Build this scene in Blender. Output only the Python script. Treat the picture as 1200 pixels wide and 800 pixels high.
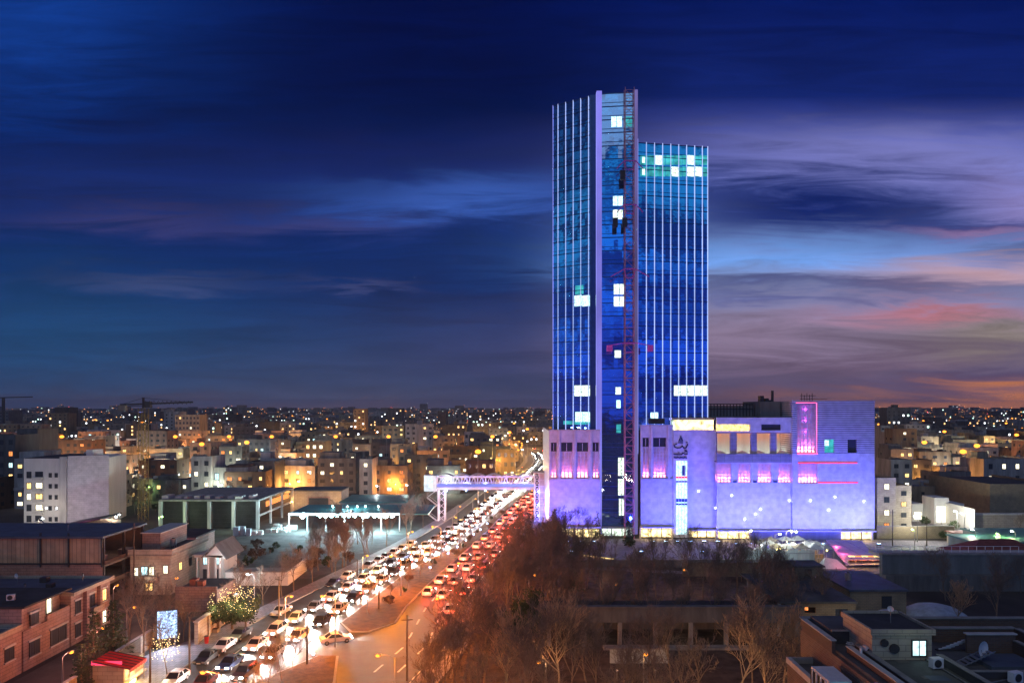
import bpy, math, random
from mathutils import Vector, Matrix
R = math.radians
rnd = random.Random(7)
for _o in list(bpy.data.objects):
    bpy.data.objects.remove(_o)
SC = bpy.context.scene
COL = SC.collection
# ------------------------------------------------------------------ camera
CAMZ = 34.0
cam_d = bpy.data.cameras.new('camera'); cam = bpy.data.objects.new('camera', cam_d); COL.objects.link(cam)
cam.location = (0, 0, CAMZ); cam.rotation_euler = (R(90), 0, 0)
cam_d.sensor_width = 36; cam_d.lens = 24; cam_d.shift_y = 0.065
cam_d.clip_start = 0.5; cam_d.clip_end = 20000
SC.camera = cam
SC.view_settings.view_transform = 'Standard'; SC.view_settings.look = 'None'
SC.view_settings.exposure = 0.18; SC.view_settings.gamma = 1.0
SC.render.engine = 'CYCLES'
SC.cycles.max_bounces = 5; SC.cycles.diffuse_bounces = 2; SC.cycles.glossy_bounces = 3
SC.cycles.transmission_bounces = 3; SC.cycles.transparent_max_bounces = 6; SC.cycles.volume_bounces = 0
SC.cycles.sample_clamp_indirect = 3.0; SC.cycles.sample_clamp_direct = 0.0
SC.cycles.use_light_tree = True
SC.cycles.caustics_reflective = False; SC.cycles.caustics_refractive = False
SC.cycles.light_sampling_threshold = 0.02

def srgb(r, g, b):
    f = lambda c: (c/255/12.92) if c/255 <= 0.04045 else ((c/255+0.055)/1.055)**2.4
    return (f(r), f(g), f(b), 1.0)

# ------------------------------------------------------------------ sky
W = bpy.data.worlds.new('World'); SC.world = W; W.use_nodes = True
nt = W.node_tree; nt.nodes.clear()
N = nt.nodes.new; L = nt.links.new
def val(x):
    return x
def math_n(op, a, b=None, c=None):
    n = N('ShaderNodeMath'); n.operation = op
    for i, x in enumerate((a, b, c)):
        if x is None: continue
        if isinstance(x, (int, float)): n.inputs[i].default_value = x
        else: L(x, n.inputs[i])
    return n.outputs[0]
tc = N('ShaderNodeTexCoord'); sp = N('ShaderNodeSeparateXYZ'); L(tc.outputs['Generated'], sp.inputs[0])
SX, SY, SZ = sp.outputs
ay = math_n('MAXIMUM', math_n('ABSOLUTE', SY), 0.08)
az = math_n('MINIMUM', math_n('MAXIMUM', math_n('DIVIDE', SX, ay), -3.0), 3.0)   # cloud bands lie across the view: x/y and z/y
el = math_n('MINIMUM', math_n('MAXIMUM', math_n('DIVIDE', SZ, ay), -1.0), 4.0)
def noise(scale_a, scale_e, detail, rough, dist, off):
    cv = N('ShaderNodeCombineXYZ')
    L(math_n('MULTIPLY', az, scale_a), cv.inputs[0]); L(math_n('MULTIPLY', el, scale_e), cv.inputs[1]); cv.inputs[2].default_value = off
    n = N('ShaderNodeTexNoise'); n.inputs['Scale'].default_value = 1.0; n.inputs['Detail'].default_value = detail
    n.inputs['Roughness'].default_value = rough; n.inputs['Distortion'].default_value = dist
    L(cv.outputs[0], n.inputs['Vector']); return n.outputs[0]
n_warp = noise(2.2, 9.0, 4, 0.55, 0.3, 3.0)
n_str = noise(3.6, 34.0, 8, 0.66, 0.9, 11.0)
n_big = noise(1.6, 6.0, 3, 0.5, 0.3, 21.0)
azw = math_n('ADD', az, math_n('MULTIPLY', math_n('SUBTRACT', n_big, 0.5), 0.16))
elw = math_n('ADD', el, math_n('ADD', math_n('MULTIPLY', math_n('SUBTRACT', n_warp, 0.5), 0.10), math_n('MULTIPLY', math_n('SUBTRACT', n_str, 0.5), 0.11)))
def ramp(fac, stops):
    n = N('ShaderNodeValToRGB'); cr = n.color_ramp
    while len(cr.elements) < len(stops): cr.elements.new(0.5)
    for e, (p, c) in zip(cr.elements, stops): e.position = p; e.color = c
    L(fac, n.inputs[0]); return n.outputs[0]
def mix(fac, a, b, mode='MIX'):
    n = N('ShaderNodeMix'); n.data_type = 'RGBA'; n.blend_type = mode
    for s, x in ((0, fac), (6, a), (7, b)):
        if isinstance(x, (int, float, tuple)): n.inputs[s].default_value = x
        else: L(x, n.inputs[s])
    return n.outputs[2]
def px(u, v):
    """direction of a point of the sky: azimuth and tangent of the elevation"""
    return (u-600)/800, (478-v)/800
e01 = math_n('MULTIPLY', el, 1.4)                    # 0 horizon .. ~0.84 top of the frame
left = ramp(e01, [(0.0, srgb(72,72,96)), (0.05, srgb(50,64,98)), (0.14, srgb(22,52,98)), (0.24, srgb(0,38,94)), (0.36, srgb(4,34,94)), (0.52, srgb(0,22,74)), (0.66, srgb(0,12,60)), (0.9, srgb(0,12,68))])
right = ramp(e01, [(0.0, srgb(108,82,96)), (0.05, srgb(88,80,112)), (0.16, srgb(128,118,146)), (0.30, srgb(112,140,196)), (0.42, srgb(82,98,166)), (0.54, srgb(62,72,144)), (0.64, srgb(14,32,98)), (0.9, srgb(0,16,80))])
mr = N('ShaderNodeMapRange'); mr.interpolation_type = 'SMOOTHSTEP'; L(azw, mr.inputs[0])
mr.inputs[1].default_value = -0.02; mr.inputs[2].default_value = 0.34
base = mix(mr.outputs[0], left, right)
def blob(u, v, ru, rv, color, amt, soft=1.0):
    a0, e0 = px(u, v)
    da = math_n('DIVIDE', math_n('SUBTRACT', azw, a0), ru/800)
    de = math_n('DIVIDE', math_n('SUBTRACT', elw, e0), rv/800)
    d = math_n('ADD', math_n('MULTIPLY', da, da), math_n('MULTIPLY', de, de))
    g = math_n('EXPONENT', math_n('MULTIPLY', d, -1.0))
    return math_n('MULTIPLY', g, amt), color
for b in [
    (20, 20, 200, 130, srgb(14,58,140), 0.75),
    (10, 400, 260, 90, srgb(22,68,112), 0.7),
    (560, 232, 190, 28, srgb(56,92,176), 0.85),
    (380, 262, 120, 12, srgb(60,58,104), 0.5),
    (150, 262, 150, 14, srgb(62,58,104), 0.55),
    (180, 330, 120, 9, srgb(66,74,112), 0.45),
    (420, 335, 60, 6, srgb(70,76,122), 0.5),
    (90, 225, 330, 36, srgb(28,44,104), 0.5),
    (480, 180, 330, 30, srgb(26,36,98), 0.4),
    (600, 400, 200, 60, srgb(56,56,98), 0.5),
    (1090, 190, 270, 34, srgb(118,120,184), 0.9),
    (1195, 235, 90, 30, srgb(150,136,192), 0.8),
    (950, 238, 210, 34, srgb(16,34,98), 1.0),
    (1130, 255, 130, 14, srgb(18,36,98), 0.85),
    (1190, 296, 120, 13, srgb(22,38,100), 0.85),
    (950, 300, 220, 19, srgb(100,146,216), 1.0),
    (1130, 262, 80, 8, srgb(150,118,160), 0.6),
    (1060, 345, 160, 12, srgb(46,56,110), 0.8),
    (900, 345, 90, 7, srgb(56,66,124), 0.6),
    (1150, 322, 140, 22, srgb(186,146,152), 0.85),
    (1100, 376, 120, 14, srgb(190,108,116), 0.75),
    (1190, 405, 120, 24, srgb(138,128,100), 0.65),
    (880, 395, 150, 34, srgb(134,116,142), 0.75),
    (1060, 425, 250, 24, srgb(100,76,98), 0.6),
    (1180, 452, 120, 9, srgb(58,50,92), 0.5),
    (1150, 482, 200, 17, srgb(246,146,72), 1.0),
    (900, 486, 400, 10, srgb(140,96,90), 0.5),
    (600, 482, 620, 9, srgb(96,80,100), 0.35),
]:
    g, c = blob(*b)
    base = mix(g, base, c)
# thin long-exposure streaks through everything
st = math_n('MULTIPLY', math_n('SUBTRACT', n_str, 0.5), 1.3)
hs = N('ShaderNodeHueSaturation'); L(base, hs.inputs['Color']); L(math_n('ADD', 1.0, st), hs.inputs['Value'])
front = hs.outputs[0]
# the western half behind the camera: the saturated blue of dusk that the glass mirrors
west_r = ramp(math_n('MULTIPLY', el, 1.0), [(0.0, (0.012, 0.03, 0.30, 1)), (0.10, (0.010, 0.05, 0.46, 1)), (0.22, (0.012, 0.10, 0.50, 1)), (0.36, (0.012, 0.13, 0.36, 1)), (0.5, (0.012, 0.11, 0.27, 1)), (0.8, (0.008, 0.03, 0.12, 1))])
n_w = noise(0.9, 22.0, 3, 0.5, 0.2, 31.0)
west = mix(ramp(n_w, [(0.42, (0,0,0,1)), (0.50, (0.3,0.3,0.3,1)), (0.56, (1,1,1,1))]), mix(1.0, west_r, (0.25,0.28,0.38,1), 'MULTIPLY'), mix(1.0, west_r, (1.8,2.2,1.5,1), 'MULTIPLY'))
mb_ = N('ShaderNodeMapRange'); mb_.interpolation_type = 'SMOOTHSTEP'; L(SY, mb_.inputs[0]); mb_.inputs[1].default_value = 0.1; mb_.inputs[2].default_value = -0.35
skyc = mix(mb_.outputs[0], front, west)
mg = N('ShaderNodeMapRange'); L(el, mg.inputs[0]); mg.inputs[1].default_value = -0.03; mg.inputs[2].default_value = -0.004
skyc = mix(mg.outputs[0], srgb(30,26,34), skyc)
nsk = N('ShaderNodeTexSky'); nsk.sky_type = 'NISHITA'; nsk.sun_disc = False; nsk.sun_elevation = R(-4); nsk.sun_rotation = R(200)
bg1 = N('ShaderNodeBackground'); L(skyc, bg1.inputs[0]); bg1.inputs[1].default_value = 1.0
bg2 = N('ShaderNodeBackground'); L(nsk.outputs[0], bg2.inputs[0]); bg2.inputs[1].default_value = 0.012
ad = N('ShaderNodeAddShader'); L(bg1.outputs[0], ad.inputs[0]); L(bg2.outputs[0], ad.inputs[1])
wo = N('ShaderNodeOutputWorld'); L(ad.outputs[0], wo.inputs[0])
# the last light of the western sky, very soft
sd = bpy.data.lights.new('dusk_light', 'SUN'); sd.energy = 0.27; sd.angle = R(60); sd.color = (1.0, 0.88, 0.84)
so = bpy.data.objects.new('dusk_light', sd); COL.objects.link(so); so.rotation_euler = (R(42), 0, R(-20))

# ------------------------------------------------------------------ materials
def new_mat(name):
    m = bpy.data.materials.new(name); m.use_nodes = True
    return m, m.node_tree, m.node_tree.nodes['Principled BSDF']
def mat(name, col, rough=0.8, var=0.25, scale=1.5, metal=0.0, bump=0.0, bscale=8.0, streak=False, coord='Object', spec=0.4):
    m, t, b = new_mat(name)
    n = t.nodes.new; l = t.links.new
    tcn = n('ShaderNodeTexCoord'); nz = n('ShaderNodeTexNoise'); nz.inputs['Scale'].default_value = scale
    nz.inputs['Detail'].default_value = 6; nz.inputs['Roughness'].default_value = 0.62
    mp = n('ShaderNodeMapping'); l(tcn.outputs[coord], mp.inputs[0])
    if streak: mp.inputs['Scale'].default_value = (1, 1, 0.18)
    l(mp.outputs[0], nz.inputs['Vector'])
    cr = n('ShaderNodeValToRGB'); e = cr.color_ramp.elements
    lo = tuple(max(c*(1-var), 0) for c in col[:3])+(1,); hi = tuple(min(c*(1+var), 1) for c in col[:3])+(1,)
    e[0].position = 0.3; e[0].color = lo; e[1].position = 0.7; e[1].color = hi
    l(nz.outputs[0], cr.inputs[0]); l(cr.outputs[0], b.inputs['Base Color'])
    b.inputs['Roughness'].default_value = rough; b.inputs['Metallic'].default_value = metal
    b.inputs['Specular IOR Level'].default_value = spec
    if bump > 0:
        nb = n('ShaderNodeTexNoise'); nb.inputs['Scale'].default_value = bscale; nb.inputs['Detail'].default_value = 4
        l(tcn.outputs[coord], nb.inputs['Vector'])
        bp = n('ShaderNodeBump'); bp.inputs['Strength'].default_value = bump; bp.inputs['Distance'].default_value = 0.1
        l(nb.outputs[0], bp.inputs['Height']); l(bp.outputs[0], b.inputs['Normal'])
    return m
def tiled(name, c1, c2, mortar, bw, bh, rough=0.8, msize=0.03, axis='XZ', bump=0.3, offset=0.5):
    """courses of blocks, boards or tiles in metres"""
    m, t, b = new_mat(name); n = t.nodes.new; l = t.links.new
    tcn = n('ShaderNodeTexCoord'); s = n('ShaderNodeSeparateXYZ'); l(tcn.outputs['Object'], s.inputs[0]); c = n('ShaderNodeCombineXYZ')
    if axis == 'XZ':
        ad_ = n('ShaderNodeMath'); l(s.outputs[0], ad_.inputs[0]); l(s.outputs[1], ad_.inputs[1]); l(ad_.outputs[0], c.inputs[0]); l(s.outputs[2], c.inputs[1])
    else:
        l(s.outputs[0], c.inputs[0]); l(s.outputs[1], c.inputs[1])
    br = n('ShaderNodeTexBrick'); l(c.outputs[0], br.inputs[0]); br.inputs['Color1'].default_value = c1; br.inputs['Color2'].default_value = c2
    br.inputs['Mortar'].default_value = mortar; br.inputs['Scale'].default_value = 1; br.inputs['Mortar Size'].default_value = msize
    br.inputs['Brick Width'].default_value = bw; br.inputs['Row Height'].default_value = bh; br.offset = offset
    nz = n('ShaderNodeTexNoise'); l(tcn.outputs['Object'], nz.inputs[0]); nz.inputs['Scale'].default_value = 0.7; nz.inputs['Detail'].default_value = 6
    mx = n('ShaderNodeMix'); mx.data_type = 'RGBA'; mx.blend_type = 'MULTIPLY'; mx.inputs[0].default_value = 0.7; l(br.outputs[0], mx.inputs[6])
    cr = n('ShaderNodeValToRGB'); cr.color_ramp.elements[0].position = 0.3; cr.color_ramp.elements[0].color = (0.62, 0.62, 0.62, 1); cr.color_ramp.elements[1].position = 0.65
    l(nz.outputs[0], cr.inputs[0]); l(cr.outputs[0], mx.inputs[7]); l(mx.outputs[2], b.inputs['Base Color'])
    b.inputs['Roughness'].default_value = rough
    if bump:
        bp = n('ShaderNodeBump'); bp.inputs['Strength'].default_value = bump; bp.inputs['Distance'].default_value = 0.03; bp.invert = True
        l(br.outputs[1], bp.inputs['Height']); l(bp.outputs[0], b.inputs['Normal'])
    return m
def emit(name, col, strength, sample=False, var=0.0, scale=1.0, coord='Object'):
    m = bpy.data.materials.new(name); m.use_nodes = True; t = m.node_tree; t.nodes.clear()
    n = t.nodes.new; l = t.links.new
    e = n('ShaderNodeEmission'); e.inputs[0].default_value = (*col[:3], 1); e.inputs[1].default_value = strength
    o = n('ShaderNodeOutputMaterial'); l(e.outputs[0], o.inputs[0])
    if var:
        tcn = n('ShaderNodeTexCoord'); nz = n('ShaderNodeTexNoise'); nz.inputs['Scale'].default_value = scale; nz.inputs['Detail'].default_value = 3
        l(tcn.outputs[coord], nz.inputs['Vector'])
        mrr = n('ShaderNodeMapRange'); l(nz.outputs[0], mrr.inputs[0]); mrr.inputs[1].default_value = 0.3; mrr.inputs[2].default_value = 0.7
        mrr.inputs[3].default_value = strength*(1-var); mrr.inputs[4].default_value = strength*(1+var); l(mrr.outputs[0], e.inputs[1])
    m.cycles.emission_sampling = 'AUTO' if sample else 'NONE'
    return m
def glassy(name, col, rough=0.06, metal=0.9, bump=0.0):
    m, t, b = new_mat(name); b.inputs['Base Color'].default_value = (*col[:3], 1); b.inputs['Roughness'].default_value = rough; b.inputs['Metallic'].default_value = metal
    n = t.nodes.new; l = t.links.new
    if bump:
        tcn = n('ShaderNodeTexCoord'); nz = n('ShaderNodeTexNoise'); nz.inputs['Scale'].default_value = 0.5; l(tcn.outputs['Object'], nz.inputs['Vector'])
        bp = n('ShaderNodeBump'); bp.inputs['Strength'].default_value = bump; bp.inputs['Distance'].default_value = 0.06; l(nz.outputs[0], bp.inputs['Height']); l(bp.outputs[0], b.inputs['Normal'])
    return m

M = {}
M['asphalt'] = mat('asphalt', (0.055, 0.053, 0.052), 0.55, 0.3, 0.6, bump=0.25, bscale=14)
M['asphalt_old'] = mat('asphalt_old', (0.075, 0.07, 0.066), 0.75, 0.35, 0.35, bump=0.3)
M['line'] = mat('road_paint', (0.7, 0.69, 0.64), 0.6, 0.15, 4)
M['ground'] = mat('city_ground', (0.055, 0.048, 0.045), 0.9, 0.5, 0.06, bump=0.3)
M['soil'] = mat('leaf_litter', (0.09, 0.065, 0.05), 0.95, 0.6, 0.5, bump=0.8, bscale=5)
M['soil2'] = mat('bare_soil', (0.07, 0.055, 0.06), 0.95, 0.55, 0.3, bump=0.8, bscale=3)
M['lawn'] = mat('median_lawn', (0.11, 0.06, 0.018), 0.95, 0.55, 0.9, bump=0.7, bscale=9)
M['paving'] = tiled('paving', (0.30, 0.27, 0.30, 1), (0.24, 0.22, 0.25, 1), (0.12, 0.11, 0.12, 1), 0.8, 0.8, 0.7, 0.03, axis='XY')
M['kerb'] = mat('kerb_stone', (0.32, 0.30, 0.28), 0.8, 0.2, 2)
M['conc'] = mat('concrete', (0.26, 0.25, 0.235), 0.85, 0.3, 0.8, streak=True, bump=0.2)
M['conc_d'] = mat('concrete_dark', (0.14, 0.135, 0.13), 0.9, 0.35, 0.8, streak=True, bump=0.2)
M['conc_w'] = mat('concrete_pale', (0.5, 0.49, 0.47), 0.8, 0.2, 0.7, streak=True)
M['roof'] = mat('bitumen_roof', (0.085, 0.09, 0.095), 0.85, 0.45, 0.35, bump=0.3, bscale=3)
M['roof_b'] = mat('roof_sheet_blue', (0.08, 0.10, 0.14), 0.6, 0.3, 0.4)
M['roof_d'] = mat('roof_dark', (0.045, 0.045, 0.05), 0.9, 0.45, 0.4)
M['parapet'] = tiled('parapet_brick', (0.16, 0.09, 0.06, 1), (0.11, 0.065, 0.05, 1), (0.12, 0.10, 0.09, 1), 0.5, 0.16)
M['boards'] = tiled('cladding_boards', (0.62, 0.44, 0.27, 1), (0.48, 0.33, 0.2, 1), (0.06, 0.04, 0.03, 1), 0.75, 40.0, 0.7, 0.03, offset=0.0)
M['pinkstone'] = tiled('pink_stone', (0.40, 0.27, 0.235, 1), (0.34, 0.22, 0.19, 1), (0.2, 0.14, 0.12, 1), 1.1, 0.45)
M['cream'] = tiled('cream_stone', (0.48, 0.41, 0.32, 1), (0.43, 0.37, 0.29, 1), (0.28, 0.24, 0.2, 1), 1.2, 0.5)
M['whitewall'] = mat('white_render', (0.66, 0.65, 0.62), 0.8, 0.12, 0.5, streak=True)
M['brick'] = tiled('brown_brick', (0.20, 0.115, 0.08, 1), (0.15, 0.09, 0.065, 1), (0.2, 0.17, 0.15, 1), 0.5, 0.2)
M['brickyel'] = tiled('buff_brick', (0.34, 0.27, 0.17, 1), (0.29, 0.23, 0.15, 1), (0.2, 0.17, 0.13, 1), 0.6, 0.25)
M['graywall'] = mat('grey_render', (0.17, 0.18, 0.185), 0.85, 0.3, 0.5, streak=True, bump=0.2)
M['panelw'] = tiled('composite_panel', (0.66, 0.66, 0.68, 1), (0.64, 0.64, 0.66, 1), (0.57, 0.57, 0.6, 1), 4.8, 1.35, 0.45, 0.03, offset=0.0, bump=0.1)
M['panelg'] = tiled('grey_composite_panel', (0.30, 0.30, 0.34, 1), (0.28, 0.28, 0.31, 1), (0.15, 0.15, 0.18, 1), 2.4, 0.9, 0.45, 0.035, offset=0.0)
M['louvre'] = tiled('slatted_panel', (0.64, 0.64, 0.68, 1), (0.60, 0.60, 0.64, 1), (0.10, 0.10, 0.14, 1), 30, 0.55, 0.5, 0.09, offset=0.0, bump=0.8)
M['metal'] = mat('grey_metal', (0.32, 0.32, 0.33), 0.45, 0.15, 3, metal=0.6)
M['metald'] = mat('dark_metal', (0.05, 0.05, 0.055), 0.5, 0.2, 3, metal=0.3)
M['steelw'] = mat('white_steel', (0.72, 0.72, 0.75), 0.4, 0.08, 2)
M['rust'] = mat('red_lead_steel', (0.30, 0.09, 0.05), 0.6, 0.3, 2, metal=0.2)
M['mastst'] = mat('red_lit_mast_steel', (0.62, 0.26, 0.30), 0.55, 0.3, 2, metal=0.3)  # reddish light on the mast put into its base colour
M['violetst'] = mat('violet_platform_paint', (0.75, 0.12, 0.55), 0.5, 0.2, 2)
M['yellowst'] = mat('yellow_crane_paint', (0.20, 0.14, 0.04), 0.5, 0.25, 2)
M['wood'] = mat('wood_pole', (0.10, 0.075, 0.055), 0.85, 0.3, 3, streak=True)
M['glass_w'] = glassy('window_glass', (0.10, 0.12, 0.15), 0.12, 0.6)
M['glass_t'] = glassy('tower_glass', (0.30, 0.55, 0.95), 0.045, 0.95, bump=0.25)
M['glass_t2'] = glassy('tower_glass_deep', (0.10, 0.26, 0.75), 0.05, 0.95, bump=0.2)
M['glass_c'] = glassy('car_glass', (0.04, 0.045, 0.05), 0.06, 0.5)
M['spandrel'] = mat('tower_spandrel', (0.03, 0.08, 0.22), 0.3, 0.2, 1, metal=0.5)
M['bark'] = mat('grey_bark', (0.20, 0.15, 0.11), 0.9, 0.35, 5, bump=0.3)
M['barkw'] = mat('pale_bark', (0.34, 0.27, 0.19), 0.9, 0.25, 5)
M['twig'] = mat('twigs', (0.19, 0.15, 0.125), 0.9, 0.3, 2)
M['twigl'] = mat('pale_twigs', (0.42, 0.29, 0.18), 0.9, 0.25, 2)
M['leaf'] = mat('evergreen_leaf', (0.035, 0.06, 0.02), 0.75, 0.6, 0.9)
M['leafb'] = mat('pine_leaf', (0.055, 0.085, 0.045), 0.75, 0.5, 0.9)
M['shrub'] = mat('dry_shrub', (0.12, 0.075, 0.05), 0.9, 0.4, 1)
M['tarp'] = mat('pale_tarpaulin', (0.42, 0.48, 0.55), 0.55, 0.25, 1.2, bump=0.6, bscale=2)
M['redfab'] = mat('red_awning_cloth', (0.38, 0.02, 0.02), 0.7, 0.15, 2)
M['violetfab'] = tiled('violet_striped_canopy', (0.50, 0.42, 0.62, 1), (0.42, 0.34, 0.62, 1), (0.22, 0.12, 0.5, 1), 3.0, 1.4, 0.5, 0.12, axis='XY', offset=0.0, bump=0)
M['whitefab'] = mat('white_cloth', (0.72, 0.72, 0.70), 0.7, 0.1, 2)
M['redroof'] = tiled('red_roof_tile', (0.32, 0.09, 0.07, 1), (0.26, 0.07, 0.055, 1), (0.1, 0.03, 0.03, 1), 0.4, 0.35)
M['tealroof'] = mat('teal_roof_sheet', (0.04, 0.16, 0.17), 0.6, 0.25, 0.6)
M['logo'] = mat('dark_blue_letters', (0.02, 0.02, 0.09), 0.4, 0.1, 2)
M['fence'] = mat('pale_fence_sheet', (0.42, 0.46, 0.44), 0.65, 0.25, 1.4, streak=True)
M['led_fin'] = emit('led_fin_white', (0.46, 0.56, 1.0), 1.0, var=0.25, scale=0.05)
M['led_fin_b'] = emit('led_fin_blue', (0.30, 0.33, 1.0), 0.95, var=0.3, scale=0.04)
M['led_pink'] = emit('led_pink', (1.0, 0.12, 0.38), 2.4)
M['led_rose'] = emit('led_rose', (1.0, 0.30, 0.40), 4.0)
M['neon_red'] = emit('neon_red', (1.0, 0.05, 0.12), 1.6)
M['sodium'] = emit('sodium_lamp', (1.0, 0.30, 0.03), 3.6)
M['lampw'] = emit('white_lamp', (0.85, 0.95, 1.0), 40)
M['lampg'] = emit('green_white_lamp', (0.55, 1.0, 0.25), 22)
M['lampb'] = emit('blue_white_lamp', (0.35, 0.55, 1.0), 20)
M['lampc'] = emit('cyan_white_floodlamp', (0.55, 0.95, 1.0), 60)
M['lampy'] = emit('yellow_lamp', (1.0, 0.75, 0.15), 20)
M['w_warm'] = emit('lit_window_warm', (1.0, 0.60, 0.20), 2.2, var=0.5, scale=2.5)
M['w_white'] = emit('lit_window_white', (1.0, 0.90, 0.62), 2.2, var=0.5, scale=2.5)
M['w_cool'] = emit('lit_window_cool', (0.6, 0.95, 1.0), 1.5, var=0.5, scale=2.5)
M['w_teal'] = emit('lit_window_teal', (0.06, 0.55, 0.62), 0.7, var=0.6, scale=0.5)
M['w_bright'] = emit('lit_floor_bright', (0.82, 1.0, 0.82), 1.35, var=0.6, scale=2.2)
M['pier_led'] = emit('glowing_lilac_pier', (0.28, 0.26, 1.0), 0.7, var=0.25, scale=0.06)  # lilac light on the pier cladding put in as emission
M['pier_glow_dim'] = emit('glowing_dim_pier', (0.34, 0.28, 0.8), 0.34, var=0.6, scale=0.03)  # weaker lilac light of the second pier, also emission
M['w_orange'] = emit('lit_window_orange', (1.0, 0.30, 0.08), 1.4, var=0.4, scale=2)
M['w_yellow'] = emit('lit_window_yellow', (1.0, 0.68, 0.24), 1.8, var=0.6, scale=1.5)
M['shop'] = emit('lit_shop_interior', (1.0, 0.74, 0.32), 2.6, var=0.75, scale=0.8)
M['led_white'] = emit('led_screen', (0.42, 0.62, 1.0), 1.5, var=1.0, scale=3.0)
M['head'] = emit('headlight', (1.0, 0.95, 0.85), 55)
M['tail'] = emit('tail_light', (1.0, 0.05, 0.02), 14)
M['redlamp'] = emit('red_lamp', (1.0, 0.05, 0.03), 14)
LITW = ['w_warm', 'w_warm', 'w_white', 'w_white', 'w_white', 'w_cool', 'w_yellow', 'w_orange']

# ------------------------------------------------------------------ mesh helpers
class MB:
    def __init__(s): s.v = []; s.f = []; s.m = []; s.mi = 0; s.T = None
    def add(s, vs, fs):
        o = len(s.v)
        if s.T is not None: vs = [s.T @ Vector(v) for v in vs]
        s.v += [tuple(v) for v in vs]; s.f += [tuple(i+o for i in f) for f in fs]; s.m += [s.mi]*len(fs); return s
    def box(s, x0, x1, y0, y1, z0, z1):
        return s.add([(x0,y0,z0),(x1,y0,z0),(x1,y1,z0),(x0,y1,z0),(x0,y0,z1),(x1,y0,z1),(x1,y1,z1),(x0,y1,z1)],
              [(0,3,2,1),(4,5,6,7),(0,1,5,4),(1,2,6,5),(2,3,7,6),(3,0,4,7)])
    def prism(s, pts, z0, z1):
        n = len(pts); vs = [(x,y,z0) for x,y in pts]+[(x,y,z1) for x,y in pts]
        return s.add(vs, [tuple(range(n-1,-1,-1)), tuple(range(n,2*n))]+[(i,(i+1)%n,n+(i+1)%n,n+i) for i in range(n)])
    def beam(s, p0, p1, w, h=None):
        """square bar between two points"""
        h = h or w; p0 = Vector(p0); p1 = Vector(p1); d = (p1-p0)
        if d.length < 1e-6: return s
        d.normalize(); up = Vector((0,0,1)) if abs(d.z) < 0.95 else Vector((0,1,0))
        a = d.cross(up).normalized()*(w/2); b = a.cross(d).normalized()*(h/2)
        vs = [p0-a-b,p0+a-b,p0+a+b,p0-a+b,p1-a-b,p1+a-b,p1+a+b,p1-a+b]
        return s.add(vs, [(0,3,2,1),(4,5,6,7),(0,1,5,4),(1,2,6,5),(2,3,7,6),(3,0,4,7)])
    def tube(s, p0, p1, r0, r1, n=6, cap=True):
        p0 = Vector(p0); p1 = Vector(p1); d = p1-p0
        if d.length < 1e-6: return s
        d.normalize(); up = Vector((0,0,1)) if abs(d.z) < 0.9 else Vector((1,0,0))
        a = d.cross(up).normalized(); b = a.cross(d)
        vs = []
        for p, r in ((p0, r0), (p1, r1)):
            for k in range(n):
                t = 2*math.pi*k/n; vs.append(p+a*(r*math.cos(t))+b*(r*math.sin(t)))
        fs = [(k,(k+1)%n,n+(k+1)%n,n+k) for k in range(n)]
        if cap: fs += [tuple(range(n-1,-1,-1)), tuple(range(n,2*n))]
        return s.add(vs, fs)
    def ball(s, c, r, n=8, m=5, sz=1.0):
        vs = []; fs = []
        for j in range(m+1):
            t = math.pi*j/m
            for k in range(n):
                a = 2*math.pi*k/n; vs.append((c[0]+r*math.sin(t)*math.cos(a), c[1]+r*math.sin(t)*math.sin(a), c[2]+r*sz*math.cos(t)))
        for j in range(m):
            for k in range(n): fs.append((j*n+k, (j+1)*n+k, (j+1)*n+(k+1)%n, j*n+(k+1)%n))
        return s.add(vs, fs)
    def quad(s, a, b, c, d): return s.add([a,b,c,d], [(0,1,2,3)])
    def build(s, name, mats, parent=None, smooth=False):
        me = bpy.data.meshes.new(name); me.from_pydata(s.v, [], s.f)
        if not isinstance(mats, (list, tuple)): mats = [mats]
        for m in mats: me.materials.append(M[m] if isinstance(m, str) else m)
        if len(mats) > 1: me.polygons.foreach_set('material_index', s.m)
        if smooth: me.polygons.foreach_set('use_smooth', [True]*len(s.f))
        me.update()
        o = bpy.data.objects.new(name, me); COL.objects.link(o)
        if parent: o.parent = parent
        return o
def tag(o, label=None, cat=None, group=None, kind=None):
    if label: o['label'] = label
    if cat: o['category'] = cat
    if group: o['group'] = group
    if kind: o['kind'] = kind
    return o
def empty(name, loc=(0,0,0), rz=0.0):
    o = bpy.data.objects.new(name, None); COL.objects.link(o); o.location = loc; o.rotation_euler = (0,0,rz); o.empty_display_size = 0.2
    return o
def thing(name, label, cat, loc=(0,0,0), rz=0.0, group=None):
    return tag(empty(name, loc, rz), label, cat, group)
def box(name, m, parent, *b):
    mb = MB(); mb.box(*b); return mb.build(name, m, parent)
KIDS = {}
def copy_tree(o, loc=None, rz=None, label=None, scale=None):
    if o.name not in KIDS: KIDS[o.name] = [(c, list(c.children)) for c in o.children]
    r = o.copy(); COL.objects.link(r)
    if loc is not None: r.location = loc
    if rz is not None: r.rotation_euler = (0,0,rz)
    if scale is not None: r.scale = (scale,)*3 if isinstance(scale, (int, float)) else scale
    if label: r['label'] = label
    for c, g in KIDS[o.name]:
        d = c.copy(); COL.objects.link(d); d.parent = r
        for q in g:
            e = q.copy(); COL.objects.link(e); e.parent = d
    return r
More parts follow.
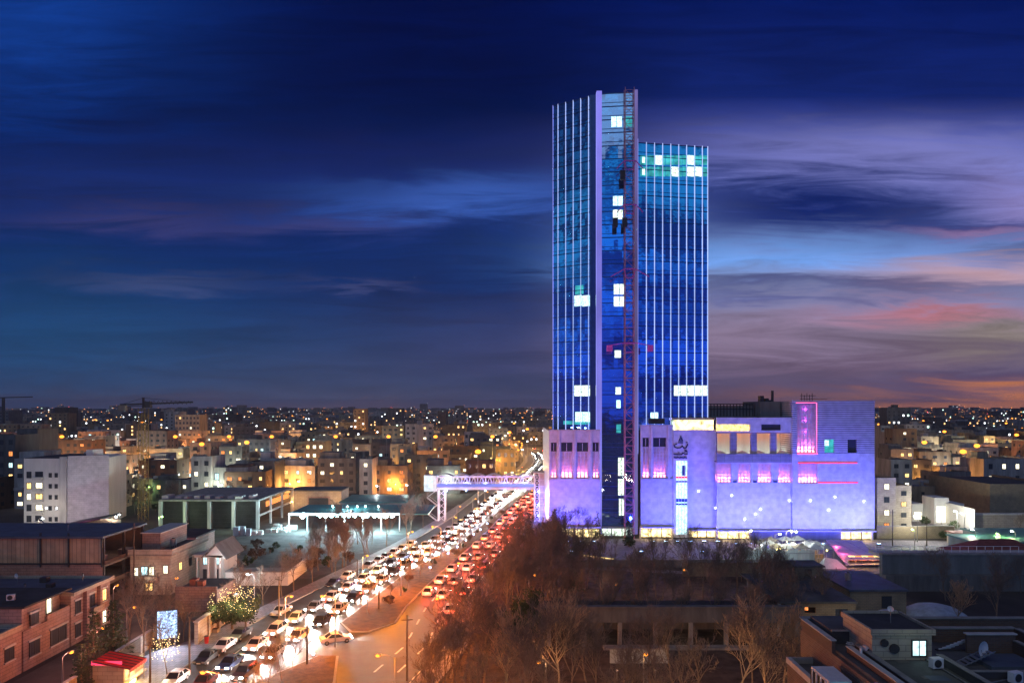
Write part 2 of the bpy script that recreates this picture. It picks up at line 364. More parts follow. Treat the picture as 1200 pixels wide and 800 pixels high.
def lamp(kind, loc, energy, col, parent=None, size=0.2, rot=None, spot=None, blend=0.5, sy=None):
    d = bpy.data.lights.new('lamp_light', kind); d.energy = energy; d.color = col
    if kind in ('POINT', 'SPOT'): d.shadow_soft_size = size
    if kind == 'SPOT': d.spot_size = spot or R(100); d.spot_blend = blend
    if kind == 'AREA': d.shape = 'RECTANGLE'; d.size = size; d.size_y = sy or size
    o = bpy.data.objects.new('lamp_light', d); COL.objects.link(o); o.location = loc
    if rot: o.rotation_euler = rot
    if parent: o.parent = parent
    return o
def aim(o, target):
    o.rotation_euler = (Vector(target)-Vector(o.location)).to_track_quat('-Z', 'Y').to_euler()
ONES = 'first second third fourth fifth sixth seventh eighth ninth tenth eleventh twelfth thirteenth fourteenth fifteenth sixteenth seventeenth eighteenth nineteenth'.split()
TENS = {k: (v, v[:-1]+'ieth') for k, v in zip(range(2, 10), 'twenty thirty forty fifty sixty seventy eighty ninety'.split())}
def nth(k):
    k += 1
    if k < 20: return ONES[k-1]
    if k > 99: return 'hundred-and-'+nth(k-101) if k > 100 else 'hundredth'
    t, r = divmod(k, 10)
    return TENS[t][1] if r == 0 else TENS[t][0]+'-'+ONES[r-1]
NUM = 'no one two three four five six seven eight nine ten eleven twelve'.split()
def num(k): return NUM[k] if k < len(NUM) else 'many'
def P(u, v, Y): return Vector(((u-600)*Y/800, Y, CAMZ-(v-478)*Y/800))
def G(u, v): Y = CAMZ*800/(v-478); return Vector(((u-600)*Y/800, Y, 0))
def XU(u, Y): return (u-600)*Y/800
def ZV(v, Y): return CAMZ-(v-478)*Y/800
def grid_wall(mb, x0, x1, z0, z1, y, th, holes):
    """a wall in the XZ plane at y (towards -Y), th thick, with real rectangular openings"""
    xs = sorted({x0, x1, *[h[0] for h in holes], *[h[1] for h in holes]}); zs = sorted({z0, z1, *[h[2] for h in holes], *[h[3] for h in holes]})
    xs = [x for x in xs if x0 <= x <= x1]; zs = [z for z in zs if z0 <= z <= z1]
    for zb, zt in zip(zs, zs[1:]):
        run = None
        for xa, xb in zip(xs, xs[1:]):
            cx, cz = (xa+xb)/2, (zb+zt)/2
            solid = not any(h[0] < cx < h[1] and h[2] < cz < h[3] for h in holes)
            if solid: run = (run[0], xb) if run else (xa, xb)
            if (not solid or xb == xs[-1]) and run:
                mb.box(run[0], run[1], y, y+th, zb, zt); run = None
    return mb
M['k_conc_w'] = mat('city_render_pale', (0.30,0.29,0.28), 0.9, 0.45, 0.45, streak=True, bump=0.3, bscale=2)
M['k_cream'] = mat('city_render_cream', (0.27,0.22,0.16), 0.9, 0.45, 0.45, streak=True, bump=0.3, bscale=2)
M['k_graywall'] = mat('city_render_grey', (0.09,0.095,0.10), 0.9, 0.45, 0.45, streak=True, bump=0.3, bscale=2)
M['k_brickyel'] = mat('city_brick_buff', (0.20,0.15,0.095), 0.9, 0.45, 0.45, streak=True, bump=0.3, bscale=2)
M['k_brick'] = mat('city_brick_brown', (0.11,0.065,0.045), 0.9, 0.45, 0.45, streak=True, bump=0.3, bscale=2)
M['k_whitewall'] = mat('city_render_white', (0.40,0.39,0.37), 0.9, 0.45, 0.45, streak=True, bump=0.3, bscale=2)
M['k_conc'] = mat('city_concrete', (0.15,0.145,0.14), 0.9, 0.45, 0.45, streak=True, bump=0.3, bscale=2)
M['k_pinkstone'] = mat('city_stone_pink', (0.24,0.165,0.14), 0.9, 0.45, 0.45, streak=True, bump=0.3, bscale=2)
# ================================================================== ground and roads
def sheet(name, pts, z, m, kind='structure', h=0.0, side='kerb'):
    mb = MB()
    if h: mb.prism(pts, z, z+h)
    else: mb.add([(x, y, z) for x, y in pts], [tuple(range(len(pts)))])
    return tag(mb.build(name, m), kind=kind)
mb = MB(); mb.quad((-8000,-300,0),(8000,-300,0),(8000,9000,0),(-8000,9000,0))
tag(mb.build('ground', 'ground'), kind='structure')
hz = bpy.data.materials.new('night_haze'); hz.use_nodes = True; hz.node_tree.nodes.clear()
_pv = hz.node_tree.nodes.new('ShaderNodeVolumePrincipled'); _ho = hz.node_tree.nodes.new('ShaderNodeOutputMaterial'); hz.node_tree.links.new(_pv.outputs[0], _ho.inputs['Volume'])
_pv.inputs['Color'].default_value = (0.66, 0.74, 0.92, 1); _pv.inputs['Density'].default_value = 0.0001; _pv.inputs['Anisotropy'].default_value = 0.2
mb = MB(); mb.box(-8100,8100,-400,9100,-1,124); hzo = mb.build('haze', hz); tag(hzo, 'thin violet night haze over the whole city', 'haze', kind='stuff')
def interp(tab, y):
    if y <= tab[0][0]: return tab[0][1]
    for (a, xa), (b, xb) in zip(tab, tab[1:]):
        if y <= b: return xa+(xb-xa)*(y-a)/(b-a)
    return tab[-1][1]
WL = [(40,-41),(60,-40.5),(84.5,-39.4),(102,-38.0),(117,-35.2),(133,-31.3),(171,-22),(209,-15.2),(240,-11.5),(283,-6.4),(350,4),(400,11),(439,14),(480,14.5),(523,12)]
WR = [(40,-34),(60,-33.6),(84.5,-32.2),(94.8,-30.4),(108,-27.5),(141.7,-22.2),(168,-14.3),(209,-7.4),(240,-2.6),(283,6),(350,14),(400,20.0),(439,23),(480,24),(523,22)]
OL = [(40,-26),(60,-24.6),(85.8,-21.4),(97.8,-18.4),(116,-17.8),(138,-14.8),(168,-9.6),(191,-6),(209,-3.6),(240,0.8),(283,9.4),(350,17.2),(400,23.0),(439,26),(480,27),(523,25)]
RW = 9.2
# far bend: centre line and half width of the whole avenue beyond y = 523
FAR = [((18.5,523),14.5),((6,575),15),((-12,606),16),((-45,634),17),((-95,655),18),((-160,668),19),((-260,676),20)]
ys = [40,60,72,84.5,94.8,102,108,117,125,133,141.7,155,168,180,191,209,225,240,262,283,315,350,375,400,420,439,460,480,500,523]
def band(name, fl, fr, z, m, y0=0, y1=1e9, h=0):
    yy = [y for y in ys if y0 <= y <= y1]
    L_ = [(fl(y), y) for y in yy]; R_ = [(fr(y), y) for y in yy]
    mb = MB()
    for k in range(len(yy)-1):
        q = [R_[k], R_[k+1], L_[k+1], L_[k]]
        if h: mb.prism(q, z, z+h)
        else: mb.add([(x, y, z) for x, y in q], [(0,1,2,3)])
    return tag(mb.build(name, m), kind='structure')
wl = lambda y: interp(WL, y); wr = lambda y: interp(WR, y); ol = lambda y: interp(OL, y); orr = lambda y: ol(y)+RW
band('road', lambda y: wl(y)-3.9, orr, 0.004, 'asphalt')
mb = MB()
def offs(pts, k, w):
    a = Vector(pts[max(k-1,0)]); b = Vector(pts[min(k+1,len(pts)-1)]); d = (b-a).normalized(); n = Vector((-d.y, d.x)); c = Vector(pts[k]); return c+n*w, c-n*w
fp = [p for p, _ in FAR]; prev = None
for k in range(len(FAR)):
    a, b = offs(fp, k, FAR[k][1])
    if k == 0: a, b = Vector((wl(523)-3.9, 523)), Vector((orr(523), 523))
    if prev: mb.add([(*prev[1],.004),(*b,.004),(*a,.004),(*prev[0],.004)], [(0,1,2,3)])
    prev = (a, b)
tag(mb.build('road', 'asphalt'), kind='structure')
# lane paint
def dashes(name, f, y0, y1, step=6.5, ln=2.6, w=0.14):
    mb = MB(); y = y0
    while y < y1:
        a = Vector((f(y), y)); b = Vector((f(y+ln), y+ln)); mb.add([(a.x-w,a.y,.008),(a.x+w,a.y,.008),(b.x+w,b.y,.008),(b.x-w,b.y,.008)], [(0,1,2,3)]); y += step
    tag(mb.build(name, 'line'), kind='structure')
dashes('road_marking', lambda y: (wl(y)*0.5+wr(y)*0.5), 62, 500)
dashes('road_marking', lambda y: wl(y)+0.15, 62, 500, 3, 3.01, 0.09)
dashes('road_marking', lambda y: ol(y)+RW/3, 62, 500)
dashes('road_marking', lambda y: ol(y)+2*RW/3, 62, 500)
dashes('road_marking', lambda y: orr(y)-0.3, 62, 500, 3, 3.01, 0.09)
# medians as raised islands with the turning gap between them (gap about y 95..104)
def island(y0, y1, nose_hi=False, nose_lo=False):
    yy = [y for y in ys if y0 < y < y1]; yy = [y0]+yy+[y1]
    Lp = [(wr(y)+0.3, y) for y in yy]; Rp = [(ol(y)-0.3, y) for y in yy]
    if nose_lo: Lp[0] = ((wr(y0)+ol(y0))/2-1.5, y0-1.4); Rp[0] = ((wr(y0)+ol(y0))/2+1.5, y0-1.4)
    if nose_hi: Lp[-1] = ((wr(y1)+ol(y1))/2-1.5, y1+1.0); Rp[-1] = ((wr(y1)+ol(y1))/2+1.5, y1+1.0)
    mk = MB(); ml = MB()
    for k in range(len(yy)-1):
        mk.prism([Rp[k], Rp[k+1], Lp[k+1], Lp[k]], 0.005, 0.13)
        i = 0.32
        ml.prism([(Rp[k][0]-i, Rp[k][1]+(.3 if k == 0 else 0)), (Rp[k+1][0]-i, Rp[k+1][1]), (Lp[k+1][0]+i, Lp[k+1][1]), (Lp[k][0]+i, Lp[k][1]+(.3 if k == 0 else 0))], 0.131, 0.17)
    tag(mk.build('kerb', 'kerb'), kind='structure'); tag(ml.build('median', 'lawn'), kind='structure')
island(40, 92.5, nose_hi=True)
island(105, 262, nose_lo=True)
mk = MB()
for a, b in zip([y for y in ys if y >= 262], [y for y in ys if y >= 262][1:]):
    mk.prism([(ol(a)-.3,a),(ol(b)-.3,b),(wr(b)+.3,b),(wr(a)+.3,a)], .005, .14)
tag(mk.build('median', 'conc_d'), kind='structure')
# pavements either side
band('pavement', lambda y: wl(y)-(11.5 if y < 97 else 7.5), lambda y: wl(y)-4.15, 0.004, 'paving', 40, 240, 0.12)
band('kerb', lambda y: wl(y)-4.14, lambda y: wl(y)-3.9, 0.004, 'kerb', 40, 240, 0.14)
band('kerb', lambda y: orr(y)+0.01, lambda y: orr(y)+0.25, 0.004, 'kerb', 40, 523, 0.14)
band('pavement', lambda y: orr(y)+0.26, lambda y: orr(y)+3.2, 0.004, 'paving', 40, 209, 0.12)
band('pavement', lambda y: wl(y)-6.6, lambda y: wl(y)-3.91, 0.004, 'conc', 240, 523, 0.12)
# park, vacant lot, plaza
sheet('park_ground', [(-13,60),(60,60),(70,100),(70,136),(7,152),(-4,146),(-8,120),(-11.5,95)], 0.02, 'soil')
sheet('vacant_lot', [(-104,136),(-40,136),(-28,165),(-28,183),(-104,183)], 0.02, 'soil2')
sheet('plaza', [(6,152.2),(72,140),(120,140),(120,174),(72,178),(6,178)], 0.02, 'paving')
sheet('path', [(4,146),(12,148),(60,137),(60,134.5),(12,145),(4,143)], 0.026, 'paving')
sheet('car_park', [(-75,184),(-24,184),(-18,214),(-75,214)], 0.02, 'asphalt_old')
sheet('courtyard', [(-62,60),(-51,60),(-51,97),(-46,99),(-46,112),(-62,112)], 0.02, 'asphalt_old')
sheet('yard', [(110,182),(160,182),(190,242),(118,242)], 0.02, 'paving')

# ================================================================== the tower complex
ZT = 117.0; ZR = 104.5; ZB = 28.0
tower = thing('glass_tower', 'tall mirrored blue glass twin tower striped with vertical LED fins above the violet podium', 'skyscraper', (32, 185, 0))
def TP(o): o.parent = tower; o.matrix_parent_inverse = Matrix.Translation((-32,-185,0)); return o
def curtain(name, p0, p1, z0, z1, nb, nf, m, seed, jit=0.006):
    """mirror glass: every pane is its own quad with its own slight tilt"""
    r = random.Random(seed); mb = MB(); p0 = Vector(p0); p1 = Vector(p1); d = p1-p0; nrm = Vector((d.y, -d.x)).normalized()
    for j in range(nf):
        za = z0+(z1-z0)*j/nf; zb_ = z0+(z1-z0)*(j+1)/nf
        for i in range(nb):
            a = p0+d*(i/nb); b = p0+d*((i+1)/nb); t1 = r.uniform(-jit, jit)*d.length/nb; t2 = r.uniform(-jit, jit)*(zb_-za)
            mb.add([(a.x+nrm.x*t1, a.y+nrm.y*t1, za), (b.x-nrm.x*t1, b.y-nrm.y*t1, za), (b.x-nrm.x*t1+nrm.x*t2, b.y-nrm.y*t1+nrm.y*t2, zb_-.02), (a.x+nrm.x*t1+nrm.x*t2, a.y+nrm.y*t1+nrm.y*t2, zb_-.02)], [(0,1,2,3)])
    return TP(mb.build(name, m))
def rails(name, p0, p1, z0, z1, nf, m, h=0.22, out=0.05):
    mb = MB()
    p0 = Vector(p0); p1 = Vector(p1); d = (p1-p0).normalized(); n = Vector((d.y,-d.x))*out
    for j in range(nf+1):
        z = z0+(z1-z0)*j/nf; mb.beam((p0.x+n.x, p0.y+n.y, z), (p1.x+n.x, p1.y+n.y, z), 0.12, h)
        if j < nf: z_ = z+(z1-z0)/nf*.3; mb.beam((p0.x+n.x, p0.y+n.y, z_), (p1.x+n.x, p1.y+n.y, z_), 0.11, .09)
    return TP(mb.build(name, m))
A0 = (XU(647.5,188), 188); A1 = (XU(698.5,181.2), 181.2)
C0 = (XU(704.5,180.6), 180.6); C1 = (XU(744,179.6), 179.6)
B0 = (XU(747.5,181.6), 181.6); B1 = (XU(829.5,185), 185)
# solid cores a little behind the glass
mb = MB(); mb.prism([(A0[0]+.1,A0[1]+.5),(A1[0],A1[1]+.5),(C1[0]+.6,C1[1]+.9),(C1[0]+.8,214),(13.5,214)], 2, ZT-0.6); TP(mb.build('core', 'roof_d'))
mb = MB(); mb.prism([(C1[0]+.85,B0[1]+1.2),(B1[0]-.2,B1[1]+.6),(56.2,214),(C1[0]+.85,214)], 2, ZR-2.2); TP(mb.build('core', 'roof_d'))
NF = 26
curtain('curtain_wall', A0, A1, ZB, ZT, 12, NF, 'glass_t', 1); rails('floor_rail', A0, A1, ZB, ZT, NF, 'spandrel')
curtain('curtain_wall', C0, C1, 3.0, ZT, 8, 33, 'glass_t', 2); rails('floor_rail', C0, C1, 3.0, ZT, 33, 'spandrel')
curtain('curtain_wall', B0, B1, ZB, ZR, 18, 22, 'glass_t', 3); rails('floor_rail', B0, B1, ZB, ZR, 22, 'spandrel')
curtain('curtain_wall', (13.4,214), A0, ZB, ZT, 8, NF, 'glass_t', 4)
curtain('curtain_wall', B1, (56.2,214), ZB, ZR, 8, 22, 'glass_t', 5)
curtain('curtain_wall', (C1[0]+.3,C1[1]+.2), (C1[0]+.9,214), ZR-1, ZT, 8, 4, 'glass_t2', 6)
def fin(x, y, z0, z1, m, w=0.34, dp=0.5):
    mb = MB(); mb.box(x-w/2, x+w/2, y-dp, y+0.06, z0, z1); return TP(mb.build('fin', m))
def at_line(p0, p1, u):
    """the point of a facade line that lies under picture column u"""
    k = (u-600)/800; (xa, ya), (xb, yb) = p0, p1; t = (k*ya-xa)/((xb-xa)-k*(yb-ya)); return (xa+(xb-xa)*t, ya+(yb-ya)*t)
for u in (648, 653.8, 662.8, 671.6, 680.4, 689.6): x, y = at_line(A0, A1, u); fin(x, y, ZB, ZT+.2, 'led_fin_b' if u < 650 else 'led_fin', 0.17, .16)
for u in (757.5, 767, 776.5, 786, 795.3, 804.6, 814, 823, 829.3): x, y = at_line(B0, B1, u); fin(x, y, ZB+1.5, ZR+.3, 'led_fin', 0.19, .16)
# the two thick piers that run from ground to roof
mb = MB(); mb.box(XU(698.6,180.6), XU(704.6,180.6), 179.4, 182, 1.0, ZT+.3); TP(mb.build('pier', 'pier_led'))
mb = MB(); mb.box(XU(743.2,179), XU(747.2,179), 178.7, 183, 1.0, ZT+.3); TP(mb.build('pier', 'pier_glow_dim'))
mb = MB(); mb.box(XU(698.6,180.6)-.12, XU(698.6,180.6)-.004, 179.5, 179.75, 22, ZT); TP(mb.build('led_line', 'led_fin_b'))
mb = MB(); mb.box(XU(747.2,179)+.004, XU(747.2,179)+.14, 178.9, 179.15, 22, ZR); TP(mb.build('led_line', 'led_fin_b'))
# dark slots beside the piers
mb = MB(); mb.prism([(A1[0]-1.6, A1[1]-.02), (A1[0]-.1, A1[1]-.22), (A1[0]-.1, A1[1]+.1), (A1[0]-1.6, A1[1]+.3)], ZB, ZT); TP(mb.build('dark_slot_panel', 'spandrel'))
# roof crown of the lower wing: open frame
mb = MB()
for k in range(10):
    x = B0[0]+.4+(B1[0]-B0[0]-.8)*k/9; y = B0[1]+(B1[1]-B0[1])*k/9; mb.beam((x,y+.2,ZR-2.2),(x,y+.2,ZR+.2),.14); mb.beam((x,y+.2,ZR),(x,y+4,ZR),.12)
    mb.beam((x,y+4,ZR-2.2),(x,y+4,ZR),.14)
mb.beam((B0[0],B0[1]+.2,ZR+.1),(B1[0],B1[1]+.2,ZR+.1),.2); mb.beam((B0[0],B0[1]+4,ZR+.1),(B1[0],B1[1]+4,ZR+.1),.2)
TP(mb.build('roof_frame', 'metal'))
mb = MB(); mb.box(18, 33, 190, 205, ZT-.6, ZT+.8); TP(mb.build('roof_plant', 'metald'))
def litpane(p0, p1, u0, u1, v0, v1, m, n=1, out=0.09):
    """a lit room right behind its pane, seen as its own panes"""
    for k in range(n):
        ua = u0+(u1-u0)*k/n+.35; ub = u0+(u1-u0)*(k+1)/n-.35
        a = at_line(p0, p1, ua); b = at_line(p0, p1, ub); z1 = ZV(v0, a[1]); z0 = ZV(v1, a[1])
        d = Vector((b[0]-a[0], b[1]-a[1])).normalized(); nn = Vector((d.y, -d.x))*out
        mb = MB(); mb.prism([(a[0]+nn.x,a[1]+nn.y),(b[0]+nn.x,b[1]+nn.y),(b[0]-nn.x,b[1]-nn.y),(a[0]-nn.x,a[1]-nn.y)], z0, z1); TP(mb.build('lit_window', m))
for a in [(A0,A1,673,699,451.5,464,'w_bright',3),(A0,A1,674,692,482.5,494,'w_cool',2),(A0,A1,673,700,346.5,359,'w_cool',3),(A0,A1,674,684,335,345,'w_teal',1),
          (A0,A1,660,700,493,497,'w_teal',3),
          (C0,C1,716,729,137,149,'w_cool',2),(C0,C1,733,741,137,149,'w_teal',1),(C0,C1,718,730,230,241,'w_cool',2),(C0,C1,718,730,246,257,'w_bright',2),
          (C0,C1,719,732,333,345,'w_bright',2),(C0,C1,719,732,347.5,359,'w_bright',2),(C0,C1,720,728,410.5,419,'w_bright',1),(C0,C1,721,728,453.5,462,'w_bright',1),
          (C0,C1,722,727.5,468.5,478,'w_cool',1),(C0,C1,722,728,497,507,'w_teal',1),(C0,C1,724,731.5,536,557,'w_bright',2),(C0,C1,724,731.5,561,580,'w_bright',2),(C0,C1,725,731.5,584,603.5,'w_bright',2),
          (B0,B1,750,829,195.5,206.5,'w_teal',8),(B0,B1,750,829,182,193,'w_teal',8),
          (B0,B1,767.5,776,182,193,'w_cool',1),(B0,B1,805,813.5,182,193,'w_cool',1),(B0,B1,752,756,184,191,'w_cool',1),(B0,B1,752,756,198,205,'w_cool',1),
          (B0,B1,786.5,795,195.5,206.5,'w_bright',1),(B0,B1,805,813.5,195.5,206.5,'w_bright',1),(B0,B1,814.5,822.5,195.5,206.5,'w_bright',1),
          (B0,B1,789.5,829,451.5,463.5,'w_bright',5),(B0,B1,762,771.5,483,494,'w_cool',1)]:
    litpane(a[0], a[1], a[2], a[3], a[4], a[5], M[a[6]], a[7], 0.09 if a[6] == 'w_teal' else 0.12)
# sky lounge at the foot of the right wing
mb = MB(); mb.box(XU(790,183), XU(835,183), 182.2, 184, 28.2, 30.8); TP(mb.build('lounge', 'shop'))
mb = MB(); mb.box(XU(786,181), XU(836,181), 179.6, 184, 30.9, 31.4); TP(mb.build('canopy', 'conc_w'))

# construction hoist mast up the centre strip
hoist = thing('hoist_mast', 'reddish lattice hoist mast climbing the full height of the glass tower', 'hoist', (0,0,0))
mx0, mx1, my0, my1 = XU(731.8,178.6), XU(742.2,178.6), 177.3, 179.0
mb = MB()
for x in (mx0, mx1):
    for y in (my0, my1): mb.beam((x,y,0),(x,y,ZT+.3),.16)
z = 0; k = 0
while z < ZT-1:
    zb = z+2.2
    mb.beam((mx0,my0,zb),(mx1,my0,zb),.09); mb.beam((mx0,my1,zb),(mx1,my1,zb),.09)
    a, b = (mx0, mx1) if k % 2 else (mx1, mx0)
    mb.beam((a,my0,z),(b,my0,zb),.09); mb.beam((mx0,my0,z),(mx0,my1,zb),.08); mb.beam((mx1,my0,z),(mx1,my1,zb),.08)
    z = zb; k += 1
mb.build('mast', 'mastst', hoist)
for v, du in ((196, 0), (247, 0), (322, 3), (408, 0)):
    z = ZV(v, 178)
    w = 3.4 + (1.6 if v in (322, 408) else 0)
    cx = (mx0+mx1)/2; mb = MB(); mb.beam((cx-1.6,my0-.3,z+1.3),(cx+1.6,my0-.3,z+1.3),.22); 
    for s in (-1, 1):
        if v == 408: mb.beam((cx+s*1.5,my0-.3,z+1.3),(cx+s*(w+.6),my0-.3,z+.6),.18); mb.box(cx+s*(w+.3)-.7, cx+s*(w+.3)+.7, my0-.8, my0+.2, z-.9, z+.7)
        else: mb.beam((cx+s*1.5,my0-.3,z+1.3),(cx+s*w,my0-.3,z-.7),.2); mb.beam((cx+s*1.5,my0-.3,z+1.3),(cx+s*.9,my0-.3,z-1),.15)
    mb.beam((cx-.9,my0-.3,z-1),(cx+.9,my0-.3,z-1),.15)
    mb.build('anchor_frame', 'violetst', hoist)
for v, u in ((207, 728.5), (262, 720), (262, 731)):
    z = ZV(v,178); x = XU(u,178)
    mb = MB(); mb.box(x-.6, x+.6, my0-1.2, my0-.1, z-1.3, z+1.0); mb.beam((x-.7,my0-.6,z+1.1),(x+.7,my0-.6,z+1.1),.15); mb.build('hoist_car', 'metald', hoist)

# ------------------------------------------------------------------ podium (shopping centre)
pod = thing('shopping_centre', 'violet floodlit shopping centre podium with rose-lit lattice bays around the tower foot', 'building', (0,0,0))
def PB(name, m, x0, x1, y0, y1, z0, z1): return box(name, m, pod, x0, x1, y0, y1, z0, z1)
def lattice(x0, x1, z0, z1, y, pink='led_rose', fill=True, light=True, dens=0.85):
    """square-hole screen in front of a shallow recess, an LED tube along its foot"""
    mb = MB(); n = max(2, round((x1-x0)/dens)); k = max(2, round((z1-z0)/dens))
    for i in range(n+1): x = x0+(x1-x0)*i/n; mb.box(x-.14, x+.14, y, y+.07, z0, z1)
    for j in range(k+1): z = z0+(z1-z0)*j/k; mb.box(x0, x1, y+.071, y+.12, z-.14, z+.14)
    mb.build('lattice_screen', 'panelw', pod)
    box('led_tube', pink, pod, x0+.1, x1-.1, y+.18, y+.32, z0+.05, z0+.5)
    if light:
        a = lamp('AREA', ((x0+x1)/2, y+.28, z0+.55), 190*(x1-x0), (1, .16, .34), None, (x1-x0)*.9, (R(180)-R(8),0,0), sy=0.2)
YP = 178.0
def podium_block(x0, x1, ztop, zl, bays, z_lo):
    """pilastered upper storeys over a plain panelled wall; bays: (xa, xb, has window)"""
    PB('wall', 'panelw', x0, x1, YP, YP+.6, z_lo, zl)                       # plain lower wall
    PB('ledge', 'conc_w', x0-.1, x1+.1, YP-.35, YP+.7, zl+.003, zl+.35)
    holes = [(xa, xb, zl+.5, ztop-3.0) for xa, xb, _ in bays]
    mb = MB(); grid_wall(mb, x0, x1, zl+.353, ztop, YP, .5, holes); mb.build('wall', 'panelw', pod)
    PB('recess_wall', 'panelw', x0+.1, x1-.1, YP+.95, YP+1.5, zl+.353, ztop-.1)
    for xa, xb, win in bays:
        lattice(xa+.05, xb-.05, zl+.5, ztop-5.6 if win else ztop-3.0, YP+.35)
        if win:
            w_ = PB('window', 'metald', xa+.1, xb-.1, YP+.62, YP+.75, ztop-5.4, ztop-3.1); box('pane', 'glass_w', w_, xa+.25, xb-.25, YP+.55, YP+.61, ztop-5.25, ztop-3.25)
            box('mullion', 'steelw', w_, (xa+xb)/2-.05, (xa+xb)/2+.05, YP+.5, YP+.549, ztop-5.25, ztop-3.25)
    for k, (xa, xb, _) in enumerate(bays):
        for x in ([x0+.05] if k == 0 and xa-x0 > .5 else []) + [xb+ .35]:
            if x < x1-.3: PB('pilaster', 'panelw', x, x+.5, YP-.3, YP-.003, zl+.36, ztop+.25)
    PB('coping', 'conc_w', x0-.1, x1+.1, YP-.1, YP+.8, ztop+.003, ztop+.3)
X = lambda u: XU(u, YP)
ZL = ZV(562, YP); ZLOW = ZV(616, YP)
podium_block(X(643.5), X(703), ZB+.1, ZL, [(X(645.5),X(652.5),True),(X(657.5),X(671),True),(X(676),X(689.5),True),(X(694.5),X(702),True)], ZLOW)
podium_block(X(751), X(788.5), ZV(499,YP), ZL, [(X(753),X(761),True),(X(765.5),X(781),True)], ZLOW)
# side walls and roof deck
PB('side_wall', 'panelw', X(643.5), X(643.5)+.5, YP+.61, 214, ZLOW, ZB)
PB('roof_deck', 'roof_d', X(643.5)+.5, X(703), YP+1.5, 187.5, ZB-.6, ZB-.2)
PB('roof_deck', 'roof_d', X(751), X(840), YP+1.5, 212, ZB-.6, ZB-.2)
PB('roof_parapet_plant', 'metald', X(762), X(781), 180, 181, ZB+1.9, ZB+3.3)
# sign panel and the glazed stair below it
xs0, xs1 = X(788.7), X(807)
mb = MB(); grid_wall(mb, xs0, xs1, ZLOW-3, ZB+.1, YP-.25, .6, [(X(792), X(805.5), ZLOW-2.2, ZV(539.5,YP))]); mb.build('wall', 'panelw', pod)
zz0, zz1 = ZLOW-2.2, ZV(539.5,YP)
PB('stair_glazing', 'w_cool', X(792)+.05, X(805.5)-.05, YP+.2, YP+.3, zz0, zz1)
for zc, h, m in ((ZV(559,YP), .5, 'neon_red'), (ZV(586,YP), .9, 'spandrel'), (ZV(590.5,YP), .5, 'spandrel'), (ZV(564,YP), .5, 'panelg')): PB('spandrel_band', m, X(792)+.06, X(805.5)-.06, YP+.08, YP+.19, zc-h/2, zc+h/2)
for k in range(1, 4): x = X(792)+(X(805.5)-X(792))*k/4; PB('mullion', 'steelw', x-.05, x+.05, YP-.02, YP+.07, zz0, zz1)
PB('stair_door', 'spandrel', X(799.5), X(803.5), YP+.09, YP+.19, ZV(557,YP), ZV(545,YP))
# wall between sign and the big block
PB('wall', 'panelw', X(807)+.003, X(840), YP+.25, YP+.8, ZLOW-.6, ZB+.1)
PB('coping', 'conc_w', xs0, X(840), YP-.3, YP+.9, ZB+.103, ZB+.3)
# the sign itself: a flame emblem and flowing script over a bar, drawn as raised strokes
sign = thing('mall_sign', 'dark blue flame emblem and flowing script lettering on the violet wall beside the tower', 'sign', (X(797.5), YP-.27, 0))
def stroke(mb, pts, w):
    for a, b in zip(pts, pts[1:]): mb.beam((a[0],-.06,a[1]), (b[0],-.06,b[1]), .12, w*.62); 
    for a in pts: mb.tube((a[0],-.12,a[1]), (a[0],0,a[1]), w*.31, w*.31, 8)
sc_ = YP/800/4   # metres per zoomed pixel
def S(x, y): return ((x-788)*sc_+.0, ZV(440+y/4, YP))
mb = MB()
for dx in (-9, -3, 3, 9):
    top = S(788+dx*.25, 278+abs(dx)*1.4); bot = S(788+dx, 318); stroke(mb, [bot, ((top[0]+bot[0])/2+.02*dx, (top[1]+bot[1])/2), top], .30)
mb.build('emblem', 'logo', sign)
mb = MB()
stroke(mb, [S(756,324),S(760,334),S(772,339),S(786,337),S(795,328)], .42)
stroke(mb, [S(795,328),S(801,338),S(812,338),S(818,326),S(820,320)], .42)
stroke(mb, [S(762,322),S(770,318)], .4); stroke(mb, [S(806,348),S(812,349)], .4); stroke(mb, [S(812,312),S(818,312)], .34)
mb.build('script', 'logo', sign)
mb = MB()
stroke(mb, [S(756,367),S(775,369),S(792,369),S(797,361)], .42); stroke(mb, [S(797,361),S(808,368),S(818,368)], .38); stroke(mb, [S(806,356),S(816,352)], .36); stroke(mb, [S(817,352),S(817,367)], .34); stroke(mb, [S(775,360),S(781,360)], .34)
mb.build('script', 'logo', sign)
mb = MB()
for k in range(11): x = 757+k*5.6; stroke(mb, [S(x,379),S(x,387)], .2); stroke(mb, [S(x,379+(k%3)*4),S(x+3,379+((k+1)%3)*4)], .2)
mb.build('small_lettering', 'logo', sign)

# big right-hand block
YQ = 176.0; Q = lambda u: XU(u, YQ); ZQ = lambda v: ZV(v, YQ)
q0, q1, q2 = Q(840), Q(927.5), Q(1023.5)
zfoot = ZQ(620)
ter = [(Q(840.5),Q(856)), (Q(863.5),Q(880)), (Q(887),Q(903)), (Q(910),Q(927))]
lat = [(Q(840.5),Q(857)), (Q(865),Q(880)), (Q(888),Q(904)), (Q(912),Q(928.5))]
holes = [(a, b, ZQ(565.5), ZQ(543)) for a, b in lat[:3]]+[(lat[3][0], q1-.02, ZQ(565.5), ZQ(543))]
mb = MB(); grid_wall(mb, q0, q1, zfoot, ZQ(541.5), YQ, .5, holes); mb.build('wall', 'panelw', pod)
PB('recess_wall', 'panelw', q0, q1, YQ+1.0, YQ+1.4, ZQ(567), ZQ(541.5))
for a, b in lat[:3]+[(lat[3][0], q1-.05)]: lattice(a+.05, b-.05, ZQ(565.3), ZQ(543.2), YQ+.3)
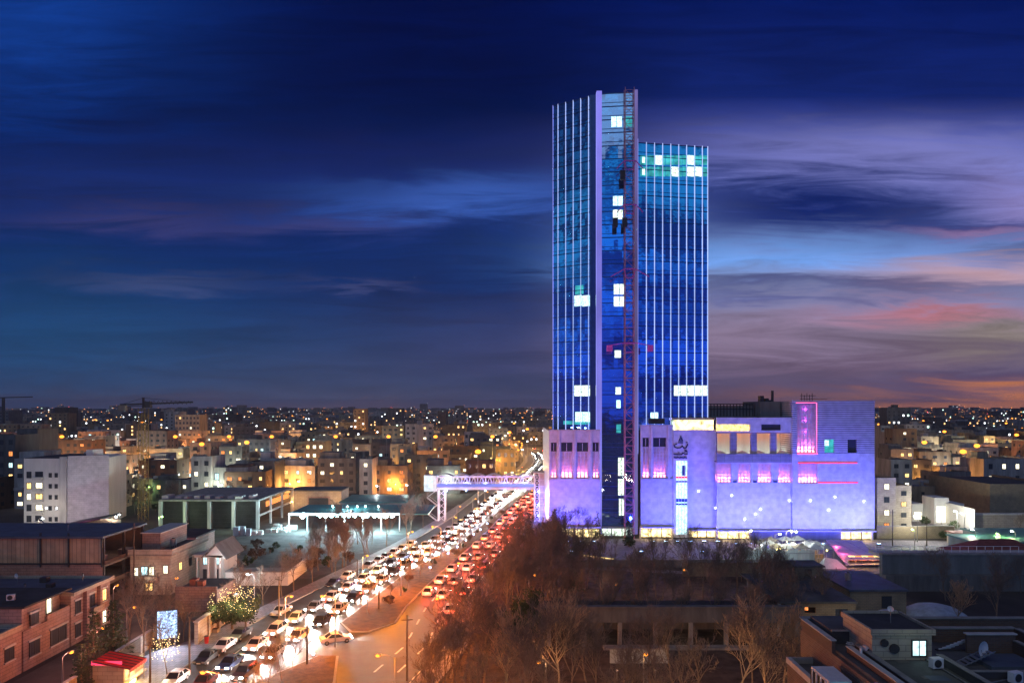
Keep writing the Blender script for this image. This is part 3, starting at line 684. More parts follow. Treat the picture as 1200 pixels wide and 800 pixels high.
for u in (861, 884.5, 908.5): PB('recess_lamp_box', 'spandrel', Q(u)-.5, Q(u)+.5, YQ-.2, YQ-.003, ZQ(565), ZQ(563.2))
PB('terrace_parapet', 'panelg', q0, q1, YQ-.3, YQ+.3, ZQ(541.5)+.003, ZQ(531.5))
PB('terrace_floor', 'conc', q0, q1, YQ+.31, 190, ZQ(541.5), ZQ(540.5))
mb = MB(); grid_wall(mb, q0, q1, ZQ(531.5)+.003, ZQ(506.5), YQ, .7, [(a, b, ZQ(531.5), ZQ(507.5)) for a, b in ter]); mb.build('wall', 'panelg', pod)
PB('terrace_back_wall', 'whitewall', q0, q1, 183.5, 184, ZQ(540), ZQ(505.6))
PB('terrace_ceiling', 'conc_w', q0, q1, YQ+.71, 189, ZQ(505.5), ZQ(504.5))
mb = MB(); grid_wall(mb, q0, q1, ZQ(506.5)+.003, ZQ(489), YQ-.1, .7, [(Q(837.5)-0+.3, Q(879), ZQ(504.8), ZQ(497)), (Q(892),Q(915), ZQ(504), ZQ(497))]); mb.build('wall', 'panelw', pod)
PB('lit_window', 'w_yellow', q0+.02, Q(879), YQ+.7, YQ+.75, ZQ(504.8), ZQ(497)); PB('window', 'glass_w', Q(892), Q(915), YQ+.2, YQ+.3, ZQ(504), ZQ(497))
PB('roof_deck', 'roof_d', q0, q1, YQ+.6, 206, ZQ(490.5), ZQ(489.5))
for (a, b) in ter: lamp('POINT', ((a+b)/2, YQ+5.5, ZQ(509)), 150, (1, .22, .06), None, .25); lamp('POINT', ((a+b)/2, YQ+5.2, ZQ(533)), 170, (.85, 1, .85), None, .3)
# plant level on top, chimney
PB('roof_plant', 'graywall', Q(836), Q(900), 186, 200, ZQ(489.5), ZQ(475)); PB('roof_plant', 'graywall', Q(901), Q(925), 182, 196, ZQ(489.5), ZQ(470))
mb = MB()
for k in range(16): x = Q(838)+(Q(898)-Q(838))*k/15; mb.beam((x,185.8,ZQ(488)),(x,185.8,ZQ(473)),.2)
mb.beam((Q(838),185.8,ZQ(473)),(Q(898),185.8,ZQ(473)),.25); mb.beam((Q(838),185.8,ZQ(479)),(Q(898),185.8,ZQ(479)),.2); mb.build('plant_screen', 'metald', pod)
mb = MB(); mb.tube((Q(919),184,ZQ(472)),(Q(919),184,ZQ(456.5)),.35,.35,10); mb.build('chimney', 'metald', pod)
for u, v in ((903,463),(909,466),(914,468)): PB('roof_unit', 'metald', Q(u), Q(u+4), 183, 185, ZQ(470), ZQ(v))
# end cube
mb = MB(); grid_wall(mb, q1, q2, ZQ(531), ZQ(470), YQ-.6, .6, [(Q(932.5),Q(955), ZQ(530.5), ZQ(472.5)), (Q(965),Q(976.5), ZQ(530), ZQ(514.5)), (Q(992),Q(1003), ZQ(530), ZQ(514.5))]); mb.build('wall', 'louvre', pod)
mb = MB(); grid_wall(mb, q1, q2, zfoot, ZQ(531)-.003, YQ-.6, .6, [(Q(934),Q(957), ZQ(566), ZQ(541.5))]); mb.build('wall', 'panelw', pod)
PB('side_wall', 'louvre', q1, q1+.5, YQ+.01, 206, ZQ(540), ZQ(470)); PB('side_wall', 'louvre', q2-.5, q2, YQ+.01, 206, 0, ZQ(470))
PB('roof_deck', 'roof', q1+.5, q2-.5, YQ+.01, 206, ZQ(473), ZQ(472))
PB('coping', 'conc_w', q1-.05, q2+.05, YQ-.7, YQ+.1, ZQ(470)+.003, ZQ(469.2))
PB('recess_wall', 'panelw', Q(932), Q(958), YQ+.3, YQ+.6, ZQ(567), ZQ(471.5))
lattice(Q(933), Q(954.5), ZQ(530.3), ZQ(473), YQ-.3, 'led_rose', dens=.95)
for zv in (518, 505, 492, 479): lamp('POINT', (Q(943.7), YQ-.02, ZQ(zv)), 60, (.75,.06,.75), None, .1)
lattice(Q(934.5), Q(956.5), ZQ(565.7), ZQ(542), YQ-.3, 'led_rose')
PB('window', 'w_teal', Q(965), Q(976.5), YQ-.1, YQ-.02, ZQ(530), ZQ(514.5)); PB('window', 'glass_w', Q(992), Q(1003), YQ-.1, YQ-.02, ZQ(530), ZQ(514.5))
PB('window_light', 'w_cool', Q(966), Q(971), YQ-.16, YQ-.11, ZQ(522), ZQ(515.5))
for a in ((931.6,955.6,472.2,471.6),(955.3,955.9,531,472),(934,1003,542.3,541.4),(957,1004,565.3,564.3),(933,957,531.6,530.9)): PB('neon_line', 'led_pink' if a[1] < 960 else 'neon_red', Q(a[0]), Q(a[1]), YQ-.75, YQ-.62, ZQ(a[2]), ZQ(a[3]))
PB('side_wall', 'panelw', q2-.5, q2, YQ, YQ+.005, 0, .01)
mb = MB()
for k in range(5): x = Q(951+k*3.2); mb.beam((x,182,ZQ(471)),(x,182,ZQ(460+k%2*2)),.12)
mb.beam((Q(949),182,ZQ(463)),(Q(968),182,ZQ(463)),.12); mb.beam((Q(949),182,ZQ(467)),(Q(982),182,ZQ(467)),.12); mb.build('roof_antenna_frame', 'metald', pod)
# ground floor: lit shopfronts behind posts and a canopy
def shopfront(x0, x1, y, m='shop', n=None, ztop=ZLOW-.3):
    n = n or max(2, int((x1-x0)/2.2))
    PB('shopfront_glazing', m, x0, x1, y+.9, y+1.0, .3, ztop)
    for k in range(n+1): x = x0+(x1-x0)*k/n; PB('shopfront_post', 'conc_w' if k % 3 == 0 else 'metald', x-.09-(.12 if k % 3 == 0 else 0), x+.09+(.12 if k % 3 == 0 else 0), y+.5, y+.85, 0, ztop)
    PB('shopfront_transom', 'metald', x0, x1, y+.86, y+.89, 2.3, 2.5)
    PB('canopy', 'conc_w', x0, x1, y-1.6, y+1.1, ztop+.003, ztop+.28)
shopfront(X(643.5), X(703), YP); shopfront(X(705.5), X(743), YP+1.6, 'w_bright', ztop=2.6); shopfront(X(751), X(788.6), YP); shopfront(X(807.1), X(839.5), YP, ztop=ZLOW-1)
shopfront(Q(841), Q(880), YQ, ztop=zfoot-.3); 
PB('dark_foot_wall', 'graywall', Q(880), Q(985), YQ-.2, YQ+.8, 0, zfoot-.31); PB('canopy', 'conc_w', Q(880), Q(985), YQ-1.6, YQ+1, zfoot-.3, zfoot-.02)
shopfront(Q(985), Q(1022), YQ-.6, ztop=zfoot-.3)
# umbrellas on the terrace (things of their own)
def parasol(loc, label, s=1.0):
    t = thing('parasol', label, 'parasol', loc, 0, 'parasols on the mall terrace')
    mb = MB(); mb.tube((0,0,0),(0,0,2.6*s),.04,.04,6); mb.build('pole', 'metal', t)
    mb = MB(); n = 8
    vs = [(0,0,2.75*s)]+[(1.5*s*math.cos(2*math.pi*k/n),1.5*s*math.sin(2*math.pi*k/n),2.1*s) for k in range(n)]+[(1.5*s*math.cos(2*math.pi*k/n),1.5*s*math.sin(2*math.pi*k/n),1.9*s) for k in range(n)]
    mb.add(vs, [(0,1+k,1+(k+1)%n) for k in range(n)]+[(1+k,9+k,9+(k+1)%n,1+(k+1)%n) for k in range(n)]); mb.build('canopy', 'whitefab', t)
for k, (a, b) in enumerate(ter): parasol(((a+b)/2+(.4 if k % 2 else -.3), 178.6, ZQ(540.5)), 'white parasol in the '+['first','second','third','last'][k]+' terrace bay counted from the tower')
# wall washers: small violet floodlights along the foot
fx = []
for u in (650, 664, 678, 692): fx.append((X(u), YP-8, 1.2, 25))
for u in (758, 772, 785, 800, 815, 830): fx.append((X(u), YP-8, 1.2, 25))
for u in (850, 868, 888, 908, 926, 946, 966, 988, 1008): fx.append((Q(u), YQ-9, 1.2, 25))
fl0 = thing('floodlight', 'x', 'floodlight', (0,0,0), 0, 'violet floodlights along the foot of the shopping centre')
mb = MB(); mb.box(-.45,.45,-.15,.15,.55,.9); mb.build('housing', 'metald', fl0); mb = MB(); mb.box(-.4,.4,-.1,.1,.905,.93); mb.build('lens', 'lampb', fl0); mb = MB(); mb.beam((-.4,0,0),(-.4,0,.55),.06); mb.beam((.4,0,0),(.4,0,.55),.06); mb.build('bracket', 'metald', fl0)
for k, (x, y, z, a) in enumerate(fx):
    lab = 'small violet floodlight aimed up the mall wall, '+nth(k)+' from the avenue end'
    if k == 0: fl0.location = (x,y,0); fl0['label'] = lab
    else: copy_tree(fl0, (x,y,0), 0, lab)
    l = lamp('AREA', (x,y,z), (1500 if k >= 10 else 850)*(1.7 if k in (17,18) else 1), (.05,.06,1.0) if k % 3 else (.12,.12,1.0), None, .8, sy=.3); aim(l, (x, YP+1, 15)); l.data.spread = R(120)
# LED washers on the podium roof lighting piers and the glass
for u, e in ((650,1), (664,1), (680,1), (692,1), (760,1), (780,1), (800,1), (818,1)):
    l = lamp('AREA', (X(u), YP+3.5, ZB+.6), 600, (.2,.25,1.0), None, 1.2, sy=.3); aim(l, (X(u), YP+6, ZB+60))
# long-throw violet wash from two low racks on the plaza, for the upper walls
for k, x in enumerate((14, 30, 44, 60, 76, 90)):
    t = copy_tree(fl0, (x, 158, 0), 0, 'wash floodlight standing out on the plaza, '+nth(k)+' from the avenue end'); t['group'] = 'wash floodlights on the plaza'
    l = lamp('SPOT', (x, 158, 1.4), 4800, (.06,.08,1.0), None, .5, spot=R(75), blend=.6); aim(l, (x, 178, 19))

for x in (X(652), X(672), X(694), X(760), X(779), X(815), X(832), Q(850), Q(870), Q(992), Q(1012)): lamp('POINT', (x, YP-1.0 if x < Q(840) else YQ-1.0, 2.4), 300, (1,.68,.28), None, .2)

for zx, zy in ((310,560),(680,585),(795,568),(930,588),(155,540),(445,625),(580,585),(765,630),(235,620),(422,648),(372,672)):
    u = 780+zx/4; v = 440+zy/4; mb = MB(); y_ = (YP+.25 if u < 840 else YQ-.6 if u > 927.5 else YQ)-.1; mb.ball((XU(u,y_),y_,ZV(v,y_)),.11,6,4); mb.build('wall_light','lampw',pod)
# ================================================================== footbridge
br = thing('footbridge', 'violet lit covered truss footbridge spanning the avenue beside the shopping centre', 'footbridge', (0,0,0))
YB = 205.0; bx0, bx1 = XU(512,YB), XU(626,YB); bz0, bz1 = ZV(574,YB), ZV(559,YB)
def BR(name, m, *b): return box(name, m, br, *b)
BR('deck', 'conc', bx0, bx1, YB, YB+3, bz0, bz0+.35)
for y in (YB-.05, YB+2.95):
    mb = MB(); mb.beam((bx0,y,bz0+.5),(bx1,y,bz0+.5),.28,.5); mb.beam((bx0,y,bz1),(bx1,y,bz1),.2,.3); mb.beam((bx0,y,(bz0+bz1)/2+.2),(bx1,y,(bz0+bz1)/2+.2),.12,.12)
    n = 12
    for k in range(n):
        xa = bx0+(bx1-bx0)*k/n; xb = bx0+(bx1-bx0)*(k+1)/n; xm = (xa+xb)/2
        mb.beam((xa,y,bz0+.5),(xm,y,bz1),.14); mb.beam((xm,y,bz1),(xb,y,bz0+.5),.14); mb.beam((xa,y,bz0+.5),(xa,y,bz1),.14)
    mb.build('truss', 'steelw', br)
mb = MB(); n = 6
for k in range(n):
    xa = bx0+(bx1-bx0)*k/n; xb = bx0+(bx1-bx0)*(k+1)/n; prev = None
    for j in range(7):
        x = xa+(xb-xa)*j/6; z = bz1+.15+.75*math.sin(math.pi*j/6)
        if prev: mb.add([(prev[0],YB-.3,prev[1]),(x,YB-.3,z),(x,YB+3.2,z),(prev[0],YB+3.2,prev[1]),(prev[0],YB-.3,prev[1]+.1),(x,YB-.3,z+.1),(x,YB+3.2,z+.1),(prev[0],YB+3.2,prev[1]+.1)],[(3,2,1,0),(4,5,6,7),(0,1,5,4),(2,3,7,6)])
        prev = (x, z)
mb.build('roof', 'steelw', br)
mb = MB(); mb.box(bx0, bx1, YB-.22, YB-.2, bz0+1.1, bz0+1.9); mb.build('led_band', 'led_fin_b', br)
for k in range(5):
    x = bx0+(bx1-bx0)*(k+.5)/5
    mb = MB(); mb.ball((x,YB-.1,bz0-.12),.2,8,5); mb.build('lamp', 'lampb', br)
    lamp('POINT', (x,YB-.6,bz0+2.1), 260, (.16,.2,1.0), None, .2); lamp('POINT', (x,YB+1.5,bz0+2.4), 300, (.2,.22,1.0), None, .2)
    lamp('POINT', (x,YB-.3,bz0-.5), 300, (.35,.4,1.0), None, .2)
mb = MB()
for u in (513.5, 521): 
    for y in (YB+.2, YB+2.8): mb.beam((XU(u,YB), y, 0), (XU(u,YB), y, bz0), .4)
for k in range(5): z = k*bz0/5; mb.beam((XU(513.5,YB),YB+.2,z),(XU(521,YB),YB+.2,z+bz0/5),.15); mb.beam((XU(521,YB),YB+.2,z),(XU(513.5,YB),YB+.2,z+bz0/5),.12)
mb.build('stair_tower', 'steelw', br)
mb = MB()
for k in range(4):   # zigzag stairs beside the left tower
    z0 = bz0*k/4; z1 = bz0*(k+1)/4; xa, xb = (XU(500,YB), XU(512,YB)) if k % 2 else (XU(512,YB), XU(500,YB))
    mb.beam((xa,YB+1+k%2,z0),(xb,YB+1+k%2,z1),1.1,.25); mb.beam((xa,YB+.4+k%2,z0+1),(xb,YB+.4+k%2,z1+1),.08)
mb.build('stair', 'conc_w', br)
BR('stair_head', 'panelw', XU(497,YB), bx0-.1, YB-.4, YB+3.4, bz0-.3, bz1+.6)
box('lit_window', 'w_cool', br, XU(502,YB), XU(507,YB), YB-.46, YB-.41, bz0+.8, bz1-.4)
tx0, tx1 = XU(626.5,YB), XU(640,YB); 
mb = MB()
for x in (tx0, tx0+(tx1-tx0)*.4, tx1):
    for y in (YB-1, YB+3.6): mb.beam((x,y,0),(x,y,bz1+1.2),.35)
for k in range(8): z = k*(bz1+1)/8; mb.beam((tx0,YB-1,z),(tx0+(tx1-tx0)*.4,YB-1,z+(bz1+1)/8),.12); mb.beam((tx0+(tx1-tx0)*.4,YB-1,z),(tx0,YB-1,z+(bz1+1)/8),.12); mb.beam((tx0,YB-1,z),(tx1,YB-1,z),.15)
mb.build('lift_tower_frame', 'steelw', br)
BR('lift_shaft', 'panelw', tx0+(tx1-tx0)*.45, tx1-.2, YB-.6, YB+3.4, 0, bz1+1.0)
BR('tower_glazing', 'glass_t', tx0+.2, tx0+(tx1-tx0)*.38, YB-.7, YB-.6, 0.5, bz1+.8)
BR('roof_cap', 'conc_w', tx0-.4, tx1+.3, YB-1.3, YB+3.9, bz1+1.2, bz1+1.6)
for z in (1.5, 5, 9): lamp('POINT', (tx0+1.2, YB-2.6, z), 500, (.16,.2,1.0), None, .2)
for z in (3, 8): lamp('POINT', (XU(517,YB), YB-2, z), 160, (.8,.5,.9), None, .2)

# ================================================================== street lamps
lampc = {}
def lamp_proto(kind, h, head_mat, arm=1.6, double=False):
    t = empty('street_lamp')
    mb = MB(); mb.tube((0,0,0),(0,0,.5),.16,.13,8); mb.tube((0,0,.5),(0,0,h),.10,.06,8); mb.build('pole', 'metal', t)
    mb = MB(); mb.tube((0,0,h-.05),(arm*.55,0,h+.28),.05,.045,6); mb.tube((arm*.55,0,h+.28),(arm,0,h+.3),.045,.04,6); mb.build('arm', 'metal', t)
    hd = MB(); hd.prism([(arm-.1,-.16),(arm+.6,-.11),(arm+.6,.11),(arm-.1,.16)], h+.26, h+.42); hh = hd.build('lamp_head', 'metal', t)
    g = MB(); g.ball((arm+.28,0,h+.24),1.1 if kind == 'mast' else .62 if kind == 'avenue' else .27,8,5,.7); g.build('lens', head_mat, hh)
    lampc[kind] = t; return t
lamp_proto('sodium_tall', 7.0, 'sodium'); lamp_proto('sodium_low', 4.2, 'sodium', .7); lamp_proto('mast', 18.4, 'sodium', .8); lamp_proto('avenue', 9.0, 'sodium', 1.2); lamp_proto('white', 6.0, 'lampw', .8); lamp_proto('green', 5.0, 'lampg', .6)
lamp_used = set()
def street_lamp(kind, x, y, rz, label, group, e=2500, col=(1,.42,.09), h=None, light=True):
    t = lampc[kind]; h = h or {'sodium_tall':7,'sodium_low':4.2,'mast':18.4,'avenue':9,'white':6,'green':5}[kind]; arm = {'sodium_tall':1.9,'sodium_low':1.0,'mast':1.1,'avenue':1.5,'white':1.1,'green':.9}[kind]
    if kind in lamp_used: t = copy_tree(t, (x,y,0), rz, label); t['category'] = 'street lamp'; t['group'] = group
    else: lamp_used.add(kind); tag(t, label, 'street lamp', group); t.location = (x,y,0); t.rotation_euler = (0,0,rz)
    if light: lamp('POINT', (x+arm*math.cos(rz), y+arm*math.sin(rz), h-.15), e, col, None, .25)
    return t
def lamp_at(u, v, h): Y = (CAMZ-h)*800/(v-478); return XU(u,Y), Y
k = 0
for u, v in ((240,790),(379,700),(459,653),(508,618)):
    x, y = lamp_at(u, v, 7); street_lamp('sodium_tall', x+1.7, y, R(180), 'tall sodium street lamp on the grass median, '+nth(k)+' up the avenue', 'sodium lamps on the median', 12000, (1,.27,.025)); k += 1
k = 0
for u, v in ((341,700),(430,652),(483,624),(534,607),(539,594),(557,585),(571,577),(585,568)):
    x, y = lamp_at(u, v, 4.2); street_lamp('sodium_low', x-.9, y, 0, 'low sodium lamp on the pavement beside the oncoming lanes, '+nth(k)+' up the avenue', 'low sodium lamps on the pavement', 2300 if y < 170 else 1700); k += 1
# right-hand pavement lamps (their glow colours the outgoing lanes)
for k, y in enumerate((52, 74, 96, 118, 140, 163, 186, 222, 252)):
    street_lamp('sodium_tall', orr(y)+1.0, y, R(180), 'sodium street lamp under the bare trees of the park edge, '+nth(k)+' up the avenue', 'sodium lamps on the park side', (5200 if y < 100 else 2600), (1,.24,.012) if y < 112 else (1,.14,.035))
# high masts on the cross street
for k, u in enumerate((7,72,205,268,318,393,455,510)):
    y = 368; x = XU(u,y); street_lamp('mast', x-.9, y, 0, 'very tall sodium mast lamp over the distant cross street, '+nth(k)+' of the row', 'mast lamps of the cross street', 42000)
# lamps round the far bend
k = 0
pts_ = []
for (a, wa), (b_, wb) in zip(FAR, FAR[1:]):
    d_ = Vector((b_[0]-a[0], b_[1]-a[1])); n_ = max(1, int(d_.length/21)); nn = Vector((-d_.y, d_.x)).normalized()
    for q in range(n_):
        for s in (-1, 1): p_ = Vector(a)+d_*((q+.5*(s > 0))/n_)+nn*s*(wa+1.5); pts_.append((p_.x, p_.y))
pts_ += [(orr(y)+2.5, y) for y in (290,316,342,368,394,420,446,472,498)]+[(wl(y)-6, y) for y in (300,326,352,378,404,430,456,482,508)]
for (x, y) in pts_:
    street_lamp('avenue', x, y, R(180), 'sodium lamp along the far bend of the avenue, '+nth(k)+' of the string', 'lamps of the far bend', 22000 if y > 500 else 6500, (1,.45,.10)); k += 1
k = 0
for u, v in ((170,549),(172,571),(193,548),(217,550),(260,567),(267,567),(186,606)):
    x, y = lamp_at(u, v, 5); street_lamp('green', x, y, 0, 'greenish white lamp on a short pole near the concrete frame, '+nth(k)+' from its crane side', 'greenish lamps', 900, (.6,1,.3)); k += 1
k = 0
for u, v, h in ((445,570,6),(480,569,6),(298,674,4)):
    x, y = lamp_at(u, v, 6); street_lamp('white', x, y, R(180), ['white lamp on a pole over the dark yard by the footbridge','white lamp nearer the footbridge stairs','white lamp lighting the long white wall beside the gabled house'][k], 'white yard lamps', (1500,1500,1300)[k], (.8,.95,1)); k += 1
k = 0
for u, v in ((1073,538),(1148,510),(1180,523)): 
    x, y = lamp_at(u, v, 6); street_lamp('white', x, y, 0, 'white lamp above the streets beyond the violet cube, '+nth(k)+' outwards', 'white lamps beyond the cube', 2500, (.95,1,.85)); k += 1
# little blue garden lamps in the median
gl = thing('garden_lamp', 'x', 'garden lamp', (0,0,0), 0, 'blue white garden lamps in the median')
mb = MB(); mb.tube((0,0,0),(0,0,.7),.05,.05,6); mb.build('post', 'metal', gl); mb = MB(); mb.ball((0,0,.82),.17,8,5); mb.build('globe', 'lampb', gl)
for k, (u, v) in enumerate(((367,770),(504,666),(525,649),(536,641),(546,633),(555,626),(563,620),(571,613))):
    p = G(u, v+4); x = min(max(p.x, wr(p.y)+1), ol(p.y)-1); lab = 'small blue white globe lamp in the median, '+nth(k)+' up the avenue'
    if k == 0: gl.location = (x,p.y,.17); gl['label'] = lab
    else: copy_tree(gl, (x,p.y,.17), 0, lab)
    lamp('POINT', (x,p.y,1.3), 60, (.4,.6,1), None, .1)
# plain dark poles along the medians and pavements
pp = thing('utility_pole', 'x', 'pole', (0,0,0), 0, 'bare poles along the avenue')
mb = MB(); mb.tube((0,0,0),(0,0,8),.14,.09,8); mb.build('shaft', 'wood', pp); mb = MB(); mb.beam((-.7,0,7.4),(.7,0,7.4),.1); mb.build('crossarm', 'wood', pp)
for k, (u, v0, v1) in enumerate(((360,710,779),(444,670,714),(327,675,725),(477,720,797),(557,650,690),(222,722,785),(176,752,800),(157,613,705),(419,655,680))):
    Y = CAMZ*800/(v1-478); h = ZV(v0, Y); lab = 'thin bare pole standing '+['in the median by the turning gap','in the middle of the median lawn','by the parked cars and the orange wall','at the park edge beside the outgoing lanes','among trees beside the outgoing lanes','on the pavement past the lit screen','beside the red awning kiosk','at the open corner of the boarded building','by the low sodium lamps'][k]
    loc = (XU(u,Y), Y, 0)
    if k == 0: pp.location = loc; pp['label'] = lab; pp.scale = (1,1,h/8)
    else: copy_tree(pp, loc, R(rnd.uniform(-40,40)), lab, (1,1,h/8))

# ================================================================== cars
def paint(name, c, metal=0.35):
    m, t, b = new_mat(name); b.inputs['Base Color'].default_value = (*c, 1); b.inputs['Roughness'].default_value = 0.32; b.inputs['Metallic'].default_value = metal
    b.inputs['Coat Weight'].default_value = 0.4; M[name] = m; return name
PAINTS = [(paint('paint_white', (.62,.62,.62), .05), 'white'), (paint('paint_silver', (.38,.39,.40)), 'silver'), (paint('paint_grey', (.14,.145,.15)), 'grey'), (paint('paint_black', (.02,.02,.022), .1), 'black'), (paint('paint_maroon', (.16,.03,.03)), 'maroon'), (paint('paint_blue', (.03,.06,.17)), 'blue')]
M['tyre'] = mat('tyre_rubber', (0.02,0.02,0.02), 0.9, 0.1, 4); M['lamp_off'] = glassy('lamp_glass', (.55,.55,.55), .15, .5); M['tail_off'] = mat('tail_glass', (.25,.02,.02), .3, .1, 3)
M['plate'] = mat('number_plate', (.7,.7,.66), .5, .05, 3)
def car_proto(pm, shape, lit):
    """nose towards -y"""
    t = empty('car'); L2, w = (2.2, .86) if shape != 'hatchback' else (1.95, .84)
    if shape == 'saloon': prof = [(-2.2,.35),(-2.22,.55),(-2.05,.74),(-1.0,.90),(1.35,.96),(2.12,.92),(2.2,.6),(2.18,.35)]; cab = [(-1.05,.90),(-.35,1.40),(.75,1.42),(1.5,.95)]
    elif shape == 'hatchback': prof = [(-1.95,.35),(-1.97,.58),(-1.8,.78),(-.95,.94),(1.6,1.0),(1.92,.95),(1.95,.6),(1.93,.35)]; cab = [(-1.0,.94),(-.35,1.46),(1.1,1.47),(1.75,.99)]
    else: prof = [(-2.15,.42),(-2.18,.7),(-2.0,.92),(-1.05,1.06),(1.9,1.1),(2.15,1.05),(2.2,.7),(2.15,.42)]; cab = [(-1.1,1.06),(-.5,1.62),(1.5,1.64),(2.0,1.08)]
    def loft(pr, ws):
        mb = MB(); n = len(pr); secs = []
        for f, s in ws:
            secs.append([(f*w, y, z) if s is None else (f*w, y*s, z) for y, z in pr])
        vs = [v for s in secs for v in s]; fs = []
        for a in range(len(secs)-1):
            for i in range(n): fs.append((a*n+i, a*n+(i+1)%n, (a+1)*n+(i+1)%n, (a+1)*n+i))
        fs += [tuple(range(n-1,-1,-1)), tuple(range((len(secs)-1)*n, len(secs)*n))]
        mb.add(vs, fs); return mb
    loft(prof, [(-1,.965),(-.88,1),(.88,1),(1,.965)]).build('body', pm, t, smooth=False)
    mb = MB(); (y0,z0),(y1,z1),(y2,z2),(y3,z3) = cab
    a, b_ = w*.93, w*.74
    mb.add([(-a,y0,z0),(a,y0,z0),(-b_,y1,z1),(b_,y1,z1),(-b_,y2,z2),(b_,y2,z2),(-a,y3,z3),(a,y3,z3)], [(0,1,3,2),(4,5,7,6),(0,2,4,6),(1,7,5,3),(2,3,5,4),(0,6,7,1)])
    mb.build('window_glass', 'glass_c', t)
    mb = MB(); mb.add([(-b_-.02,y1-.02,z1),(b_+.02,y1-.02,z1),(b_+.02,y2+.02,z2),(-b_-.02,y2+.02,z2),(-b_+.04,y1+.1,z1+.045),(b_-.04,y1+.1,z1+.045),(b_-.04,y2-.1,z2+.045),(-b_+.04,y2-.1,z2+.045)], [(3,2,1,0),(4,5,6,7),(0,1,5,4),(1,2,6,5),(2,3,7,6),(3,0,4,7)])
    for s in (-1,1):
        mb.beam((s*a,y0,z0),(s*b_,y1,z1),.07); mb.beam((s*a,y3,z3),(s*b_,y2,z2),.09); mb.beam((s*(a+.005),(y0+y3)/2,z0+.02),(s*(b_+.01),(y1+y2)/2,z1),.08)
    mb.build('roof', pm, t)
    for y in (-L2+.78, L2-.78):
        for s in (-1,1):
            mb = MB(); mb.tube((s*(w-.2),y,.32),(s*(w+.01),y,.32),.32,.32,12); wh = mb.build('wheel', 'tyre', t); mb = MB(); mb.tube((s*(w+.012),y,.32),(s*(w+.03),y,.32),.19,.17,8); mb.build('rim', 'metal', wh)
    zf = prof[1][1]+.06; zr = prof[-2][1]+.18
    for s in (-1,1):
        mb = MB(); mb.box(s*.62-.2, s*.62+.2, -L2-.045, -L2+.1, zf-.08, zf+.10); mb.build('headlight', 'head' if lit else 'lamp_off', t)
        mb = MB(); mb.box(s*.68-.16, s*.68+.16, L2-.1, L2+.03, zr-.1, zr+.1); mb.build('tail_light', 'tail' if lit else 'tail_off', t)
    mb = MB(); mb.box(-.26,.26,-L2-.05,-L2-.02,.42,.53); mb.build('number_plate', 'plate', t)
    mb = MB(); mb.box(-.26,.26,L2-.01,L2+.04,.5,.62); mb.build('number_plate', 'plate', t)
    return t
SHAPES = ['saloon','hatchback','crossover']
car_pool = {}
def car(x, y, rz, lit, label_tail, group, pi=None, si=None, light=True, z=.004):
    pi = rnd.choices(range(6), [8,5,4,3,1,1])[0] if pi is None else pi; si = rnd.choices(range(3), [5,3,2])[0] if si is None else si
    key = (pi, si, lit); lab = PAINTS[pi][1]+' '+SHAPES[si]+' '+label_tail
    if key not in car_pool: t = car_pool[key] = car_proto(PAINTS[pi][0], SHAPES[si], lit); t.location = (x,y,z); t.rotation_euler = (0,0,rz)
    else: t = copy_tree(car_pool[key], (x,y,z), rz)
    tag(t, lab, 'car', group)
    return t
def heading(f, y, rev):
    dx = f(y+2)-f(y-2); a = math.atan2(dx, 4.0)       # tangent from +y
    return (-a) if rev else (math.pi-a)
# oncoming: noses towards the camera
for li, fr in enumerate((.25, .75)):
    y = 64.0+li*3; k = 0; f = lambda yy, fr=fr: wl(yy)*(1-fr)+wr(yy)*fr
    while y < 515:
        h = heading(f, y, True)
        car(f(y), y, h, True, 'with headlights on, '+nth(k)+' oncoming in the '+('kerb side' if li == 0 else 'median side')+' lane', 'cars driving towards the viewer')
        if y < 330 or k % 2 == 0:
            dx, dy = math.sin(h), -math.cos(h)
            l = lamp('SPOT', (f(y)+dx*2.35, y+dy*2.35, .75), 5200, (1,.94,.90), None, .12, spot=R(130), blend=.9); aim(l, (f(y)+dx*12, y+dy*12, -1.6))
        y += rnd.uniform(5.8, 7.2) if y < 200 else rnd.uniform(7, 10.5); k += 1
# outgoing: tails towards the camera
for li, fr in enumerate((.17, .5, .83)):
    y = 66.0+li*4; k = 0; f = lambda yy, fr=fr: ol(yy)+RW*fr
    while y < 515:
        h = heading(f, y, False)
        if not (y < 116 and rnd.random() < .5) and not (y < 104 and rnd.random() < .8):
            car(f(y), y, h, True, 'with red tail lights, '+nth(k)+' outgoing in the '+['median side','middle','park side'][li]+' lane', 'cars driving away from the viewer')
            dx, dy = math.sin(h), -math.cos(h)   # nose direction
            if y < 300: lamp('POINT', (f(y)-dx*2.9, y-dy*2.9, .8), 420, (1,.07,.03), None, .15)
            if k % 2 == 0 and y < 330: l = lamp('SPOT', (f(y)+dx*2.35, y+dy*2.35, .75), 700, (1,.8,.6), None, .12, spot=R(80), blend=.8); aim(l, (f(y)+dx*12, y+dy*12, -1))
        y += rnd.uniform(8, 13); k += 1
# traffic round the far bend
k = 0
for (a, wa), (b_, wb) in zip(FAR, FAR[1:]):
    d_ = Vector((b_[0]-a[0], b_[1]-a[1])); n_ = max(1, int(d_.length/9)); nn = Vector((-d_.y, d_.x)).normalized(); hd = math.atan2(-d_.x, d_.y)
    for q in range(n_):
        for off, rev in ((8,1),(4.5,1),(-5,0),(-8.5,0)):
            if rnd.random() < .5: continue
            p_ = Vector(a)+d_*((q+rnd.random()*.6)/n_)+nn*off; car(p_.x, p_.y, hd if rev else hd+math.pi, True, ('with headlights' if rev else 'with tail lights')+' rounding the far bend, '+nth(k)+' along it', 'cars on the far bend'); k += 1
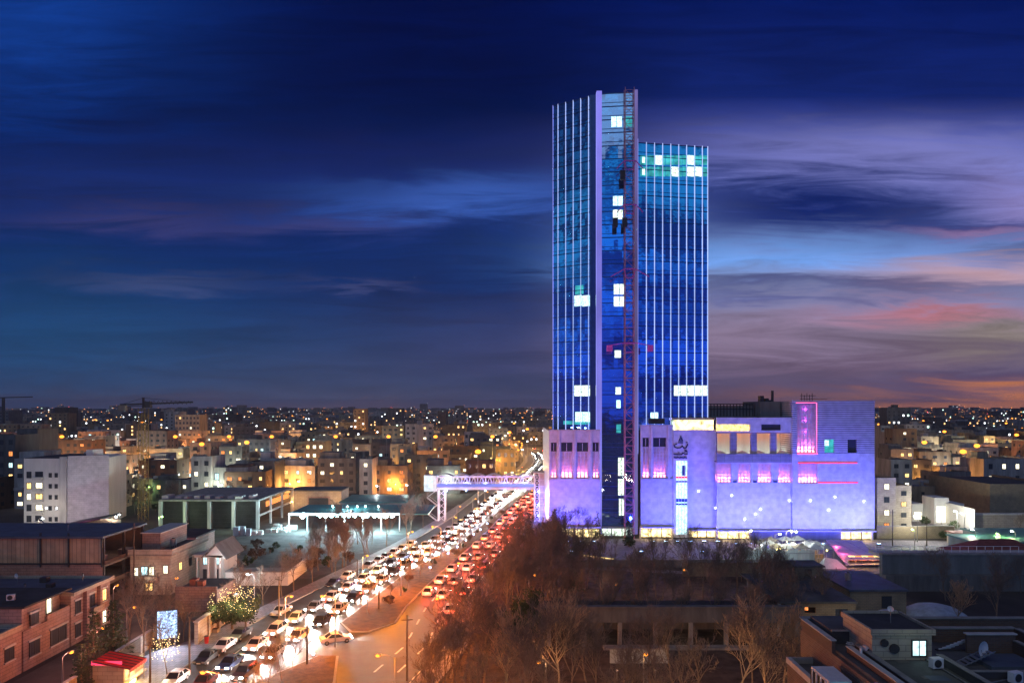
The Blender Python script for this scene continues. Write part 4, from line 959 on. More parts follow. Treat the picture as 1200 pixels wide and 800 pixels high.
# one car in the turning gap
car(-25.6, 99.2, R(115), True, 'with headlights on turning through the gap in the median', 'cars turning', 0, 0)
l = lamp('SPOT', (-23.3, 100.3, .75), 2200, (1,.95,.88), None, .12, spot=R(90), blend=.8); aim(l, (-14,104,-1.5))
l = lamp('SPOT', (-28, 98.0, .75), 2600, (1,.95,.88), None, .12, spot=R(100), blend=.8); aim(l, (-36,96,-1.5))
# parked
for k, (u, v, pi, si) in enumerate(((254,771,3,0),(277,757,0,0),(297,744,3,0),(347,716,0,0),(203,797,0,1),(401,683,3,0),(412,675,0,1),(432,662,1,0),(440,656,0,0),(448,652,2,0),(456,647,0,1),(464,642,1,0),(473,637,0,0))):
    p = G(u, v+3); x = wl(p.y)-2.2; hd = heading(wl, p.y, True)
    car(x, p.y, hd, False, 'parked at the kerb of the oncoming side, '+nth(k)+' up the avenue', 'cars parked along the kerb', pi, si)

for k, (x, y) in enumerate(((-5,61),(9,60),(25,70),(4,80),(16,83),(36,80))):  # lamps added to light the nearest trees, after their warm tone
    street_lamp('sodium_low', x, y, 1.2*k, 'added low park lamp among the nearest bare trees, '+nth(k)+' of six', 'added park lamps', (1400,1400,1300,500,500,500)[k], (1,.50,.2))
for k, (x, y) in enumerate(((-56,92),(-57,101),(-54,82),(-66,113),(-58,118))):  # lamps added to redden the pink house fronts
    street_lamp('sodium_low', x, y, .5*k, 'added courtyard lamp before the pink stone houses, '+nth(k)+' of five', 'added courtyard lamps', 520, (1,.33,.22))
# ================================================================== trees
def grow_tree(seed, h, limbs=9, spread=.55, twig_m='twig', bark_m='bark', up=.5, fork=False, lv3=5, lv4=3, rt=.16, tw=.026):
    r = random.Random(seed); tr = MB(); cr = MB()
    def branch(p, d, ln, rad, lvl):
        segs = 3 if lvl < 3 else 2; pts = [p.copy()]; q = p.copy(); dd = d.copy()
        for _ in range(segs):
            dd = (dd + Vector((r.gauss(0,.13), r.gauss(0,.13), .06+up*.10))).normalized(); q = q+dd*(ln/segs); pts.append(q.copy())
        for k in range(segs):
            ra = rad*(1-k/segs*.6); rb = rad*(1-(k+1)/segs*.6)
            (tr if lvl <= 1 else cr).tube(pts[k], pts[k+1], ra, rb, 5 if lvl <= 1 else 3, cap=False)
        if lvl >= 4: return
        n = {0: limbs, 1: 6, 2: lv3, 3: lv4}[lvl]
        for i in range(n):
            t = (.35 if lvl == 0 else .22)+(.65 if lvl == 0 else .78)*(i+r.random())/n; t = min(t, .99)
            s = t*segs; k = min(int(s), segs-1); pos = pts[k].lerp(pts[k+1], s-k); ax = (pts[k+1]-pts[k]).normalized()
            az_ = r.uniform(0, 2*math.pi); side = ax.orthogonal().normalized(); side.rotate(Matrix.Rotation(az_, 3, ax))
            sp_ = spread*(1.15-.45*t) if lvl == 0 else r.uniform(.45,.85)
            nd = (ax*(1-sp_*.45)+side*sp_+Vector((0,0,up*.35))).normalized()
            nl = ln*({0:.78,1:.58,2:.55,3:.55}[lvl])*(1.15-.55*t)*r.uniform(.8,1.2)
            branch(pos, nd, nl, max(rad*(1-t*.6)*({0:.62,1:.5,2:.55,3:.6}[lvl]), tw), lvl+1)
    branch(Vector((0,0,0)), Vector((r.gauss(0,.04), r.gauss(0,.04), 1)).normalized(), h*.86, rt, 0)
    t = empty('bare_tree'); tr.build('trunk', bark_m, t); cr.build('crown', twig_m, t); return t
def leaf_cloud(mb, r, c, rad, n, s, sz=1.0):
    for _ in range(n):
        d = Vector((r.gauss(0,1), r.gauss(0,1), r.gauss(0,1))).normalized()*rad*(r.random()**.45); p = Vector(c)+Vector((d.x, d.y, d.z*sz))
        a = Vector((r.gauss(0,1), r.gauss(0,1), r.gauss(0,1))).normalized()*s*r.uniform(.6,1.3); b = a.orthogonal().normalized(); b.rotate(Matrix.Rotation(r.uniform(0,6.28), 3, a.normalized())); b *= s*.55
        mb.add([p-a*.5-b*.5, p+a*.5-b*.5, p+a*.5+b*.5, p-a*.5+b*.5], [(0,1,2,3)])
def conifer(seed, h, w, name='conifer', m='leafb', dens=1.0):
    r = random.Random(seed); t = empty(name); mb = MB(); mb.tube((0,0,0),(0,0,h*.97),.16,.03,7)
    lf = MB(); z = h*.10
    while z < h*.98:
        f = 1-(z/h); L_ = w*(f**.75)*r.uniform(.75,1.15)+.12; n = max(4, int(8*f+3))
        for k in range(n):
            a = 2*math.pi*(k+r.random())/n; ln = L_*r.uniform(.65,1.1); e = Vector((math.cos(a)*ln, math.sin(a)*ln, z-ln*.12+.2)); o = Vector((0,0,z)); mb.tube(o, e, .03, .012, 3, cap=False)
            for i in range(int(9*dens*max(.35, ln/w)*1.4)):
                q = o.lerp(e, r.uniform(.2,1.05)); leaf_cloud(lf, r, q, .28, 2, .30, .6)
        z += h*.055
    mb.build('trunk', 'bark', t); lf.build('crown', m, t); return t
def bushy(seed, h, w, name='evergreen_tree', m='leaf', n=26, trunk=True, per=150, s=.22):
    r = random.Random(seed); t = empty(name)
    tb = MB(); tb.tube((0,0,0),(0,0,h*.5),.14,.08,7)
    lf = MB()
    for k in range(n):
        a = r.uniform(0,6.28); rr = w*.62*math.sqrt(r.random()); z = h*(.28+.6*r.random()); rr *= math.sin(math.pi*min(max((z/h-.1)/.95,0),1))*.9+.2; c = (rr*math.cos(a), rr*math.sin(a), z)
        tb.tube((0,0,h*.3), c, .05, .02, 4, cap=False); leaf_cloud(lf, r, c, w*.26*r.uniform(.7,1.2), per, s)
    tb.build('trunk', 'bark', t); lf.build('crown', m, t); return t
BT = [grow_tree(11,10,10,.55), grow_tree(12,11,9,.5), grow_tree(13,9,11,.6), grow_tree(14,10.5,9,.6,lv3=6), grow_tree(15,8.5,9,.65)]
BP = [grow_tree(21,11,15,.85,'twigl','barkw',up=.75,lv3=4,lv4=3,rt=.17,tw=.03), grow_tree(22,10.5,15,.8,'twigl','barkw',up=.8,lv3=4,lv4=3,rt=.16,tw=.03), grow_tree(23,9,12,.65,'twigl','barkw',up=.9,lv3=4,lv4=3,tw=.03)]
BS = [grow_tree(31,6,7,.5,lv3=4,lv4=2,rt=.07,tw=.02), grow_tree(32,5,7,.6,lv3=4,lv4=2,rt=.06,tw=.02)]
CF = [conifer(41,9.5,2.6), conifer(42,8,2.2)]
CS = [conifer(43,9,1.9,dens=1.2)]
BU = [bushy(51,7.2,3.6,n=34,per=190,s=.2), bushy(52,4.5,2.4,n=18,per=120,s=.18)]
SH = [bushy(61,1.3,1.3,'shrub','shrub',12,per=60,s=.14), bushy(62,1.0,1.0,'shrub','leaf',9,per=60,s=.12)]
used_t = set()
tree_list = []
def tree(proto, x, y, s=1.0, label=None, cat='tree', group=None, z=0.02, sz=1.0):
    a = rnd.uniform(0, 6.28)
    if proto.name not in used_t: used_t.add(proto.name); t = proto; t.location = (x,y,z); t.rotation_euler = (0,0,a); t.scale = (s,s,s*sz); KIDS[t.name] = [(c, list(c.children)) for c in t.children]
    else: t = copy_tree(proto, (x,y,z), a, None, (s,s,s*sz))
    return tag(t, label, cat, group)
def row_trees(protos, pts, tmpl, group, cat='tree', **kw):
    for k, (x, y, s) in enumerate(sorted(pts)):
        tree(rnd.choice(protos), x, y, s, tmpl.replace('#', nth(k)), cat, group, **kw)
def scatter(n, x0, x1, y0, y1, s0, s1, mind):
    out = []
    for _ in range(n*30):
        if len(out) >= n: break
        x, y = rnd.uniform(x0,x1), rnd.uniform(y0,y1)
        if all((x-a)**2+(y-b)**2 > mind*mind for a, b, _ in out): out.append((x, y, rnd.uniform(s0,s1)))
    return out
def gpts(lst, s=1.0): return [(G(u,v).x, G(u,v).y, s*rnd.uniform(.92,1.08)) for u, v in lst]
# park: nearest pale-barked trees (crown tops given in the picture; trunks foot below the frame)
def by_top(u, vtop, h): Y = (CAMZ-h)*800/(vtop-478); return XU(u, Y), Y
near = [(655,722,9.4,0),(858,728,9.4,1),(918,735,8.5,2),(590,738,8.6,2),(528,705,9.6,1)]
for k, (u, vt, h, i) in enumerate(near):
    x, y = by_top(u, vt, h); tree(BP[i], x, y, h/[11.2,10.8,9.2][i], ['pale bare tree standing nearest below the long concrete arcade','big pale bare poplar near the dark flat roofs','slimmer pale bare tree touching the dark roofs','pale bare tree between the big poplars and the avenue','tall pale bare tree beside the outgoing lanes'][k], 'tree', 'pale bare trees of the park')
mid = [(552,712,9.5),(565,725,9),(620,745,8),(700,752,7),(745,760,7),(800,765,7),(520,760,8),(565,770,7.5),(610,778,7),(640,790,6),(720,785,6),(770,790,6),(505,765,7.5),(895,765,7),(500,790,6),(670,752,7),(760,745,7.5),(820,750,7),(690,735,8),(880,742,8),(930,765,7),(735,770,7),(640,740,8.5),(530,742,9),(790,738,7.5)]
for k, (u, vt, h) in enumerate(mid):
    x, y = by_top(u, vt, h); x = max(x, orr(y)+4.6); tree(rnd.choice(BT), x, y, h/10, 'brown bare tree in the nearest part of the park, '+nth(k)+' in its belt', 'tree', 'brown bare trees of the park')
x, y = by_top(619, 690, 7.6); tree(BU[0], x, y, 1.05, 'dark dense round evergreen tree among the bare park trees', 'tree')
x, y = by_top(594, 705, 5.5); tree(BU[1], x, y, 1.1, 'small dark evergreen just beside the round evergreen', 'tree')
# second belt between the road and the arcade, then up to the plaza
pts = []
for _ in range(400):
    if len(pts) >= 58: break
    y = rnd.uniform(107, 146); x = rnd.uniform(orr(y)+5.2, 8+(y-100)*.2)
    if all((x-a)**2+(y-b)**2 > 3.0**2 for a, b, _ in pts): pts.append((x, y, rnd.uniform(.62,.98)))
row_trees(BT, pts, 'bare brown tree crowding the park side of the avenue, # from the avenue', 'bare trees between avenue and arcade')
row_trees(BT, scatter(44, 10, 48, 100, 134, .5, .8, 3.0), 'bare branching tree behind the concrete arcade, # from the avenue side', 'bare trees behind the arcade')
row_trees(BT, [(orr(y)+2.4, y, rnd.uniform(.6,.8)) for y in range(120, 176, 13)], 'bare tree right on the kerb of the outgoing lanes, # from the avenue bottom', 'kerb trees of the outgoing lanes')
row_trees(BT, scatter(9, 8, 44, 147, 160, .4, .55, 4), 'bare tree on the plaza edge before the lit shopfronts, # along', 'bare plaza trees')
for k, (u, vt, h, p) in enumerate(((700,597,7.5,CF[0]),(650,595,8,CF[1]),(737,608,6.5,CF[0]),(738,612,6,CF[1]),(865,586,9.5,CS[0]),(672,650,7,CF[1]),(620,600,7.5,CF[1]),(662,606,7,CF[0]))):
    x, y = by_top(u, vt, h); tree(p, x, y, h/(9.5 if p is not CF[1] else 8), ['dark conifer before the blue glass strip','conifer by the mall corner nearest the avenue','conifer below the reddish hoist mast','second smaller conifer below the hoist mast','slender dark spruce standing against the violet wall','dark conifer among the park trees near the plaza','dark conifer beside the lift tower of the footbridge','conifer between the corner and the glass strip'][k], 'tree')
for k, (u, vt, h) in enumerate(((776,580,9),(820,578,9.5),(795,590,8),(676,602,6.5),(756,598,7),(690,610,6))):
    x, y = by_top(u, vt, h); tree(BT[k % 5], x, y, h/10*.95, 'thin bare tree silhouetted against the lit mall wall, '+nth(k)+' of six', 'tree', 'bare trees against the mall wall')
# median
med = []
for y in (66,71,76,80,85,88): med.append((( wr(y)+ol(y))/2+rnd.uniform(-2.5,1), y, rnd.uniform(.75,1.05)))
for y in (112,121,129,137,146,154,162,170,178,186,194,203,212,221,231,240): med.append(((wr(y)+ol(y))/2+rnd.uniform(-1.5,1.2), y, rnd.uniform(.6,.95)))
for k, (x, y, s) in enumerate(med): tree(BS[k % 2], x, y, s*.95, 'young bare tree on the median lawn, '+nth(k)+' up the avenue', 'tree', 'young trees of the median', z=.17)
for k, y in enumerate((118,126,134,148,158,166,175,185,196,207,218)): tree(SH[k % 2], (wr(y)+ol(y))/2+rnd.uniform(-1,1.5), y, rnd.uniform(.8,1.2), 'clipped dark shrub on the median, '+nth(k)+' up the avenue', 'shrub', 'shrubs of the median', z=.17)
# left pavement and verge
for k, (u, vt, h, p) in enumerate(((110,712,8.5,CF[0]),(133,700,8.8,CF[1]),(95,752,6,CF[1]),(168,700,8,BT[0]),(150,692,8,BT[3]),(190,700,7,BT[2]),(215,700,6.5,BT[4]))):
    x, y = by_top(u, vt, h); tree(p, x, y, h/(9.5 if p is CF[0] else 8 if p is CF[1] else 10), ['wide grey green pine before the pink stone houses','taller grey green pine beside the boarded building corner','small grey green pine nearest the red awning','brown bare tree behind the red awning kiosk','brown bare tree before the cream balcony house','brown bare tree by the lit screen','brown bare tree over the orange lit wall'][k], 'tree')
fest = []
for k, (u, vt, h) in enumerate(((196,742,5.2),(256,690,6.5),(272,684,7),(288,686,6.8))):
    x, y = by_top(u, vt, h); t = tree(BU[1] if k > 0 else BS[0], x, y, h/(5.2 if k else 5.5), ['tree wound with yellow fairy lights below the lit screen','leafy street tree hung with white lights by the parked cars','leafy street tree with the most yellow white lights','leafy street tree nearest the white wall, hung with lights'][k], 'tree'); fest.append((t, x, y, h))
M['bulbs'] = emit('fairy_bulbs', (1,.72,.3), 3.5)
for k, (t, x, y, h) in enumerate(fest):
    mb = MB(); r = random.Random(70+k)
    for _ in range(110 if k != 1 else 60):
        a = r.uniform(0,6.28); rr = 1.7*math.sqrt(r.random()); z = h*(.38+.58*r.random()); mb.ball((x+rr*math.cos(a), y+rr*math.sin(a)-.3, z), .05, 4, 3)
    o = mb.build('fairy_lights', 'bulbs'); tag(o, ['yellow fairy lights in the tree below the lit screen','white fairy lights in the first leafy street tree','yellow white fairy lights in the middle leafy street tree','fairy lights in the leafy street tree nearest the white wall'][k], 'fairy lights')
    lamp('POINT', (x, y-1.5, h*.6), 260, (1,.8,.42), None, .5)
pts = [(wl(y)-rnd.uniform(6,9), y, rnd.uniform(.55,.8)) for y in (112,117,122,127,133,139,146,153,160,168,176,185,194)]
row_trees(BT, pts, 'bare tree behind the pavement of the oncoming side, # along from the parked cars', 'bare trees behind the oncoming pavement')
row_trees(BT, scatter(14, -46, -34, 140, 175, .5, .8, 3.5)+[(XU(u,Y),Y,.7) for u, Y in ((385,150),(392,158),(405,146),(375,165))], 'bare tree at the vacant lot edge beside the avenue, # from the white house', 'bare trees of the lot edge')
row_trees(SH, [(XU(u, 27200/(v-478)), 27200/(v-478), rnd.uniform(1.4,2.2)) for u, v in ((300,655),(316,648),(332,658),(352,650),(370,655),(395,648),(410,658),(345,664),(290,662),(280,650),(385,664),(365,668),(325,642),(300,642))], 'brown dry bush on the vacant lot, # from the gabled house', 'dry bushes of the vacant lot', 'bush')
# trees scattered in the middle distance
row_trees([BT[0],BT[2],BU[1]], scatter(16, -150, -85, 205, 235, .6, 1.0, 6), 'dark tree between the yards left of the concrete frame, # along', 'dark yard trees')
row_trees([BT[1],BT[4],BU[1]], scatter(14, -45, -25, 214, 300, .5, .8, 5), 'tree along the lamp lit avenue side beyond the footbridge, # along', 'trees beyond the footbridge')
row_trees([BT[0],BT[3]], scatter(9, 72, 100, 100, 130, .5, .8, 5), 'bare tree on the rough ground below the grey retaining wall, # along', 'bare trees below the retaining wall')
x, y = by_top(1120, 692, 6.5); tree(BP[2], x, y, .68, 'orange lit slender bare tree on the rough ground by the domes', 'tree')
row_trees([BT[2],BU[1]], scatter(8, 100, 135, 175, 200, .5, .8, 5), 'tree by the floodlit white compound, # along', 'trees by the white compound')
# ================================================================== windows and small kit shared by the houses
def unit_window(name, m, frame='steelw'):
    """1 x 1 m window facing -y, origin at its bottom middle"""
    mb = MB(); mb.box(-.5,-.42,-.06,.02,0,1); mb.box(.42,.5,-.06,.02,0,1); mb.box(-.419,.419,-.06,.02,.93,1); mb.box(-.419,.419,-.06,.02,0,.06); mb.box(-.025,.025,-.055,.02,.061,.929)
    n = len(mb.f); mb.mi = 1; mb.add([(-.419,-.02,.061),(.419,-.02,.061),(.419,-.02,.929),(-.419,-.02,.929)], [(0,1,2,3)])
    me = bpy.data.meshes.new(name); me.from_pydata(mb.v, [], mb.f); me.materials.append(M[frame]); me.materials.append(M[m]); me.polygons.foreach_set('material_index', mb.m); return me
WINM = {k: unit_window('window', k, 'metald') for k in set(LITW+['glass_w','w_teal'])}
def window(parent, m, x, y, z, w, h, rz=0.0, name=None):
    o = bpy.data.objects.new(name or ('window' if m == 'glass_w' else 'lit_window'), WINM[m]); COL.objects.link(o); o.parent = parent; o.location = (x,y,z); o.scale = (w,1,h); o.rotation_euler = (0,0,rz); return o
def ac_unit(loc, rz, label, group=None):
    t = thing('air_conditioner', label, 'air conditioner', loc, rz, group)
    box('casing', 'steelw', t, -.45,.45,-.25,.25,.1,.85); mb = MB(); mb.tube((-.05,-.26,.48),(-.05,-.3,.48),.3,.3,14); mb.build('fan_grille', 'metald', t)
    return t
def dish(loc, rz, label, d=.9):
    t = thing('satellite_dish', label, 'satellite dish', loc, rz)
    mb = MB(); mb.tube((0,0,0),(0,0,1.1),.04,.04,6); mb.build('mast', 'metal', t)
    mb = MB(); n = 14; vs = [(0,.0,1.2)]
    for j in (1,2):
        for k in range(n): a = 2*math.pi*k/n; r = d/2*j/2; vs.append((r*math.cos(a), -.18*(j/2)**2+.02, 1.2+r*math.sin(a)))
    fs = [(0,1+k,1+(k+1)%n) for k in range(n)]+[(1+k,1+n+k,1+n+(k+1)%n,1+(k+1)%n) for k in range(n)]
    mb.add(vs, fs); mb.build('reflector', 'steelw', t); mb = MB(); mb.beam((0,0,1.15-d/2),(0,-.55,1.2),.03); mb.build('arm', 'metal', t); return t
def tank(loc, label, group=None, s=1.0, m='steelw'):
    t = thing('water_tank', label, 'water tank', loc, 0, group); t.scale = (s,s,s)
    mb = MB(); mb.tube((0,0,.4),(0,0,1.7),.55,.55,12); mb.build('tank', m, t); mb = MB(); mb.tube((0,0,1.7),(0,0,1.85),.3,.2,10); mb.build('lid', 'metald', t)
    mb = MB(); [mb.beam((a*.4,b*.4,0),(a*.4,b*.4,.42),.06) for a in (-1,1) for b in (-1,1)]; mb.build('stand', 'metal', t)

# ================================================================== left foreground: boarded building
b = thing('boarded_building', 'long building clad in brown boards under a flat blue grey roof, its end left open', 'building', (0,0,0))
Y0, X1 = 118.0, XU(120,118); XL = -118.0; zt = ZV(630,Y0)
box('roof', 'roof_b', b, XL, X1+.5, Y0-.6, 131.5, zt+.003, zt+.35)
box('wall', 'boards', b, XL, X1, Y0, Y0+.3, ZV(660,Y0), zt)
box('wall', 'pinkstone', b, XL, X1, Y0, Y0+.35, 0, ZV(661,Y0)); box('ledge', 'metald', b, XL, X1+.1, Y0-.15, Y0-.003, ZV(661,Y0), ZV(660,Y0)+.1)
mb = MB()
for u in (-5, 48, 81, 120): mb.beam((XU(u,Y0),Y0-.12,ZV(664,Y0)),(XU(u,Y0),Y0-.12,zt+(.9 if u in (48,81) else .3)),.22)
mb.build('post_row', 'metald', b)
for z in (3.6, ZV(662,Y0)-.2): box('floor_slab', 'conc', b, XL+20, X1+.25, Y0+.36, 131, z-.15, z+.15)
box('edge_beam', 'parapet', b, X1+.26, X1+.5, Y0, 131, 3.3, 4.1); box('edge_beam', 'parapet', b, X1+.26, X1+.5, Y0, 131, 7.0, 7.6); box('edge_beam', 'parapet', b, X1+.05, X1+.5, Y0, 131, 0, 1.2)
for y in (Y0+.3, Y0+6.5, 130.8): box('column', 'metald', b, X1-.2, X1+.2, y-.2, y+.2, 0, zt)
pass; box('back_wall', 'brick', b, X1-9, X1-8.7, Y0+.4, 131, 0, zt); box('back_wall', 'brick', b, XL, X1, 131.02, 131.3, 0, zt)
lamp('POINT', (X1-3, 122, 6.4), 60, (1,.5,.25), None, .2); lamp('POINT', (X1-3, 127, 2.5), 80, (1,.55,.3), None, .2); lamp('POINT', (X1-3, 126, 10.2), 60, (1,.5,.3), None, .2)
t = thing('storage_crate', 'pale pink box standing on the top floor of the open building end', 'crate', (X1-1.6,Y0+2,ZV(662,Y0)-.05)); box('body','pinkstone',t,-.9,.9,-.7,.7,0,1.3); box('lid','conc_w',t,-.95,.95,-.75,.75,1.303,1.4)
t = thing('storage_crate', 'second box deeper on the top floor of the open building end', 'crate', (X1-1.2,127.5,ZV(662,Y0)-.05)); box('body','pinkstone',t,-.9,.9,-1.2,1.2,0,1.0); box('lid','conc_w',t,-.95,.95,-1.25,1.25,1.003,1.1)

# pink stone houses along x = -63 (their street side faces +x)
XF = -63.0
def bay_window(b, y, z, w, h, lit='glass_w'):   # on the +x face
    f = window(b, lit, XF+.06, y, z, w, h, R(90)); box('lintel', 'conc_w', b, XF+.003, XF+.2, y-w/2-.2, y+w/2+.2, z+h, z+h+.25); box('sill', 'conc_w', b, XF+.003, XF+.25, y-w/2-.15, y+w/2+.15, z-.15, z); return f
h1 = thing('stone_house', 'two storey pink stone house with grey flat roof below the boarded building', 'house', (0,0,0))
box('wall', 'pinkstone', h1, -82, XF, 97.5, 107, 0, 7.2); box('roof', 'roof_b', h1, -81.7, XF-.3, 97.8, 106.7, 7.203, 7.4)
mb = MB(); mb.box(-82.2, XF+.6, 106.75, 107.2, 7.2, 7.75); mb.box(XF-.25, XF+.6, 97.3, 106.74, 7.203, 7.7); mb.box(-82.2,XF-.26,97.3,97.6,7.203,7.8); mb.build('parapet', 'cream', h1)
for y, z, w, h, l in ((99,4.3,1.3,1.9,'glass_w'),(102.2,4.3,1.6,1.9,'glass_w'),(105.3,4.3,1.3,1.9,'w_warm'),(99,.9,1.3,2,'glass_w'),(102.2,.9,1.6,2,'glass_w'),(105.3,.9,1.2,2,'w_white')): bay_window(h1, y, z, w, h, l)
for y in (100.6, 103.9): box('pilaster', 'pinkstone', h1, XF+.003, XF+.55, y-.3, y+.3, 0, 7.19)
mb = MB(); mb.box(XF+.003, XF+1.2, 100.92, 103.58, 3.5, 3.7); mb.box(XF+1.12, XF+1.2, 100.92, 103.58, 3.705, 4.5); mb.build('balcony', 'cream', h1)
box('water_cooler', 'metald', h1, -72, -71, 104, 105, 7.41, 8.2); box('water_cooler', 'metald', h1, -69, -68.2, 101, 102, 7.41, 8.0)
h2 = thing('stone_house', 'pink stone house with a lit corner window and dark stepped roof', 'house', (0,0,0))
box('wall', 'pinkstone', h2, -80, XF, 88, 97.2, 0, 5.2); box('wall', 'pinkstone', h2, -80, XF-.2, 88, 92.4, 5.203, 8.2); box('wall', 'cream', h2, -80, XF-1.4, 92.403, 97.2, 5.203, 8.0)
box('roof', 'roof_d', h2, -80.2, XF+.3, 87.8, 97.25, 8.21, 8.45); box('terrace_floor', 'roof_b', h2, XF-1.39, XF-.1, 92.41, 97.1, 5.203, 5.25)
mb = MB(); mb.box(XF-.09, XF+.1, 92.41, 97.1, 5.203, 6.0); mb.build('parapet', 'pinkstone', h2)
window(h2, 'w_yellow', XF-1.34, 93.4, 5.5, 1.1, 2.2, R(90)); window(h2, 'w_white', XF-1.34, 94.8, 5.5, 1.1, 2.2, R(90))
for y, z, w, h in ((90,5.5,1.6,1.6),(94.8,1.5,3.4,2.2),(90,1.5,2.0,2.0)): bay_window(h2, y, z, w, h)
h3 = thing('stone_house', 'nearest pink stone house with a terrace roof crowded by air conditioners', 'house', (0,0,0))
box('wall', 'pinkstone', h3, -80, XF, 76, 87.7, 0, 5.6); box('roof', 'roof_b', h3, -79.7, XF-.3, 76.3, 87.4, 5.603, 5.8); mb = MB(); mb.box(XF-.25, XF+.15, 76, 87.7, 5.603, 6.3); mb.box(-80,XF-.26,87.3,87.7,5.603,6.3); mb.build('parapet', 'cream', h3)
for y in (78.5, 82, 85.5): bay_window(h3, y, 2.4, 1.6, 1.7)
h4 = thing('brick_house', 'orange brick block with a dark roof behind the nearest pink house', 'house', (0,0,0))
box('wall', 'brick', h4, -104, -80.3, 92, 107, 0, 8.6); box('roof', 'roof_d', h4, -103.7, -80.6, 92.3, 106.7, 8.603, 8.8); mb = MB(); mb.box(-104,-80.3,106.6,107,8.603,9.4); mb.box(-80.7,-80.3,92,106.59,8.603,9.4); mb.build('parapet', 'parapet', h4)
for k, (x, y, z) in enumerate(((-70,89.6,8.46),(-71.6,89.6,8.46),(-66.5,90.6,8.46))): ac_unit((x,y,z), R(20), ['white air conditioner beside the satellite dish on the dark stepped roof','second air conditioner from the satellite dish','air conditioner alone near the roof edge'][k])
dish((-73.6,90.5,8.46), R(30), 'pale round satellite dish on the dark stepped roof', 1.2)
dish((-75,103.5,7.41), R(-20), 'small satellite dish on the grey roof of the pink house', .8)
# cream house with the curved balcony
h5 = thing('balcony_house', 'cream three level house with lit windows, a bow balcony and roof terrace', 'house', (0,0,0))
ya = 124.5; xa, xb = -69.6, XU(200,124.5); zt5 = ZV(650,124.5)
box('wall', 'cream', h5, xa, xb, ya, 139, 0, zt5); box('terrace_deck', 'roof', h5, xa+.1, xb-.1, ya+.1, 138.9, zt5+.003, zt5+.08)
mb = MB(); mb.box(xa-.2, xb+.5, ya-.5, ya-.3, zt5+.1, zt5+1.1); mb.box(xb+.3, xb+.5, ya-.29, 139, zt5+.1, zt5+1.1); mb.box(xa-.2,xb+.5,ya-.5,139.1,zt5-.15,zt5-.003); mb.build('terrace_balustrade', 'cream', h5)
box('penthouse', 'pinkstone', h5, xa, xa+3.4, ya+4, 139, zt5+.09, zt5+3.2); box('roof', 'conc_w', h5, xa-.2, xa+3.7, ya+3.7, 139.2, zt5+3.203, zt5+3.4)
for x, z, w, h, l in ((xa+1,3.4,1.0,1.6,'w_white'),(xa+2.6,3.5,1.3,1.7,'w_cool'),(xa+3.9,3.5,1.0,1.7,'w_white'),(xb-.9,3.8,.9,1.6,'w_white'),(xa+1,.6,1,1.6,'glass_w'),(xa+3.4,.7,1.6,1.5,'w_warm')): window(h5, l, x, ya-.03, z, w, h)
mb = MB(); n = 8; pts = [(xa+3.3+2.0*math.cos(math.pi+math.pi*k/n), ya-.02-1.0*math.sin(math.pi*k/n)) for k in range(n+1)]; mb.prism(pts, 2.6, 2.85); mb.prism([(p[0]*1, p[1]) for p in pts], 2.853, 3.5); mb.build('bow_balcony', 'cream', h5)
for y in (128, 132, 136): window(h5, 'w_warm' if y == 128 else 'glass_w', xb+.05, y, 3.6, 1.2, 1.6, R(90))
lamp('POINT', (xa+3.4, ya-2.4, 3.6), 130, (1,.8,.6), None, .2)
tank((xa+4.6, 131, zt5+.09), 'grey water tank on the balcony house terrace', None, 1.0, 'metal')
# gabled white house and long wall, yard blocks
h6 = thing('gabled_house', 'small white house with steep gable and tall porch columns', 'house', (0,0,0))
yg = 131.0; gx0, gx1 = XU(229,yg), XU(258,yg); ze = ZV(650,yg); zr_ = ZV(638,yg)
box('wall', 'whitewall', h6, gx0, gx1, yg+1.6, yg+8, 0, ze); xm = (XU(240,yg)+gx1+.6)/2+.6
mb = MB(); xl, xr = XU(240,yg), gx1+1.0; xm = (xl+xr)/2+.2
mb.add([(xl,yg,ze-.3),(xr,yg,ze-.6),(xm,yg,zr_),(xl,yg+8,ze-.3),(xr,yg+8,ze-.6),(xm,yg+8,zr_)], [(0,1,2),(5,4,3),(0,3,4,1)]); mb.build('gable', 'whitewall', h6)
mb = MB(); mb.beam((xm,yg-.4,zr_+.12),(xm,yg+8.2,zr_+.12),.2); mb.add([(xl-.5,yg-.5,ze-.5),(xm,yg-.5,zr_+.1),(xm,yg+8.2,zr_+.1),(xl-.5,yg+8.2,ze-.5),(xl-.5,yg-.5,ze-.3),(xm,yg-.5,zr_+.3),(xm,yg+8.2,zr_+.3),(xl-.5,yg+8.2,ze-.3)],[(3,2,1,0),(4,5,6,7),(0,1,5,4),(2,3,7,6),(3,0,4,7)])
mb.add([(xr+.4,yg-.5,ze-.8),(xm,yg-.5,zr_+.1),(xm,yg+8.2,zr_+.1),(xr+.4,yg+8.2,ze-.8),(xr+.4,yg-.5,ze-.6),(xm,yg-.5,zr_+.3),(xm,yg+8.2,zr_+.3),(xr+.4,yg+8.2,ze-.6)],[(0,1,2,3),(7,6,5,4),(4,5,1,0),(6,7,3,2),(4,0,3,7)]); mb.build('roof', 'graywall', h6)
for x in (gx0+.2, gx0+2.3, xm-.2, gx1-.2): mb = MB(); mb.tube((x,yg+.3,0),(x,yg+.3,ze-.2),.22,.2,10); mb.build('column', 'whitewall', h6)
box('porch_beam', 'whitewall', h6, gx0-.2, gx1+.4, yg, yg+1.6, ze-.5, ze-.1); box('porch_roof', 'conc_w', h6, gx0-.4, xl, yg-.3, yg+3, ze-.09, ze+.1)
for x in (gx0+1.3, gx1-1.1): window(h6, 'glass_w', x, yg+1.56, .8, 1.1, 2); window(h6, 'w_cool' if x > -60 else 'glass_w', x, yg+1.56, 3.6, 1.1, 1.6)
